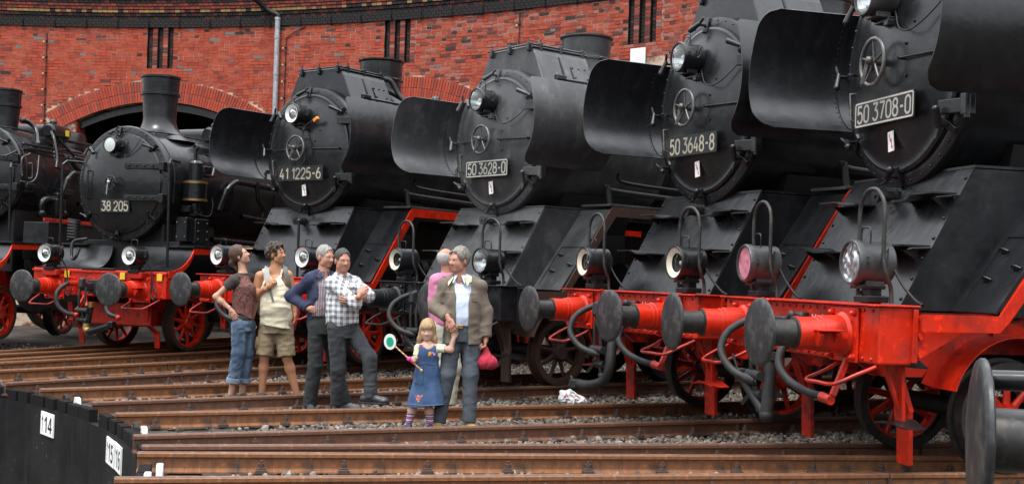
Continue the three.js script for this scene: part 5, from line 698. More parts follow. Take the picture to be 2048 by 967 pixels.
    const f = new B(); for (const s of [1, -1]) f.box(-4.2, 0.95, s * 0.5, 6.6, 0.5, 0.04); f.box(-1.9, 0.55, 0, 1.6, 0.3, 1.0, 0.02); f.mesh('main_frame', M.redDark, L); const q = new B(); q.box(-1.0, 0.6, -0.2, 0.03, 0.34, 1.3, 0.006); q.mesh('frame_plate', M.redDark, L); const ax = new B(); for (const x of [-1.97, -4.0]) ax.cyl([x, 0.46, -0.75], [x, 0.46, 0.75], 0.08, 0.08, 12); ax.mesh('axle', M.soot, L); for (const s of [1, -1]) wheel(L, 'driving_wheel', -6, 0.8, s * 0.75, 0.8, 14, M.redDark, M.steelGrey, undefined, s); }
  return L;
}
makeSaxon({ label: 'older black steam locomotive numbered 38 205 with tall chimney and red beam, at the left', deg: 24.5, D: 13.34, plate: '38 205' });
makeSaxon({ label: 'steam locomotive cut off by the left edge of the picture', deg: 10, D: 13.3, shift: -1.05, noPump: true, by: 2.92, pipes: LEFT_PIPES });
// the engine whose buffer reaches in at the right edge
{ const L = loco('locomotive_front', 'dark buffer and shank of an engine cut off by the right edge', 104, 14.0, -0.11); L.userData.category = 'locomotive';
  const b = new B(); b.box(-0.86, 1.065, 0, 0.27, 0.42, 2.66, 0.02); b.mesh('buffer_beam', M.black, L); for (const s of [1, -1]) buffer(L, s * 0.875, 1.05, { house: M.dusty }); const q = new B(); q.cyl([-0.04, 1.235, 0.84], [-0.9, 1.27, 0.6], 0.032, 0.032, 16); q.mesh('coupling_rod', M.blackClean, L); const f = new B(); for (const s of [1, -1]) f.box(-3, 1.0, s * 0.5, 4.2, 0.4, 0.04); f.mesh('main_frame', M.soot, L); }
const J = {
 woman: { o: [-3.094, -0.17, -14.05], j: { head: [-0.066, 1.706, 0.0], neck: [-0.019, 1.505, 0.0], chest: [-0.007, 1.337, 0.0], waist: [-0.01, 1.082, 0.0], pelv: [0.0, 0.938, 0.0], shR: [-0.098, 1.41, 0.12], shL: [0.031, 1.437, -0.13], elR: [-0.293, 1.22, 0.14], wrR: [-0.115, 1.083, 0.15], elL: [0.096, 1.186, -0.22], wrL: [0.064, 0.952, -0.16], hipR: [-0.027, 0.9, 0.08], hipL: [0.038, 0.896, -0.07], knR: [-0.026, 0.578, 0.09], knL: [0.046, 0.559, -0.06], anR: [-0.103, 0.089, 0.06], anL: [-0.009, 0.089, -0.09], pony: [-0.139, 1.495, -0.02] } },
 pack: { o: [-2.737, -0.17, -14.15], j: { head: [-0.021, 1.738, 0.0], neck: [-0.027, 1.575, 0.0], chest: [-0.023, 1.389, 0.02], waist: [0.003, 1.128, 0.05], pelv: [0.004, 0.935, 0.02], shR: [-0.201, 1.499, 0.02], shL: [0.123, 1.522, -0.02], elR: [-0.256, 1.224, 0.02], wrR: [-0.072, 1.348, 0.2], elL: [0.189, 1.237, -0.06], wrL: [0.214, 1.052, -0.02], hipR: [-0.085, 0.873, 0.0], hipL: [0.095, 0.879, 0.0], knR: [-0.115, 0.542, 0.03], knL: [0.147, 0.539, 0.03], anR: [-0.139, 0.082, -0.02], anL: [0.269, 0.108, -0.02] } },
 navy: { o: [-2.073, -0.17, -13.4], j: { head: [0.003, 1.714, 0.0], neck: [-0.014, 1.548, 0.0], chest: [-0.019, 1.387, 0.0], waist: [-0.008, 1.14, 0.02], pelv: [-0.0, 0.985, 0.0], shR: [-0.158, 1.499, 0.05], shL: [0.096, 1.513, -0.05], elR: [-0.37, 1.265, -0.04], wrR: [-0.145, 1.138, 0.12], elL: [0.154, 1.26, -0.05], wrL: [0.129, 1.118, 0.05], hipR: [-0.061, 0.946, 0.03], hipL: [0.068, 0.947, -0.03], knR: [-0.061, 0.517, 0.04], knL: [0.131, 0.48, -0.16], anR: [-0.119, 0.059, 0.0], anL: [0.25, 0.083, -0.2] } },
 plaid: { o: [-1.795, -0.17, -12.95], j: { head: [-0.012, 1.677, 0.04], neck: [-0.029, 1.523, 0.0], chest: [-0.018, 1.368, 0.0], waist: [-0.001, 1.135, 0.03], pelv: [0.0, 0.974, 0.0], shR: [-0.105, 1.456, 0.12], shL: [0.109, 1.458, -0.07], elR: [0.171, 1.226, 0.27], wrR: [0.217, 1.322, 0.33], elL: [0.286, 1.306, 0.12], wrL: [0.141, 1.261, 0.25], hipR: [-0.048, 0.954, 0.07], hipL: [0.068, 0.952, -0.06], knR: [-0.016, 0.521, 0.08], knL: [0.316, 0.65, 0.1], anR: [-0.03, 0.13, 0.0], anL: [0.346, 0.226, 0.14] } },
 jacket: { o: [-0.467, -0.17, -12.0], j: { head: [-0.061, 1.707, 0.02], neck: [-0.042, 1.555, 0.0], chest: [-0.022, 1.387, 0.0], waist: [-0.009, 1.176, 0.02], pelv: [0.0, 1.027, 0.0], shR: [-0.198, 1.485, 0.0], shL: [0.163, 1.492, 0.0], elR: [-0.294, 1.24, 0.0], wrR: [-0.138, 1.132, 0.17], elL: [0.226, 1.212, -0.02], wrL: [0.231, 0.948, 0.04], hipR: [-0.093, 1.004, 0.0], hipL: [0.095, 1.011, 0.0], knR: [-0.136, 0.582, 0.05], knL: [0.09, 0.588, 0.03], anR: [-0.208, 0.108, -0.02], anL: [0.09, 0.128, 0.02] } },
 pink: { o: [-0.692, -0.17, -13.05], j: { head: [-0.017, 1.716, 0.0], neck: [-0.013, 1.571, 0.0], chest: [-0.008, 1.42, 0.0], waist: [-0.005, 1.178, 0.0], pelv: [0.0, 1.017, 0.0], shR: [0.097, 1.536, -0.1], shL: [-0.115, 1.514, 0.06], elR: [0.125, 1.287, -0.15], wrR: [0.085, 1.094, -0.2], elL: [-0.139, 1.277, 0.05], wrL: [-0.145, 1.091, -0.05], hipR: [0.021, 0.989, -0.04], hipL: [-0.082, 0.989, 0.04], knR: [0.091, 0.563, 0.0], knL: [-0.046, 0.562, 0.05], anR: [0.055, 0.169, 0.0], anL: [-0.06, 0.171, 0.05] } },
 girl: { o: [-0.794, -0.17, -11.9], j: { head: [-0.016, 1.015, 0.0], neck: [-0.012, 0.893, 0.0], chest: [-0.009, 0.79, 0.0], waist: [-0.004, 0.628, 0.0], pelv: [0.0, 0.511, 0.0], shR: [-0.099, 0.831, 0.0], shL: [0.078, 0.842, 0.0], elR: [-0.115, 0.718, 0.0], wrR: [-0.143, 0.741, 0.14], elL: [0.218, 0.83, 0.05], wrL: [0.244, 0.939, 0.06], hipR: [-0.058, 0.479, 0.0], hipL: [0.055, 0.483, 0.0], knR: [-0.124, 0.308, 0.02], knL: [0.018, 0.298, 0.02], anR: [-0.172, 0.083, 0.0], anL: [0.039, 0.09, 0.0] } }
};
// ---------------------------------------------------------------- people: bodies and clothes are meshed from distance fields
function surfaceNet(f, bb, cell) {
  const [x0, y0, z0, x1, y1, z1] = bb, nx = Math.ceil((x1 - x0) / cell) + 1, ny = Math.ceil((y1 - y0) / cell) + 1, nz = Math.ceil((z1 - z0) / cell) + 1;
  const F = new Float32Array(nx * ny * nz), at = (i, j, k) => (k * ny + j) * nx + i;
  for (let k = 0; k < nz; k++) for (let j = 0; j < ny; j++) { const y = y0 + j * cell, z = z0 + k * cell; for (let i = 0; i < nx; i++) F[(k * ny + j) * nx + i] = f(x0 + i * cell, y, z); }
  const id = new Int32Array(nx * ny * nz).fill(-1), P = [], I = [];
  const E = [[0, 1], [0, 2], [0, 4], [1, 3], [1, 5], [2, 3], [2, 6], [3, 7], [4, 5], [4, 6], [5, 7], [6, 7]];
  const v = new Float64Array(8);
  for (let k = 0; k < nz - 1; k++) for (let j = 0; j < ny - 1; j++) for (let i = 0; i < nx - 1; i++) {
    let m = 0; for (let c = 0; c < 8; c++) { v[c] = F[at(i + (c & 1), j + ((c >> 1) & 1), k + (c >> 2))]; if (v[c] < 0) m |= 1 << c; }
    if (m === 0 || m === 255) continue;
    let sx = 0, sy = 0, sz = 0, n = 0;
    for (const [a, b] of E) { if ((v[a] < 0) === (v[b] < 0)) continue; const t = v[a] / (v[a] - v[b]); sx += (a & 1) + ((b & 1) - (a & 1)) * t; sy += ((a >> 1) & 1) + (((b >> 1) & 1) - ((a >> 1) & 1)) * t; sz += (a >> 2) + ((b >> 2) - (a >> 2)) * t; n++; }
    id[at(i, j, k)] = P.length / 3; P.push(x0 + (i + sx / n) * cell, y0 + (j + sy / n) * cell, z0 + (k + sz / n) * cell);
  }
  const quad = (a, b, c, d, flip) => { if (a < 0 || b < 0 || c < 0 || d < 0) return; if (flip) I.push(a, c, b, a, d, c); else I.push(a, b, c, a, c, d); };
  for (let k = 1; k < nz - 1; k++) for (let j = 1; j < ny - 1; j++) for (let i = 1; i < nx - 1; i++) {
    const s = F[at(i, j, k)] < 0;
    if (s !== (F[at(i + 1, j, k)] < 0)) quad(id[at(i, j - 1, k - 1)], id[at(i, j, k - 1)], id[at(i, j, k)], id[at(i, j - 1, k)], !s);
    if (s !== (F[at(i, j + 1, k)] < 0)) quad(id[at(i - 1, j, k - 1)], id[at(i - 1, j, k)], id[at(i, j, k)], id[at(i, j, k - 1)], !s);
    if (s !== (F[at(i, j, k + 1)] < 0)) quad(id[at(i - 1, j - 1, k)], id[at(i, j - 1, k)], id[at(i, j, k)], id[at(i - 1, j, k)], !s);
  }
  const g = new THREE.BufferGeometry(); g.setAttribute('position', new THREE.Float32BufferAttribute(P, 3)); g.setIndex(I); g.computeVertexNormals(); return g;
}
const smin = (a, b, k) => { const h = Math.max(k - Math.abs(a - b), 0) / k; return Math.min(a, b) - h * h * k * 0.25; };
const smax = (a, b, k) => -smin(-a, -b, k);
// primitives return closures of x,y,z and carry their bounds
const grow = (c, r) => [c[0] - r, c[1] - r, c[2] - r, c[0] + r, c[1] + r, c[2] + r];
const join = (a, b) => [Math.min(a[0], b[0]), Math.min(a[1], b[1]), Math.min(a[2], b[2]), Math.max(a[3], b[3]), Math.max(a[4], b[4]), Math.max(a[5], b[5])];
function cap(a, b, r1, r2, flat = 0) { // tapered capsule; flat=1 cuts the far end flat, 2 both ends
  const dx = b[0] - a[0], dy = b[1] - a[1], dz = b[2] - a[2], L2 = dx * dx + dy * dy + dz * dz, L = Math.sqrt(L2);
  const f = (x, y, z) => { const px = x - a[0], py = y - a[1], pz = z - a[2], t0 = (px * dx + py * dy + pz * dz) / L2, t = t0 < 0 ? 0 : t0 > 1 ? 1 : t0; const qx = px - dx * t, qy = py - dy * t, qz = pz - dz * t; let d = Math.sqrt(qx * qx + qy * qy + qz * qz) - (r1 + (r2 - r1) * t); if (flat) { d = Math.max(d, (t0 - 1) * L); if (flat > 1) d = Math.max(d, -t0 * L); } return d; };
  f.bb = join(grow(a, r1), grow(b, r2)); return f;
}
function ell(c, r, yaw = 0, pitch = 0) {
  const cy = Math.cos(yaw), sy = Math.sin(yaw), cp = Math.cos(pitch), sp = Math.sin(pitch);
  const f = (x, y, z) => { let px = x - c[0], py = y - c[1], pz = z - c[2]; const qx = px * cy - pz * sy, qz0 = px * sy + pz * cy; const qy = py * cp - qz0 * sp, qz = py * sp + qz0 * cp; const ax = qx / r[0], ay = qy / r[1], az = qz / r[2], k0 = Math.sqrt(ax * ax + ay * ay + az * az); const bx = ax / r[0], by = ay / r[1], bz = az / r[2], k1 = Math.sqrt(bx * bx + by * by + bz * bz); return k1 < 1e-9 ? -Math.min(...r) : k0 * (k0 - 1) / k1; };
  f.bb = grow(c, Math.max(...r)); return f;
}
function union(list, k) { // smooth union
  const n = list.length, f = (x, y, z) => { let d = 1e9; for (let i = 0; i < n; i++) { const q = list[i](x, y, z); d = d > 1e8 ? q : (q - d > k ? d : smin(d, q, k)); } return d; };
  f.bb = list.map((p) => p.bb).reduce(join); return f;
}
const pad = (b, p) => [b[0] - p, b[1] - p, b[2] - p, b[3] + p, b[4] + p, b[5] + p];
const wrinkle = (f, amp, sx, sy, sz, ox = 7) => { const g = (x, y, z) => { const d = f(x, y, z); return d > 0.03 || d < -0.03 ? d : d + amp * ((1 - Math.abs(2 * noise3(x * sx + ox, y * sy + 40, z * sz + 20) - 1)) * 1.5 - 0.9) * -1; }; g.bb = f.bb; return g; };
const meshOf = (f, cell, bb) => surfaceNet(f, pad(bb || f.bb, cell * 2.5), cell);
function skinMesh(parent, name, geos, mat, label) { const b = new B(); for (const g of geos) b.add(g); return b.mesh(name, mat, parent, label); }

// skin and cloth materials
const CL0 = 0, CL = gtex(256, (u, v) => 0.5 + 0.25 * Math.sin(u * 2 * Math.PI * 64) + 0.25 * Math.sin(v * 2 * Math.PI * 64) * (0.6 + 0.4 * fbm(u, v, 8, 2)));
const skinMat = (c) => std({ color: lc(...c), roughness: 0.55, bumpMap: rep(BG, 0.06), bumpScale: 0.0004 });
const cloth = (f, metres, o = {}) => std({ map: rep(ctex(o.n || 256, f), metres), roughness: o.rough || 0.85, bumpMap: rep(CL, o.weave || 0.12), bumpScale: o.bump || 0.0006 });
const PLAIN = ctex(256, (u, v) => { const q = 0.72 + 0.4 * fbm(u, v, 6, 4); return [q, q, q]; });
const plain = (c, o = {}) => std({ color: lc(...c.map((x) => x * 1.08)), map: rep(PLAIN, 0.5), roughness: o.rough || 0.85, bumpMap: rep(CL, 0.12), bumpScale: 0.0006 });
const denim = (a, b) => cloth((u, v) => { const n = fbm(u, v, 4, 4), s = fbm(u, v * 0.3, 30, 3); return mix(a, b, sst(0.35, 0.75, n) * 0.7 + 0.3 * s); }, 0.55, { n: 512 });
const HB = gtex(256, (u, v) => fbm(u, v * 0.12, 60, 2));
const hairMat = (c, c2) => std({ map: rep(ctex(128, (u, v) => mix(c, c2, fbm(u, v * 0.16, 48, 3))), 0.22), roughness: 0.6, bumpMap: rep(HB, 0.12), bumpScale: 0.002 });
const eyeWhite = std({ color: lc(0.62, 0.58, 0.55), roughness: 0.3 }), iris = std({ color: lc(0.03, 0.025, 0.022), roughness: 0.2 }), lipMat = (c) => std({ color: lc(c[0] * 0.85, c[1] * 0.6, c[2] * 0.6), roughness: 0.5 });

// head in its own frame (z forward), placed with a look direction
function frameOf(fwd, tilt = 0) { const z = V(...fwd).normalize(), x = V(0, 1, 0).cross(z).normalize(), y = z.clone().cross(x); if (tilt) { const q = new THREE.Quaternion().setFromAxisAngle(z, tilt); x.applyQuaternion(q); y.applyQuaternion(q); } return { x, y, z }; }
function headField(o = {}) { // o.w width factor, jaw, nose
  const w = o.w || 1, j = o.jaw || 1, nz = o.nose || 1, ch = o.child ? 1 : 0;
  const base = union([ell([0, 0.03, -0.014], [0.074 * w, 0.094, 0.094]), ell([0, -0.03, 0.014], [0.062 * w, 0.082, 0.074]), cap([-0.036 * j * w, -0.078, 0.022], [0.036 * j * w, -0.078, 0.022], 0.032, 0.032), ell([0, -0.098, 0.056], [0.026 * j, 0.021, 0.026]), ell([0.034 * w, -0.036, 0.052], [0.026, 0.03, 0.026]), ell([-0.034 * w, -0.036, 0.052], [0.026, 0.03, 0.026]), cap([-0.034, 0.014, 0.074], [0.034, 0.014, 0.074], ch ? 0.007 : 0.0105, ch ? 0.007 : 0.0105)], 0.035);
  const nose = union([cap([0, 0.008, 0.078], [0, -0.034, 0.098 + 0.006 * nz], 0.009, 0.0125 * nz), ell([0.012, -0.041, 0.088], [0.009, 0.008, 0.011]), ell([-0.012, -0.041, 0.088], [0.009, 0.008, 0.011]), ell([0, -0.04, 0.096 + 0.006 * nz], [0.011 * nz, 0.010, 0.011])], 0.01);
  const lips = union([ell([0, -0.066, 0.08], [0.023, 0.0065, 0.010]), ell([0, -0.076, 0.078], [0.019, 0.007, 0.010])], 0.006);
  const sock = [ell([0.031, -0.006, 0.092], [0.016, 0.0085, 0.015]), ell([-0.031, -0.006, 0.092], [0.016, 0.0085, 0.015])];
  const ears = [ell([0.078 * w, -0.016, -0.012], [0.011, 0.033, 0.021], 0.25), ell([-0.078 * w, -0.016, -0.012], [0.011, 0.033, 0.021], -0.25)];
  const f = (x, y, z) => { let d = smin(base(x, y, z), nose(x, y, z), 0.012); d = smin(d, lips(x, y, z), 0.009); d = smax(d, -sock[0](x, y, z), 0.012); d = smax(d, -sock[1](x, y, z), 0.012); d = Math.max(d, -(Math.hypot((y + 0.071) * 1.0, z - 0.092) - 0.0022 + Math.max(0, Math.abs(x) - 0.02) * 0.6)); d = smin(d, ears[0](x, y, z), 0.008); d = smin(d, ears[1](x, y, z), 0.008); return d; };
  f.bb = [-0.105, -0.135, -0.12, 0.105, 0.14, 0.125]; return f;
}
function hairField(kind) {
  const skull = ell([0, 0.03, -0.014], [0.074, 0.094, 0.094]);
  const th = { short: 0.010, thick: 0.019, curly: 0.03, ring: 0.009, pony: 0.016, long: 0.02 }[kind];
  const amp = { short: 0.007, thick: 0.011, curly: 0.02, ring: 0.005, pony: 0.006, long: 0.007 }[kind], fr = { short: 60, thick: 50, curly: 42, ring: 60, pony: 40, long: 34 }[kind];
  const face = ell([0, kind === 'long' ? -0.06 : kind === 'ring' ? -0.02 : -0.016, 0.1], [kind === 'long' ? 0.052 : 0.076, kind === 'long' ? 0.085 : kind === 'ring' ? 0.2 : 0.108, kind === 'long' ? 0.085 : 0.082]);
  const locks = [];
  if (kind === 'pony') locks.push(cap([0, 0.0, -0.1], [-0.0, -0.05, -0.13], 0.026, 0.032), cap([0, -0.05, -0.13], [0, -0.18, -0.10], 0.032, 0.018), cap([0.05, -0.02, -0.03], [0.02, -0.03, -0.1], 0.03, 0.03), cap([-0.05, -0.02, -0.03], [-0.02, -0.03, -0.1], 0.03, 0.03));
  if (kind === 'long') locks.push(...[-1, 1].flatMap((s) => [cap([s * 0.068, 0.03, 0.02], [s * 0.085, -0.10, 0.01], 0.026, 0.032), cap([s * 0.085, -0.10, 0.01], [s * 0.105, -0.2, 0.0], 0.032, 0.024), cap([s * 0.05, 0.02, -0.06], [s * 0.07, -0.18, -0.06], 0.045, 0.036)]), cap([0, 0, -0.08], [0, -0.18, -0.075], 0.05, 0.04), cap([-0.045, 0.055, 0.072], [0.045, 0.055, 0.072], 0.018, 0.018), cap([-0.04, 0.035, 0.079], [0.04, 0.035, 0.079], 0.012, 0.012));
  const lu = locks.length ? union(locks, 0.03) : null;
  const f = (x, y, z) => {
    let d = skull(x, y, z) - th;
    if (kind === 'ring') d = Math.max(d, y - 0.052 + 0.25 * z); // bald on top
    d = smax(d, -face(x, y, z) - 0.022 * (noise3(x * 70 + 3, y * 30 + 9, z * 70 + 2) - 0.5), 0.008);
    if (kind !== 'long') d = smax(d, -(y + 0.06 + (z > -0.02 ? Math.min(0.04, (z + 0.02) * 1.2) : 0)), 0.01);
    // ears free
    if (kind !== 'long' && kind !== 'pony') d = smax(d, -(Math.hypot((Math.abs(x) - 0.09) * 0.5, y + 0.018, z + 0.006) - 0.032), 0.008);
    if (lu) d = smin(d, lu(x, y, z), 0.02);
    if (kind === 'long') d = smax(d, -(Math.hypot(x / 0.05, (y + 0.065) / 0.088) - 1) * 0.05 - (z < 0.03 ? 1 : 0), 0.006);
    return Math.abs(d) < 0.04 ? d + amp * (noise3(x * fr + 11, y * fr * (kind === 'curly' ? 1 : 0.35) + 31, z * fr + 5) - 0.5) * 2 : d;
  };
  f.bb = kind === 'long' || kind === 'pony' ? [-0.16, -0.25, -0.19, 0.16, 0.17, 0.13] : [-0.13, -0.1, -0.15, 0.13, 0.17, 0.11]; return f;
}
function handField(o) { // wrist at origin, d along fingers (+y), palm faces +z, thumb on +x
  const c = o.curl ?? 0.35, sp = o.spread ?? 0.06, prims = [ell([0, 0.045, 0], [0.041, 0.052, 0.016]), cap([0, -0.03, 0], [0, 0.02, 0], 0.027, 0.026)], k = 0.012, fing = [];
  const L = [[0.043, 0.026, 0.021], [0.047, 0.029, 0.023], [0.044, 0.027, 0.021], [0.034, 0.021, 0.018]], bx = [0.03, 0.0105, -0.0095, -0.028], by = [0.084, 0.09, 0.086, 0.078];
  for (let i = 0; i < 4; i++) { let p = [bx[i], by[i], 0.0], a = (Array.isArray(c) ? c[i] : c) * 0.9, y = (1.5 - i) * sp; const seg = [cap([bx[i] * 0.7, 0.05, 0], p, 0.012, 0.0105)]; for (let j = 0; j < 3; j++) { const q = [p[0] + Math.sin(y) * L[i][j], p[1] + Math.cos(a) * L[i][j], p[2] + Math.sin(a) * L[i][j]]; seg.push(cap(p, q, 0.0102 - j * 0.0012, 0.0094 - j * 0.0013)); p = q; a += (Array.isArray(c) ? c[i] : c) * (j === 0 ? 1.3 : 0.9); } fing.push(union(seg, 0.005)); }
  const t = o.thumb ?? 0.6; const tb = [0.026, 0.018, 0.006], t1 = [0.026 + 0.034 * Math.sin(t), 0.018 + 0.036, 0.014], t2 = [t1[0] + 0.012 * Math.sin(t), t1[1] + 0.03, t1[2] + 0.014], t3 = [t2[0] - 0.004, t2[1] + 0.022, t2[2] + 0.012];
  fing.push(union([cap(tb, t1, 0.015, 0.012), cap(t1, t2, 0.0115, 0.0105), cap(t2, t3, 0.0105, 0.008)], 0.006));
  const palm = union(prims, k), f = (x, y, z) => { let d = palm(x, y, z); for (const g of fing) { const q = g(x, y, z); d = Math.min(d, smin(d, q, 0.004)); } return d; };
  f.bb = [-0.06, -0.05, -0.04, 0.09, 0.2, 0.12]; return f;
}
function placed(g, origin, fr, s = 1) { const m = new THREE.Matrix4().makeBasis(fr.x.clone().multiplyScalar(s), fr.y.clone().multiplyScalar(s), fr.z.clone().multiplyScalar(s)); m.setPosition(...origin); return g.applyMatrix4(m); }
function hand(W, d, n, o = {}) { // W wrist, d finger direction, n palm direction; right/left by thumb side
  const y = V(...d).normalize(), z = V(...n); z.addScaledVector(y, -z.dot(y)).normalize(); let x = y.clone().cross(z); const g = meshOf(handField(o), 0.0036); const fl = o.flip ? -1 : 1;
  if (fl < 0) { const p = g.attributes.position; for (let i = 0; i < p.count; i++) p.setX(i, -p.getX(i)); const ix = g.index.array; for (let i = 0; i < ix.length; i += 3) { const t = ix[i + 1]; ix[i + 1] = ix[i + 2]; ix[i + 2] = t; } g.computeVertexNormals(); }
  return placed(g, W, { x, y, z }, o.s || 1);
}
function addHead(P, o) { // P: {root, geos, skin}; returns frame
  const fr = frameOf(o.look, o.tilt), s = o.s || 1, c = o.at;
  P.geos.push(placed(meshOf(headField(o), 0.0042), c, fr, s));
  P.after.push((body) => {
    const m = new THREE.Matrix4().makeBasis(fr.x.clone().multiplyScalar(s), fr.y.clone().multiplyScalar(s), fr.z.clone().multiplyScalar(s)).setPosition(...c);
    for (const sd of [1, -1]) { const e = new B(); e.ball([0.031 * sd, -0.0065, 0.0735], 0.0125, 12); const q = e.geo(); q.applyMatrix4(m); const ey = lit(new THREE.Mesh(q, eyeWhite)); ey.name = 'eye'; body.add(ey); const i2 = new B(); const gz = o.gaze || 0; i2.ball([0.031 * sd + gz * 0.004, -0.0065, 0.0812], 0.0055, 10); const q2 = i2.geo(); q2.applyMatrix4(m); const ir = lit(new THREE.Mesh(q2, iris)); ir.name = 'iris'; ey.add(ir); }
    { const l = new B(); l.add(meshOf(union([ell([0, -0.0655, 0.0815], [0.0205, 0.0045, 0.0095]), ell([0, -0.0755, 0.0795], [0.0175, 0.0052, 0.0095])], 0.003), 0.0028)); const q = l.geo(); q.applyMatrix4(m); const lp = lit(new THREE.Mesh(q, P.lip)); lp.name = 'lips'; body.add(lp); }
    if (o.brow !== false) for (const sd of [1, -1]) { const e = new B(); e.tube([[0.014 * sd, 0.0135, 0.0855], [0.03 * sd, 0.0185, 0.084], [0.047 * sd, 0.0135, 0.075]], 0.0027, 14, 6); const q = e.geo(); q.applyMatrix4(m); const bm = lit(new THREE.Mesh(q, o.browMat || o.hairMat)); bm.name = 'eyebrow'; body.add(bm); }
    const hg = meshOf(hairField(o.hair), 0.0048); const hb = new B(); hb.add(hg); const q = hb.geo(); q.applyMatrix4(m); const hm = lit(new THREE.Mesh(q, o.hairMat)); hm.name = 'hair'; body.add(hm);
    if (o.extra) o.extra(body, m);
  });
  return fr;
}
for (const k of ['jacket', 'navy', 'plaid', 'pack', 'pink']) for (const s of ['shR', 'shL']) J[k].j[s][1] -= k === 'jacket' || k === 'navy' ? 0.05 : 0.03;
function startPerson(key, label, skin) { const root = thing('person', label, 'person', null, J[key].o); return { root, j: J[key].j, geos: [], after: [], skin: skinMat(skin), lip: lipMat(skin), prims: [] }; }
function finishPerson(P) { const f = union(P.prims, 0.03); P.geos.unshift(meshOf(f, 0.011)); const body = skinMesh(P.root, 'body', P.geos, P.skin); for (const a of P.after) a(body); return body; }
function wear(P, name, f, cell, mat, label, bb) { return P.after.push((body) => { const b = new B(); b.add(meshOf(f, cell, bb)); const m = b.mesh(name, mat, body, label); }); }
const lerp3 = (a, b, t) => a.map((v, i) => v + (b[i] - v) * t);
const off3 = (a, x, y, z) => [a[0] + x, a[1] + y, a[2] + z];
const yawOf = (d) => Math.atan2(-d[0], d[1]); // facing (x,z) -> yaw for ell(): local z along (x,z)
function trunk(st, yaw, pw = 2.4) { // smooth column through stations [y, cx, cz, rx, rz], from top to bottom
  const cy = Math.cos(yaw), sy = Math.sin(yaw), n = st.length, top = st[0][0], bot = st[n - 1][0];
  const f = (x, y, z) => { const yy = y > top ? top : y < bot ? bot : y; let i = 0; while (i < n - 2 && yy < st[i + 1][0]) i++; const A = st[i], C = st[i + 1]; let t = (A[0] - yy) / (A[0] - C[0]); t = t * t * (3 - 2 * t) * 0.6 + t * 0.4; const px = x - (A[1] + (C[1] - A[1]) * t), pz = z - (A[2] + (C[2] - A[2]) * t), rx = A[3] + (C[3] - A[3]) * t, rz = A[4] + (C[4] - A[4]) * t; const qx = px * cy - pz * sy, qz = px * sy + pz * cy; const k = Math.pow(Math.pow(Math.abs(qx) / rx, pw) + Math.pow(Math.abs(qz) / rz, pw), 1 / pw); const d = (k - 1) * Math.min(rx, rz), dy = y > top ? y - top : y < bot ? bot - y : 0; return dy > 0 ? Math.hypot(Math.max(d, 0), dy) + Math.min(0, d) * 0.0 : d; };
  let bb = [1e9, bot - 0.01, 1e9, -1e9, top + 0.01, -1e9]; for (const q of st) { const r = Math.max(q[3], q[4]) + 0.02; bb = [Math.min(bb[0], q[1] - r), bb[1], Math.min(bb[2], q[2] - r), Math.max(bb[3], q[1] + r), bb[4], Math.max(bb[5], q[2] + r)]; } f.bb = bb; return f;
}
function torsoPrims(j, yaw, o = {}) {
  const g = o.g || 0, s = o.s || 1, c = j.chest, w = j.waist, p = j.pelv, m = lerp3(j.shR, j.shL, 0.5), wx = o.waist || 0.145, bz = o.belly || 0.105, drop = o.drop || 0.1;
  return [trunk([[m[1] + 0.03, m[0] * 0.5 + j.neck[0] * 0.5, m[2], 0.085 * s + g, 0.06 * s + g], [m[1] - 0.03, m[0], m[2], 0.15 * s + g, 0.09 * s + g], [c[1] - 0.0, c[0], c[2], 0.162 * s + g, 0.113 * s + g], [(c[1] + w[1]) / 2, (c[0] + w[0]) / 2, (c[2] + w[2]) / 2 + 0.006, (0.155 * s + wx * s) / 2 + g, (0.113 * s + bz * s) / 2 + g + 0.004], [w[1], w[0], w[2], wx * s + g, bz * s + g], [p[1], p[0], p[2], Math.max(0.155, wx) * s + g, Math.max(0.112, bz * 0.96) * s + g], [p[1] - drop, p[0], p[2], Math.max(0.155, wx) * s + g + (o.flare || 0), Math.max(0.112, bz * 0.96) * s + g + (o.flare || 0)]], yaw), cap(off3(j.neck, 0, -0.015 * s, -0.005), lerp3(j.neck, j.shR, 0.9), 0.046 * s + g * 0.7, 0.054 * s + g), cap(off3(j.neck, 0, -0.015 * s, -0.005), lerp3(j.neck, j.shL, 0.9), 0.046 * s + g * 0.7, 0.054 * s + g)];
}
function bodyPrims(P, yaw, o = {}) {
  const j = P.j, s = o.s || 1; P.prims.push(...torsoPrims(j, yaw, { s: s * 0.88, waist: (o.waist || 0.145) * 0.93, belly: (o.belly || 0.105) * 0.9, drop: 0.015 }), cap(off3(j.neck, 0, -0.04 * s, 0), lerp3(j.neck, j.head, 0.6), 0.062 * s * (o.neck || 1), 0.056 * s * (o.neck || 1)));
  for (const k of ['R', 'L']) P.prims.push(cap(j['sh' + k], j['el' + k], 0.052 * s * (o.arm || 1), 0.042 * s * (o.arm || 1)), cap(j['el' + k], lerp3(j['el' + k], j['wr' + k], 0.35), 0.041 * s * (o.arm || 1), 0.042 * s * (o.arm || 1)), cap(lerp3(j['el' + k], j['wr' + k], 0.35), j['wr' + k], 0.042 * s * (o.arm || 1), 0.027 * s));
  for (const k of ['R', 'L']) { const m = lerp3(j['kn' + k], j['an' + k], 0.3); P.prims.push(cap(j['hip' + k], j['kn' + k], 0.085 * s, 0.056 * s), cap(j['kn' + k], off3(m, 0, 0, -0.012), 0.054 * s, 0.058 * s * (o.calf || 1)), cap(off3(m, 0, 0, -0.012), j['an' + k], 0.058 * s * (o.calf || 1), 0.037 * s)); }
}
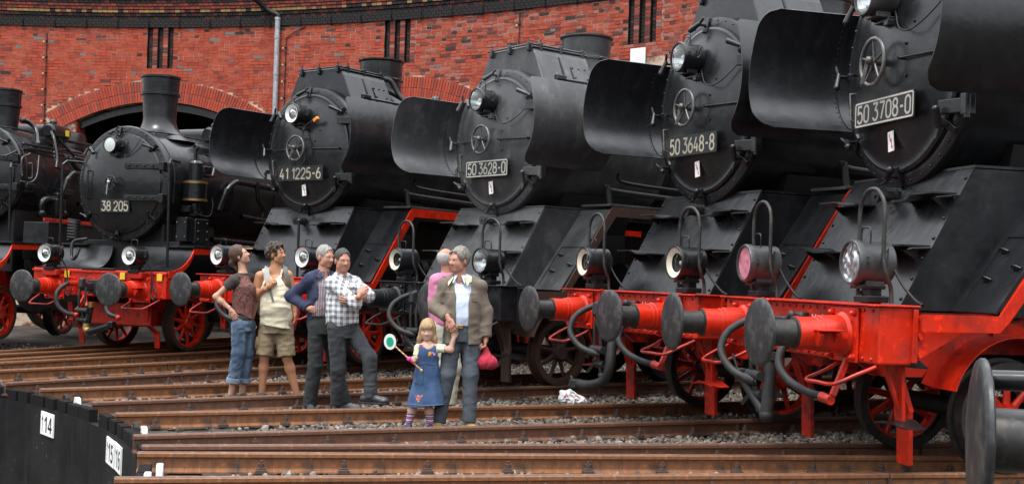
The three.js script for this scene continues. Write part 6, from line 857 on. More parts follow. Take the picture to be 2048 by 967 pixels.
function trousers(j, yaw, o) { const s = o.s || 1; const w = lerp3(j.waist, j.pelv, 0.35), G = o.g || 0, list = [trunk([[o.top + 0.01, w[0], w[2], (o.wx || 0.152) * s + G, (o.bz || 0.118) * s + G], [j.pelv[1] - 0.01, j.pelv[0], j.pelv[2], 0.166 * s + G, 0.126 * s + G], [j.pelv[1] - 0.12 * s, j.pelv[0], j.pelv[2], 0.158 * s + G, 0.116 * s + G]], yaw, 2.2)];
  for (const k of ['R', 'L']) { const kn = j['kn' + k], an = o.toKnee ? null : j['an' + k], end = an ? lerp3(kn, an, o.end ?? 0.97) : lerp3(j['hip' + k], kn, o.end ?? 0.95); list.push(cap(j['hip' + k], an ? kn : end, (o.r0 || 0.095) * s, (o.r1 || 0.072) * s, an ? 0 : 1)); if (an) list.push(cap(kn, end, (o.r1 || 0.072) * s, (o.r2 || 0.062) * s, 1)); }
  let f = union(list, 0.03); const top = o.top, g0 = f; const g = (x, y, z) => Math.max(g0(x, y, z), y - top); g.bb = f.bb; return wrinkle(g, o.wr ?? 0.0065, 12, 26, 12, o.seed || 3); }
function band(j, yaw, y, h, g, o = {}) { const e = ell(j.pelv, [0.166 + g, 0.3, 0.126 + g], yaw), w = ell(j.waist, [(o.waist || 0.145) + 0.012 + g, 0.2, (o.belly || 0.105) + 0.012 + g], yaw); const f = (x, yy, z) => Math.max(Math.min(e(x, yy, z), w(x, yy, z)), Math.abs(yy - y) - h); f.bb = join(e.bb, w.bb); f.bb = [f.bb[0], y - h - 0.01, f.bb[2], f.bb[3], y + h + 0.01, f.bb[5]]; return f; }
function collar(P, name, mat, o = {}) { // flared band round the neck, open towards the facing direction
  const c = P.j.neck, r0 = o.r0 || 0.064, y0 = c[1] + (o.y0 ?? 0.005), h = o.h || 0.05, sl = o.slope || 0.55, fx = o.dir[0], fz = o.dir[1], pt = o.point || 0.03, gap = o.gap ?? 0.012; const f = (x, y, z) => { const dx = x - c[0], dz = z - c[2] - 0.006, r = Math.hypot(dx, dz), t = y0 - y, fr = (dx * fx + dz * fz) / (r + 1e-6), side = Math.abs(dx * fz - dz * fx); const low = h + pt * sst(0.55, 0.95, fr); let d = Math.abs(r - (r0 + Math.max(0, t) * sl)) * 0.85 - (o.th || 0.0045); d = Math.max(d, -t, t - low); if (fr > 0) d = Math.max(d, gap + Math.max(0, t) * 0.45 - side); return d; }; f.bb = [c[0] - 0.17, y0 - h - pt - 0.01, c[2] - 0.17, c[0] + 0.17, y0 + 0.01, c[2] + 0.17]; wear(P, name, f, 0.0042, mat, o.label); }
function shoe(P, an, dir, mat, o = {}) { const d = V(dir[0], 0, dir[1]).normalize(), gy = o.gy ?? 0.0, s = o.s || 1; const A = (t, y, r) => [an[0] + d.x * t * s, gy + y, an[2] + d.z * t * s]; const f0 = union([cap(A(-0.05, 0.05), A(0.02, 0.075), 0.042 * s, 0.046 * s), cap(A(0.02, 0.055), A(0.15, 0.04), 0.044 * s, 0.036 * s), ell(A(0.15, 0.035), [0.05 * s, 0.032, 0.05 * s])], 0.03); const f = (x, y, z) => Math.max(f0(x, y, z), gy + 0.012 - y); f.bb = f0.bb; wear(P, 'shoe', f, 0.0065, mat);
  const s0 = union([cap(A(-0.055, 0.012), A(0.05, 0.012), 0.047 * s, 0.042 * s), cap(A(0.05, 0.012), A(0.155, 0.012), 0.042 * s, 0.048 * s)], 0.02); const sf = (x, y, z) => Math.max(s0(x, y, z), y - gy - 0.022, gy - y); sf.bb = s0.bb; wear(P, 'sole', sf, 0.0065, o.sole || M.rubber); }
const skinA = [0.50, 0.27, 0.18], skinB = [0.46, 0.215, 0.115], skinC = [0.47, 0.225, 0.155], skinD = [0.44, 0.205, 0.14], skinG = [0.56, 0.34, 0.255];
// woman with hand on hip, seen from her right side
{
  const P = startPerson('woman', 'woman in maroon vest and rolled up jeans, hand on hip, looking up', skinA), j = P.j, yaw = yawOf([0.82, 0.25]); j.head[2] += 0.0;
  bodyPrims(P, yaw, { s: 0.9, arm: 0.85, calf: 0.95, neck: 0.85 });
  addHead(P, { at: off3(j.head, 0.0, 0.0, 0), look: [0.86, 0.42, 0.0], tilt: 0.1, s: 0.95, jaw: 0.85, hair: 'pony', hairMat: hairMat([0.035, 0.016, 0.009], [0.10, 0.05, 0.028]), w: 0.95 });
  P.geos.push(hand(off3(j.wrR, 0, -0.005, 0.01), [0.55, -0.8, 0.1], [0.2, 0, -1], { curl: [0.35, 0.3, 0.3, 0.4], s: 0.9, thumb: 0.9, flip: true }));
  const tee = torsoPrims(j, yaw, { s: 0.9, g: 0.008, waist: 0.135, belly: 0.1 }); for (const k of ['R', 'L']) tee.push(cap(j['sh' + k], lerp3(j['sh' + k], j['el' + k], 0.42), 0.063, 0.062, 1)); const t0 = union(tee, 0.03), tf = (x, y, z) => Math.max(t0(x, y, z), 0.965 - y, y - 1.5); tf.bb = t0.bb; wear(P, 'tee_shirt', wrinkle(tf, 0.005, 14, 24, 14), 0.009, plain([0.045, 0.034, 0.03]), 'dark brown short sleeved shirt');
  const vs = torsoPrims(j, yaw, { s: 0.9, g: 0.022, waist: 0.138, belly: 0.105 }); vs.push(ell(off3(j.chest, 0.075, -0.03, 0.01), [0.07, 0.085, 0.11])); const v0 = union(vs, 0.03), vf = (x, y, z) => { let d = v0(x, y, z); d = Math.max(d, 1.055 - y - Math.max(0, x) * 0.55 - 0.02, y - 1.475); for (const k of ['R', 'L']) d = smax(d, -(Math.hypot(x - j['sh' + k][0], y - j['sh' + k][1] + 0.01, (z - j['sh' + k][2]) * 0.9) - 0.083), 0.01); return d; }; vf.bb = v0.bb;
  wear(P, 'vest', wrinkle(vf, 0.004, 16, 16, 16), 0.0085, cloth((u, v) => { const a = fbm(u, v, 7, 2), c = fbm(u, v, 14, 2), l = Math.abs(a - 0.5) < 0.035 || Math.abs(c - 0.52) < 0.022; const q = fbm(u, v, 5, 3); return l ? [0.045, 0.018, 0.018] : mix([0.15, 0.055, 0.047], [0.21, 0.085, 0.07], q); }, 0.5, { n: 512 }), 'maroon sleeveless vest with swirling dark embroidery');
  const je = trousers(j, yaw, { s: 0.88, top: 1.0, r0: 0.104, r1: 0.082, r2: 0.08, end: 0.66, wr: 0.008 }); wear(P, 'jeans', je, 0.0085, denim([0.035, 0.066, 0.12], [0.15, 0.21, 0.29]), 'faded blue jeans rolled up above the ankles');
  for (const k of ['R', 'L']) { const a = lerp3(j['kn' + k], j['an' + k], 0.585), b = lerp3(j['kn' + k], j['an' + k], 0.70); wear(P, 'rolled_cuff', wrinkle(cap(a, b, 0.079, 0.08, 2), 0.005, 20, 20, 20), 0.0075, denim([0.14, 0.19, 0.26], [0.24, 0.3, 0.37])); shoe(P, j['an' + k], [0.85, 0.3], plain([0.09, 0.06, 0.045]), { s: 0.9 }); }
  wear(P, 'wrist_band', cap(lerp3(j.elR, j.wrR, 0.9), lerp3(j.elR, j.wrR, 0.97), 0.033, 0.032, 2), 0.004, plain([0.06, 0.05, 0.12]));
  wear(P, 'hair_tie', cap([-0.155, 1.69, 0.0], [-0.145, 1.665, 0], 0.03, 0.03, 2), 0.005, plain([0.5, 0.42, 0.36]));
  wear(P, 'belt', band(j, yaw, 0.985, 0.022, -0.01, { waist: 0.125, belly: 0.095 }), 0.008, plain([0.03, 0.022, 0.018]));
  finishPerson(P);
}
// young man in tank top and shorts holding a rucksack strap
{
  const P = startPerson('pack', 'young man with curly hair, cream tank top and khaki shorts, gripping a rucksack strap', skinB), j = P.j, yaw = yawOf([0.3, 0.95]);
  bodyPrims(P, yaw, { s: 0.97, waist: 0.15, belly: 0.12, arm: 1.08, calf: 1.0 });
  addHead(P, { at: j.head, look: [0.93, 0.12, 0.28], s: 0.98, hair: 'curly', hairMat: hairMat([0.016, 0.009, 0.006], [0.055, 0.032, 0.02]), nose: 1.15 });
  P.geos.push(hand(j.wrR, [0.55, 0.75, 0.1], [0.45, 0.05, -0.85], { curl: 1.05, thumb: 0.3, flip: true })); P.geos.push(hand(j.wrL, [0.05, -1, 0.05], [-1, 0, 0.2], { curl: 0.4, thumb: 0.3, flip: false }));
  const tp = torsoPrims(j, yaw, { s: 0.95, g: 0.014, waist: 0.172, belly: 0.142, flare: 0.012 }); const t0 = union(tp, 0.035); const nk = j.neck, tf = (x, y, z) => { let d = Math.max(t0(x, y, z), 0.895 - y - 0.02 * Math.sin(x * 9)); d = smax(d, -(Math.hypot((x - nk[0] - 0.01) / 0.075, (y - nk[1] + 0.0) / 0.14, (z - 0.07) / 0.14) - 1) * 0.075, 0.01); for (const k of ['R', 'L']) { const s = j['sh' + k]; d = smax(d, -(Math.hypot((x - s[0] - (k === 'R' ? -0.02 : 0.02)) / 0.085, (y - s[1] + 0.03) / 0.135, (z - s[2]) / 0.2) - 1) * 0.085, 0.01); } return Math.max(d, y - 1.555); }; tf.bb = t0.bb;
  wear(P, 'tank_top', wrinkle(tf, 0.0085, 9, 26, 12), 0.0085, cloth((u, v) => { const st = 0.94 + 0.06 * Math.sin(v * 2 * Math.PI * 24); const n = fbm(u, v, 4, 3); return [0.74 * st, 0.665 * st, 0.49 * st].map((x) => x * (0.9 + 0.15 * n)); }, 0.4), 'cream ribbed tank top');
  wear(P, 'shorts', trousers(j, yaw, { s: 1, top: 0.965, r0: 0.108, r1: 0.1, toKnee: true, end: 0.97, wr: 0.009, g: 0.006 }), 0.0085, plain([0.23, 0.175, 0.105]), 'khaki knee length cargo shorts');
  const cp = lerp3(j.hipR, j.knR, 0.55); wear(P, 'cargo_pocket', wrinkle(ell(off3(cp, -0.09, 0.0, 0.03), [0.035, 0.085, 0.06]), 0.006, 20, 20, 20), 0.007, plain([0.21, 0.16, 0.095]));
  for (const k of ['R', 'L']) shoe(P, j['an' + k], k === 'R' ? [0.2, 1] : [0.7, 0.7], plain([0.05, 0.045, 0.042]), { gy: 0.0 });
  finishPerson(P);
  // the rucksack hangs on him: a thing of its own
  const rk = thing('rucksack', 'grey rucksack worn on the back of the man in the tank top', 'rucksack', null, J.pack.o); const body = wrinkle(ell([-0.07, 1.32, -0.23], [0.15, 0.22, 0.09], yaw), 0.008, 12, 14, 12); const bb = new B(); bb.add(meshOf(body, 0.011)); bb.mesh('bag', plain([0.05, 0.052, 0.055]), rk);
  const strap = (pts, w) => { const c = new THREE.CatmullRomCurve3(pts.map((p) => V(...p))); const q = new B(); q.quadSheet((u, v) => { const p = c.getPoint(u), t = c.getTangent(u), s = V(0.35, 0.1, 0.95); const n = t.clone().cross(s).normalize(); const sd = n.clone().cross(t).normalize(); const out = V(1, 0, 0); const side = t.clone().cross(V(0.3, 0.25, 1).normalize()).normalize(); return p.add(side.multiplyScalar((v - 0.5) * w)); }, 30, 2, 0.012); return q; };
  const sm = plain([0.33, 0.33, 0.32]);
  strap([[-0.14, 1.54, -0.1], [-0.125, 1.575, -0.01], [-0.105, 1.53, 0.095], [-0.085, 1.44, 0.15], [-0.06, 1.36, 0.172]], 0.055).mesh('shoulder_strap', sm, rk); strap([[-0.06, 1.36, 0.172], [-0.03, 1.28, 0.19], [0.0, 1.19, 0.205]], 0.022).mesh('strap_end', plain([0.12, 0.11, 0.1]), rk); strap([[-0.1, 1.4, 0.14], [-0.15, 1.25, 0.1], [-0.16, 1.12, 0.06]], 0.022).mesh('strap_end', plain([0.12, 0.11, 0.1]), rk);
  strap([[0.08, 1.57, -0.1], [0.085, 1.595, -0.02], [0.11, 1.53, 0.075], [0.145, 1.42, 0.085], [0.155, 1.3, 0.03]], 0.05).mesh('shoulder_strap', plain([0.14, 0.14, 0.13]), rk);
}
// older man in a navy jacket
{
  const P = startPerson('navy', 'grey haired man in an open navy jacket and striped shirt, smiling', skinC), j = P.j, yaw = yawOf([0.62, 0.78]);
  bodyPrims(P, yaw, { s: 0.99, waist: 0.15, belly: 0.13, neck: 1.05 });
  addHead(P, { at: j.head, look: [0.8, -0.08, 0.55], s: 1.0, hair: 'short', hairMat: hairMat([0.16, 0.15, 0.14], [0.36, 0.34, 0.31]), nose: 1.2, w: 1.02, jaw: 1.1 });
  P.geos.push(hand(j.wrR, [0.85, -0.1, 0.3], [0.3, 0.1, -0.9], { curl: 1.25, thumb: 0.2, flip: true }));
  const sh = torsoPrims(j, yaw, { s: 0.93, g: 0.012, waist: 0.15, belly: 0.135 }); const s0 = union(sh, 0.035), sf = (x, y, z) => Math.max(s0(x, y, z), 1.06 - y, y - 1.585); sf.bb = s0.bb; wear(P, 'striped_shirt', wrinkle(sf, 0.005, 12, 18, 12), 0.0085, cloth((u, v) => { const t = (u * 16) % 1; return t < 0.14 ? [0.62, 0.6, 0.62] : t < 0.22 ? [0.4, 0.09, 0.07] : t < 0.56 ? [0.03, 0.035, 0.075] : t < 0.66 ? [0.55, 0.5, 0.5] : [0.06, 0.035, 0.055]; }, 0.42, { n: 512 }), 'dark shirt with thin light and red stripes');
  const jk = [...torsoPrims(j, yaw, { s: 0.94, g: 0.028, waist: 0.15, belly: 0.125, flare: 0.006 }), cap(off3(j.shR, 0.015, -0.01, 0), j.elR, 0.072, 0.062), cap(j.elR, lerp3(j.elR, j.wrR, 0.93), 0.062, 0.048, 1), cap(j.shL, j.elL, 0.07, 0.06), cap(j.elL, j.wrL, 0.06, 0.046, 1)]; const j0 = union(jk, 0.035), fx = 0.62, fz = 0.78; const jf = (x, y, z) => { let d = j0(x, y, z); d = Math.max(d, 0.94 - y, y - 1.57); const a = (x - 0.0) * fx + z * fz, b = x * fz - z * fx; /* open front */ if (a > -0.02) d = smax(d, -(Math.max(Math.abs(b + 0.035) - (0.075 + 0.05 * sst(1.55, 1.0, y)), -(a - 0.02))), 0.008); return d; }; jf.bb = j0.bb; const jw = wrinkle(jf, 0.009, 13, 15, 13);
  wear(P, 'jacket', jw, 0.0085, plain([0.022, 0.028, 0.066]), 'navy blue blouson jacket, open at the front');
  wear(P, 'cuff', cap(lerp3(j.elR, j.wrR, 0.86), lerp3(j.elR, j.wrR, 0.98), 0.054, 0.05, 2), 0.006, plain([0.018, 0.022, 0.052]));
  collar(P, 'shirt_collar', plain([0.09, 0.07, 0.11]), { dir: [0.62, 0.78], r0: 0.062, h: 0.04 }); collar(P, 'jacket_collar', plain([0.02, 0.026, 0.06]), { dir: [0.62, 0.78], r0: 0.076, y0: -0.015, h: 0.05, slope: 0.8, gap: 0.05, th: 0.006 });
  wear(P, 'trousers', trousers(j, yaw, { s: 1, top: 1.08, r0: 0.098, r1: 0.078, r2: 0.074, end: 1.0, wr: 0.008 }), 0.009, plain([0.022, 0.025, 0.026]), 'dark grey trousers');
  for (const k of ['R', 'L']) shoe(P, j['an' + k], k === 'R' ? [0.35, 0.9] : [0.9, 0.4], k === 'R' ? plain([0.04, 0.04, 0.042]) : plain([0.12, 0.13, 0.14]), { gy: 0 });
  finishPerson(P);
}
// man in checked shirt, arms crossed, one foot on the rail
{
  const P = startPerson('plaid', 'dark haired man in a grey and white checked shirt, arms crossed, foot on a rail', skinD), j = P.j, yaw = yawOf([0.72, 0.69]);
  bodyPrims(P, yaw, { s: 0.98, waist: 0.155, belly: 0.14, neck: 1.05 });
  addHead(P, { at: j.head, look: [0.5, -0.08, 0.86], s: 0.97, hair: 'short', hairMat: hairMat([0.018, 0.016, 0.015], [0.06, 0.055, 0.05]), nose: 1.2, jaw: 1.12 });
  P.geos.push(hand(j.wrR, [0.35, 0.75, -0.45], [0.1, -0.2, -1], { curl: 0.75, thumb: 0.5, flip: true }));
  P.geos.push(hand(j.wrL, [-0.85, 0.1, 0.3], [0.1, 0.1, -1], { curl: 0.6, thumb: 0.5 }));
  const chk = cloth((u, v) => { const a = (u * 10) % 1, b = (v * 10) % 1, fa = a < 0.5 ? 1 : 0, fb = b < 0.5 ? 1 : 0; const thin = (a > 0.72 && a < 0.77) || (b > 0.72 && b < 0.77); let q = fa && fb ? [0.17, 0.175, 0.19] : fa || fb ? [0.44, 0.45, 0.475] : [0.82, 0.82, 0.83]; if (thin) q = q.map((x) => x * 0.72); return q; }, 0.62, { n: 512 });
  const sh = [...torsoPrims(j, yaw, { s: 0.95, g: 0.022, waist: 0.158, belly: 0.145 }), cap(j.shR, j.elR, 0.074, 0.06), cap(j.elR, lerp3(j.elR, j.wrR, 0.55), 0.06, 0.052, 1), cap(j.shL, j.elL, 0.076, 0.06), cap(lerp3(j.shL, j.elL, 0.6), lerp3(j.shL, j.elL, 1.02), 0.066, 0.066)]; const s0 = union(sh, 0.03), sf = (x, y, z) => Math.max(s0(x, y, z), 1.0 - y - 0.02 * Math.sin(x * 22 + z * 9), y - 1.56); sf.bb = s0.bb; wear(P, 'checked_shirt', wrinkle(sf, 0.009, 14, 17, 14), 0.0075, chk, 'grey and white checked shirt with rolled sleeves');
  collar(P, 'collar', chk, { dir: [0.72, 0.69], r0: 0.066, h: 0.045, point: 0.035 });
  wear(P, 'belt', band(j, yaw, 1.01, 0.022, 0.0, { waist: 0.15, belly: 0.13 }), 0.008, plain([0.05, 0.026, 0.016]));
  wear(P, 'jeans', trousers(j, yaw, { s: 1, top: 1.035, r0: 0.1, r1: 0.078, r2: 0.066, end: 0.98, wr: 0.008 }), 0.009, denim([0.02, 0.022, 0.026], [0.055, 0.058, 0.064]), 'black jeans');
  for (const k of ['R', 'L']) shoe(P, k === 'L' ? [j.anL[0] - 0.02, 0, j.anL[2]] : j.anR, k === 'R' ? [0.5, 0.8] : [0.98, 0.15], std({ color: lc(0.035, 0.036, 0.04), roughness: 0.38 }), { gy: k === 'L' ? 0.172 : 0, s: k === 'L' ? 1.12 : 1 });
  finishPerson(P);
}
// man in brown jacket holding the girl's hand
{
  const P = startPerson('jacket', 'grey haired man in a brown jacket and light blue shirt holding the girl\'s hand', skinC), j = P.j, yaw = yawOf([-0.12, 0.99]);
  bodyPrims(P, yaw, { s: 0.99, waist: 0.15, belly: 0.125, neck: 1.05 });
  addHead(P, { at: j.head, look: [-0.72, -0.02, 0.7], s: 1.0, hair: 'thick', hairMat: hairMat([0.11, 0.1, 0.085], [0.27, 0.25, 0.21]), nose: 1.2, jaw: 1.05 });
  P.geos.push(hand(j.wrR, [0.45, -0.85, 0.25], [0.15, -0.1, -1], { curl: [0.5, 0.55, 0.6, 0.7], thumb: 0.7, flip: true })); P.geos.push(hand(j.wrL, [-0.1, -1, 0.1], [-1, 0, 0.1], { curl: 1.1, thumb: 0.3 }));
  const lb = plain([0.60, 0.69, 0.84], { m: 0.4 });
  const sh = torsoPrims(j, yaw, { s: 0.95, g: 0.012, waist: 0.155, belly: 0.135 }); const s0 = union(sh, 0.035), sf = (x, y, z) => Math.max(s0(x, y, z), 1.06 - y, y - 1.575); sf.bb = s0.bb; wear(P, 'shirt', wrinkle(sf, 0.006, 12, 22, 12), 0.0085, lb, 'light blue buttoned shirt');
  collar(P, 'collar', lb, { dir: [-0.12, 0.99], r0: 0.064, h: 0.045, point: 0.045, gap: 0.016 }); P.after.push((body) => { const bt = new B(); for (let i = 0; i < 5; i++) { const g = new B(); g.ball([j.chest[0] - 0.005, 1.48 - i * 0.085, 0.138 + (i > 2 ? 0.008 : 0) - (i === 0 ? 0.02 : 0)], 0.006, 8, [1, 1, 0.5]); g.mesh('button', M.white, body); } });
  const jk = [...torsoPrims(j, yaw, { s: 0.96, g: 0.03, waist: 0.158, belly: 0.128, drop: 0.15, flare: 0.012 }), cap(off3(j.shR, 0.025, 0, 0), off3(j.elR, 0.015, 0, 0), 0.07, 0.06), cap(j.elR, lerp3(j.elR, j.wrR, 0.9), 0.062, 0.052, 1), cap(off3(j.shL, -0.025, 0, 0), off3(j.elL, -0.01, 0, 0), 0.07, 0.06), cap(j.elL, lerp3(j.elL, j.wrL, 0.95), 0.062, 0.052, 1)]; const j0 = union(jk, 0.035); const jf = (x, y, z) => { let d = j0(x, y, z); d = Math.max(d, 0.885 - y + 0.06 * sst(0.2, -0.1, x) * 0 - 0.0, y - 1.575); if (z > -0.02) d = smax(d, -(Math.max(Math.abs(x + 0.012 - 0.02 * (1.4 - y)) - (0.062 + 0.03 * sst(1.3, 1.5, y)), -(z - 0.0))), 0.006); return d; }; jf.bb = j0.bb;
  const jm = plain([0.155, 0.125, 0.095]); wear(P, 'jacket', wrinkle(jf, 0.009, 11, 14, 11), 0.0085, jm, 'olive brown zip jacket, open at the front');
  const lin2 = plain([0.5, 0.46, 0.30]); collar(P, 'jacket_collar', lin2, { dir: [-0.12, 0.99], r0: 0.082, y0: -0.012, h: 0.05, slope: 0.95, point: 0.05, gap: 0.05, th: 0.0065, label: 'cream lined collar turned down' }); P.after.push((body) => {
    for (const s of [-1, 1]) { const q = new B(); q.quadSheet((u, v) => { const x = -0.01 + s * (0.09 + u * 0.085); return V(x, 1.345 - v * 0.035 - 0.012 * Math.abs(u - 0.5), 0.149 - Math.pow(Math.abs(x) / 0.2, 2) * 0.05 + 0.002); }, 8, 2, 0.008); q.mesh('pocket_flap', jm, body); } });
  wear(P, 'belt', band(j, yaw, 1.055, 0.022, 0.002, { waist: 0.15, belly: 0.126 }), 0.008, plain([0.07, 0.03, 0.015])); P.after.push((body) => { const q = new B(); q.box(-0.02, 1.055, 0.142, 0.05, 0.042, 0.012, 0.006); q.mesh('belt_buckle', M.brass, body); });
  wear(P, 'trousers', trousers(j, yaw, { s: 1, top: 1.08, r0: 0.1, r1: 0.078, r2: 0.066, end: 1.02, wr: 0.007 }), 0.009, plain([0.078, 0.092, 0.112]), 'blue grey trousers');
  for (const k of ['R', 'L']) shoe(P, j['an' + k], k === 'R' ? [-0.2, 1] : [0.75, 0.65], plain([0.40, 0.26, 0.11]), { gy: 0, sole: plain([0.2, 0.14, 0.08]) });
  finishPerson(P);
  const bg = thing('cloth_bag', 'red cloth bag hanging from the left hand of the man in the brown jacket', 'bag', null, J.jacket.o); const b0 = union([ell([0.245, 0.72, 0.03], [0.075, 0.05, 0.05]), cap([0.235, 0.84, 0.04], [0.245, 0.72, 0.03], 0.022, 0.075), cap([0.21, 0.7, 0.03], [0.3, 0.7, 0.03], 0.05, 0.05)], 0.04); const bf = wrinkle(b0, 0.012, 26, 9, 26); const q = new B(); q.add(meshOf(bf, 0.007)); q.mesh('bag', plain([0.42, 0.022, 0.05]), bg); const c = new B(); c.tube([[0.235, 0.86, 0.045], [0.225, 0.9, 0.05], [0.22, 0.92, 0.06]], 0.008, 10, 6); c.mesh('drawstring', plain([0.3, 0.02, 0.04]), bg);
}
// man in pink shirt, back turned, half hidden
{
  const P = startPerson('pink', 'balding man in a pink shirt with his back turned, half hidden', skinC), j = P.j, yaw = yawOf([0.45, -0.9]);
  bodyPrims(P, yaw, { s: 0.98, waist: 0.15, belly: 0.13 });
  addHead(P, { at: j.head, look: [0.75, 0.0, -0.62], s: 0.98, hair: 'ring', hairMat: hairMat([0.34, 0.33, 0.31], [0.52, 0.5, 0.48]) });
  P.geos.push(hand(j.wrL, [0, -1, 0.1], [1, 0, 0], { curl: 0.5 }), hand(j.wrR, [0, -1, 0.1], [-1, 0, 0], { curl: 0.5, flip: true }));
  const pm = plain([0.60, 0.21, 0.35]); const sh = [...torsoPrims(j, yaw, { s: 0.95, g: 0.02, waist: 0.152, belly: 0.13 })]; for (const k of ['R', 'L']) sh.push(cap(j['sh' + k], j['el' + k], 0.076, 0.062), cap(j['el' + k], lerp3(j['el' + k], j['wr' + k], 0.92), 0.062, 0.046, 1)); const s0 = union(sh, 0.03), sf = (x, y, z) => Math.max(s0(x, y, z), 1.02 - y, y - 1.575); sf.bb = s0.bb; wear(P, 'shirt', wrinkle(sf, 0.008, 13, 18, 13), 0.009, pm, 'pink long sleeved shirt');
  collar(P, 'collar', pm, { dir: [0.45, -0.9], r0: 0.065, h: 0.042, y0: 0.01 });
  wear(P, 'trousers', trousers(j, yaw, { s: 1, top: 1.08, r0: 0.105, r1: 0.085, r2: 0.078, end: 1.0 }), 0.011, plain([0.5, 0.48, 0.38]), 'pale beige trousers'); for (const k of ['R', 'L']) shoe(P, j['an' + k], [0.9, -0.2], plain([0.2, 0.12, 0.07]), { gy: 0 });
  finishPerson(P);
}
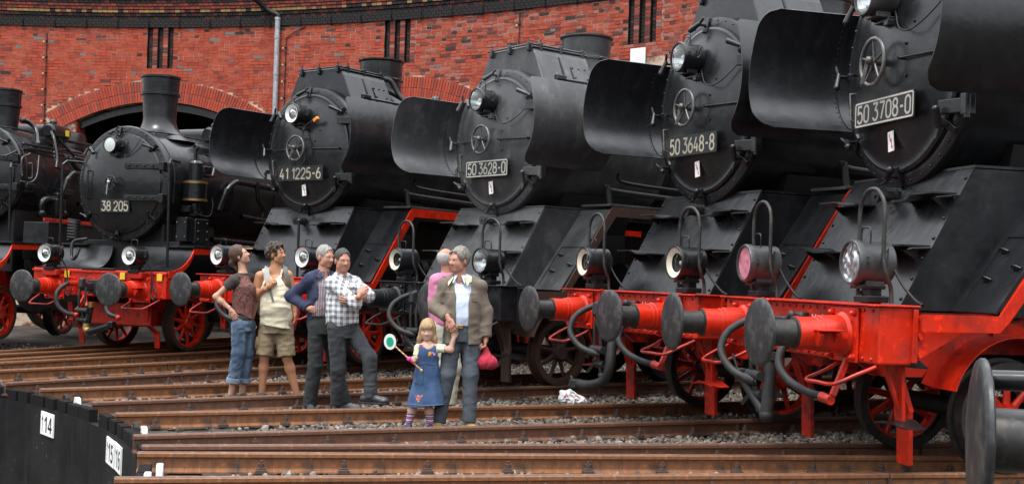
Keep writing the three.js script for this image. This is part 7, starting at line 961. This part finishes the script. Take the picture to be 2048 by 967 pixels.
// little girl
{
  const P = startPerson('girl', 'little blonde girl in a blue denim dress and striped socks', skinG), j = P.j, yaw = 0, s = 0.62;
  P.prims.push(ell(j.chest, [0.1, 0.12, 0.075]), ell(j.waist, [0.1, 0.11, 0.08]), ell(j.pelv, [0.1, 0.09, 0.08]), cap(j.shR, j.shL, 0.036, 0.036), cap(off3(j.neck, 0, -0.03, 0), lerp3(j.neck, j.head, 0.6), 0.036, 0.036));
  for (const k of ['R', 'L']) P.prims.push(cap(j['sh' + k], j['el' + k], 0.036, 0.029), cap(j['el' + k], j['wr' + k], 0.029, 0.021), cap(j['hip' + k], j['kn' + k], 0.055, 0.038), cap(j['kn' + k], lerp3(j['kn' + k], j['an' + k], 0.35), 0.037, 0.041), cap(lerp3(j['kn' + k], j['an' + k], 0.35), j['an' + k], 0.041, 0.027));
  addHead(P, { at: off3(j.head, 0, -0.004, 0), look: [-0.03, -0.1, 1], s: 0.84, hair: 'long', hairMat: hairMat([0.24, 0.135, 0.06], [0.50, 0.345, 0.18]), child: true, nose: 0.8, jaw: 0.85, w: 1.04, browMat: hairMat([0.2, 0.1, 0.04], [0.25, 0.13, 0.06]) });
  P.geos.push(hand(j.wrR, [0.1, -0.05, 0.95], [0.55, -0.1, -0.1], { s: 0.62, curl: 1.15, thumb: 0.2, flip: true }), hand(j.wrL, [0.1, 0.95, 0.12], [0.2, 0, 1], { s: 0.62, curl: 0.3 }));
  const tm = cloth((u, v) => mix([0.62, 0.70, 0.40], [0.74, 0.76, 0.60], fbm(u, v, 5, 3)), 0.3); const tl = [ell(j.chest, [0.1, 0.1, 0.076]), cap(j.shR, j.shL, 0.036, 0.036)]; for (const k of ['R', 'L']) tl.push(cap(j['sh' + k], lerp3(j['sh' + k], j['el' + k], 0.62), 0.041, 0.042, 1)); const t0 = union(tl, 0.02), tf = (x, y, z) => Math.max(t0(x, y, z), y - 0.885); tf.bb = t0.bb; wear(P, 'tee_shirt', wrinkle(tf, 0.004, 22, 22, 22), 0.006, tm, 'pale yellow green shirt sleeves under the dress');
  const dm = denim([0.026, 0.062, 0.15], [0.07, 0.135, 0.26]); const w0 = union([cap([-0.008, 0.80, 0.0], [-0.006, 0.62, 0.0], 0.095, 0.112), cap([-0.006, 0.62, 0], [-0.01, 0.25, 0.0], 0.112, 0.19), ell(j.chest, [0.118, 0.11, 0.118])], 0.04); const df = (x, y, z) => { const zz = z * 1.32; let d = w0(x, y, zz) + 0.006 * Math.sin(Math.atan2(x, zz) * 7 + y * 3) * sst(0.6, 0.3, y); d = Math.max(d, 0.272 - y + 0.012 * Math.sin(x * 14), y - 0.868); d = smax(d, -(Math.hypot(x / 0.055, (y - 0.885) / 0.055) - 1) * 0.05, 0.008); for (const sd of [-1, 1]) d = smax(d, -(Math.hypot((x - sd * 0.132 + 0.008) / 0.05, (y - 0.835) / 0.1) - 1) * 0.045, 0.008); return d; }; df.bb = [-0.24, 0.25, -0.17, 0.24, 0.9, 0.17]; wear(P, 'denim_dress', wrinkle(df, 0.004, 18, 14, 18), 0.0075, dm, 'sleeveless blue denim pinafore dress with small bright appliques');
  P.after.push((body) => { const seam = plain([0.02, 0.035, 0.075]); const zAt = (x, y) => { let lo = 0, hi = 0.25; for (let i = 0; i < 22; i++) { const m = (lo + hi) / 2; if (df(x, y, m) < 0) lo = m; else hi = m; } return lo; }; const line = (pts, r, mat, name) => { const q = new B(); const P2 = []; for (let i = 0; i < pts.length - 1; i++) for (let t = 0; t < 6; t++) { const a = lerp3([...pts[i], 0], [...pts[i + 1], 0], t / 6); P2.push([a[0], a[1], zAt(a[0], a[1]) + 0.002]); } const e = pts[pts.length - 1]; P2.push([e[0], e[1], zAt(...e) + 0.002]); q.tube(P2, r, P2.length * 2, 5); q.mesh(name, mat, body); };
    line([[-0.1, 0.67], [-0.01, 0.685], [0.085, 0.675]], 0.003, seam, 'seam'); line([[-0.135, 0.5], [-0.06, 0.48], [-0.04, 0.49], [-0.035, 0.665]], 0.003, seam, 'pocket_seam'); line([[-0.175, 0.292], [0, 0.288], [0.165, 0.296]], 0.0035, plain([0.13, 0.19, 0.28]), 'hem');
    // plain embroidered blossoms, no figures
    const dots = [[0.02, 0.79, [0.75, 0.42, 0.03], 0.016], [0.026, 0.768, [0.6, 0.05, 0.03], 0.011], [0.048, 0.795, [0.6, 0.25, 0.5], 0.01], [0.062, 0.78, [0.65, 0.3, 0.55], 0.013], [0.012, 0.775, [0.7, 0.36, 0.03], 0.010], [-0.095, 0.365, [0.55, 0.06, 0.2], 0.012], [-0.075, 0.372, [0.65, 0.26, 0.05], 0.012], [-0.055, 0.365, [0.45, 0.12, 0.3], 0.012], [-0.085, 0.345, [0.6, 0.3, 0.05], 0.012], [-0.064, 0.345, [0.6, 0.09, 0.12], 0.011], [-0.074, 0.325, [0.5, 0.33, 0.1], 0.010], [-0.042, 0.38, [0.55, 0.33, 0.06], 0.009]];
    for (const [x, y, c, r] of dots) { const q = new B(); for (let i = 0; i < 5; i++) { const a = i * 1.2566; const xx = x + Math.cos(a) * r * 0.55, yy = y + Math.sin(a) * r * 0.55; q.ball([xx, yy, zAt(xx, yy) + 0.001], r * 0.55, 6, [1, 1, 0.35]); } q.mesh('applique', plain(c), body); }
    const pk = plain([0.55, 0.1, 0.3]); line([[-0.062, 0.872], [-0.045, 0.845], [-0.005, 0.834], [0.04, 0.85], [0.052, 0.872]], 0.004, pk, 'neck_trim'); });
  const sock = cloth((u, v) => { const t = (v * 12) % 1; return t < 0.25 ? [0.72, 0.68, 0.70] : t < 0.55 ? [0.16, 0.04, 0.13] : t < 0.75 ? [0.5, 0.22, 0.36] : [0.13, 0.035, 0.11]; }, 0.5, { n: 256 });
  for (const k of ['R', 'L']) { wear(P, 'sock', union([cap(lerp3(j['kn' + k], j['an' + k], 0.3), j['an' + k], 0.045, 0.033, 0), cap(j['an' + k], off3(j['an' + k], 0, -0.05, 0.02), 0.034, 0.036)], 0.01), 0.005, sock, 'purple, pink and white striped sock'); shoe(P, j['an' + k], [0.1, 1], plain([0.04, 0.045, 0.09]), { gy: 0, s: 0.66, sole: plain([0.5, 0.5, 0.52]) }); }
  finishPerson(P);
  // signal disc on a stick, held in her right hand
  const bt = thing('signal_baton', 'white signal disc with a green centre on a striped stick held by the girl', 'signal disc', null, J.girl.o); const G = (x, y, z) => [x + 0.794, y + 0.17, 11.9 - z]; const top = G(-1.09, 0.672, 11.7), end = G(-0.845, 0.459, 11.745), cen = G(-1.154, 0.728, 11.69); const q = new B(); for (let i = 0; i < 14; i++) if (i % 2 === 0) q.cyl(lerp3(top, end, i / 14), lerp3(top, end, (i + 1) / 14), 0.0075, 0.0075, 8); const q2 = new B(); for (let i = 0; i < 14; i++) if (i % 2) q2.cyl(lerp3(top, end, i / 14), lerp3(top, end, (i + 1) / 14), 0.0072, 0.0072, 8); q2.cyl(lerp3(cen, top, 0.6), top, 0.011, 0.0085, 8); const st = q2.mesh('stick', M.cream, bt); const om = q.mesh('stripes', M.orange, st); om.userData.kind = 'stuff';
  const disc = (r, t, mat, name, dz) => { const d = new B(); const g = new THREE.CylinderGeometry(r, r, t, 40); g.rotateX(Math.PI / 2); g.scale(0.76, 1, 1); const m = new THREE.Matrix4().makeRotationZ(0.12); m.setPosition(cen[0], cen[1], cen[2] + dz); d.add(g, m); return d.mesh(name, mat, bt); }; disc(0.076, 0.012, M.white, 'disc', 0); disc(0.046, 0.005, std({ color: lc(0.0, 0.36, 0.2), roughness: 0.4 }), 'green_centre', 0.007);
  const e = new B(); e.ball(end, 0.012, 8); e.mesh('knob', M.yellow, bt); const gp = new B(); gp.cyl(lerp3(top, end, 0.44), lerp3(top, end, 0.66), 0.013, 0.013, 10); gp.ball(lerp3(top, end, 0.5), 0.024, 10); gp.mesh('grip', std({ color: lc(0.8, 0.05, 0.3), roughness: 0.5 }), bt);
}
// white plastic bag lying on the stones
{
  const t = thing('plastic_bag', 'white plastic carrier bag with red print lying on the stones', 'bag', null, [0.79, -0.165, -15.1]); const f0 = union([ell([0, 0.05, 0], [0.16, 0.075, 0.11]), ell([-0.07, 0.09, 0], [0.09, 0.06, 0.08]), ell([0.1, 0.04, 0.02], [0.09, 0.045, 0.09]), cap([-0.05, 0.12, 0], [-0.02, 0.165, 0.01], 0.05, 0.02), cap([-0.1, 0.1, 0.02], [-0.13, 0.15, 0], 0.03, 0.012)], 0.04); const f = wrinkle(f0, 0.016, 22, 22, 22); const b = new B(); b.add(meshOf(f, 0.007)); const m = b.mesh('bag', std({ color: lc(0.72, 0.72, 0.74), roughness: 0.4 }), t);
  const hd = new B(); hd.tube([[-0.04, 0.13, 0.07], [0.02, 0.12, 0.1], [0.03, 0.06, 0.115], [0.01, 0.0, 0.13]], 0.009, 24, 6); hd.tube([[-0.04, 0.13, 0.07], [0.0, 0.165, 0.05], [0.06, 0.13, 0.08], [0.1, 0.09, 0.1]], 0.007, 24, 6); hd.mesh('handle', std({ color: lc(0.8, 0.8, 0.8), roughness: 0.45 }), m);
  const zAt = (x, y) => { let lo = 0, hi = 0.2; for (let i = 0; i < 20; i++) { const q = (lo + hi) / 2; if (f(x, y, q) < 0) lo = q; else hi = q; } return lo + 0.003; }; const mark = (pts, r, mat, name) => { const q = new B(), P2 = []; for (let i = 0; i < pts.length - 1; i++) for (let k = 0; k <= 5; k++) { const x = pts[i][0] + (pts[i + 1][0] - pts[i][0]) * k / 5, y = pts[i][1] + (pts[i + 1][1] - pts[i][1]) * k / 5; P2.push([x, y, zAt(x, y)]); } for (let i = 0; i < P2.length - 1; i++) if (Math.hypot(P2[i][0] - P2[i + 1][0], P2[i][1] - P2[i + 1][1]) > 1e-5) q.cyl(P2[i], P2[i + 1], r, r, 5); q.mesh(name, mat, m); };
  const rp = std({ color: lc(0.5, 0.04, 0.04), roughness: 0.5 }); mark([[-0.1, 0.085], [-0.065, 0.135], [-0.05, 0.105], [-0.1, 0.09]], 0.005, rp, 'printed_mark'); mark([[0.02, 0.09], [0.05, 0.115], [0.085, 0.09]], 0.005, rp, 'printed_mark'); mark([[-0.085, 0.068], [-0.02, 0.066]], 0.0045, std({ color: lc(0.06, 0.06, 0.07), roughness: 0.6 }), 'printed_line'); mark([[0.02, 0.07], [0.085, 0.062]], 0.0045, rp, 'printed_line');
}
renderer.render(scene, camera);
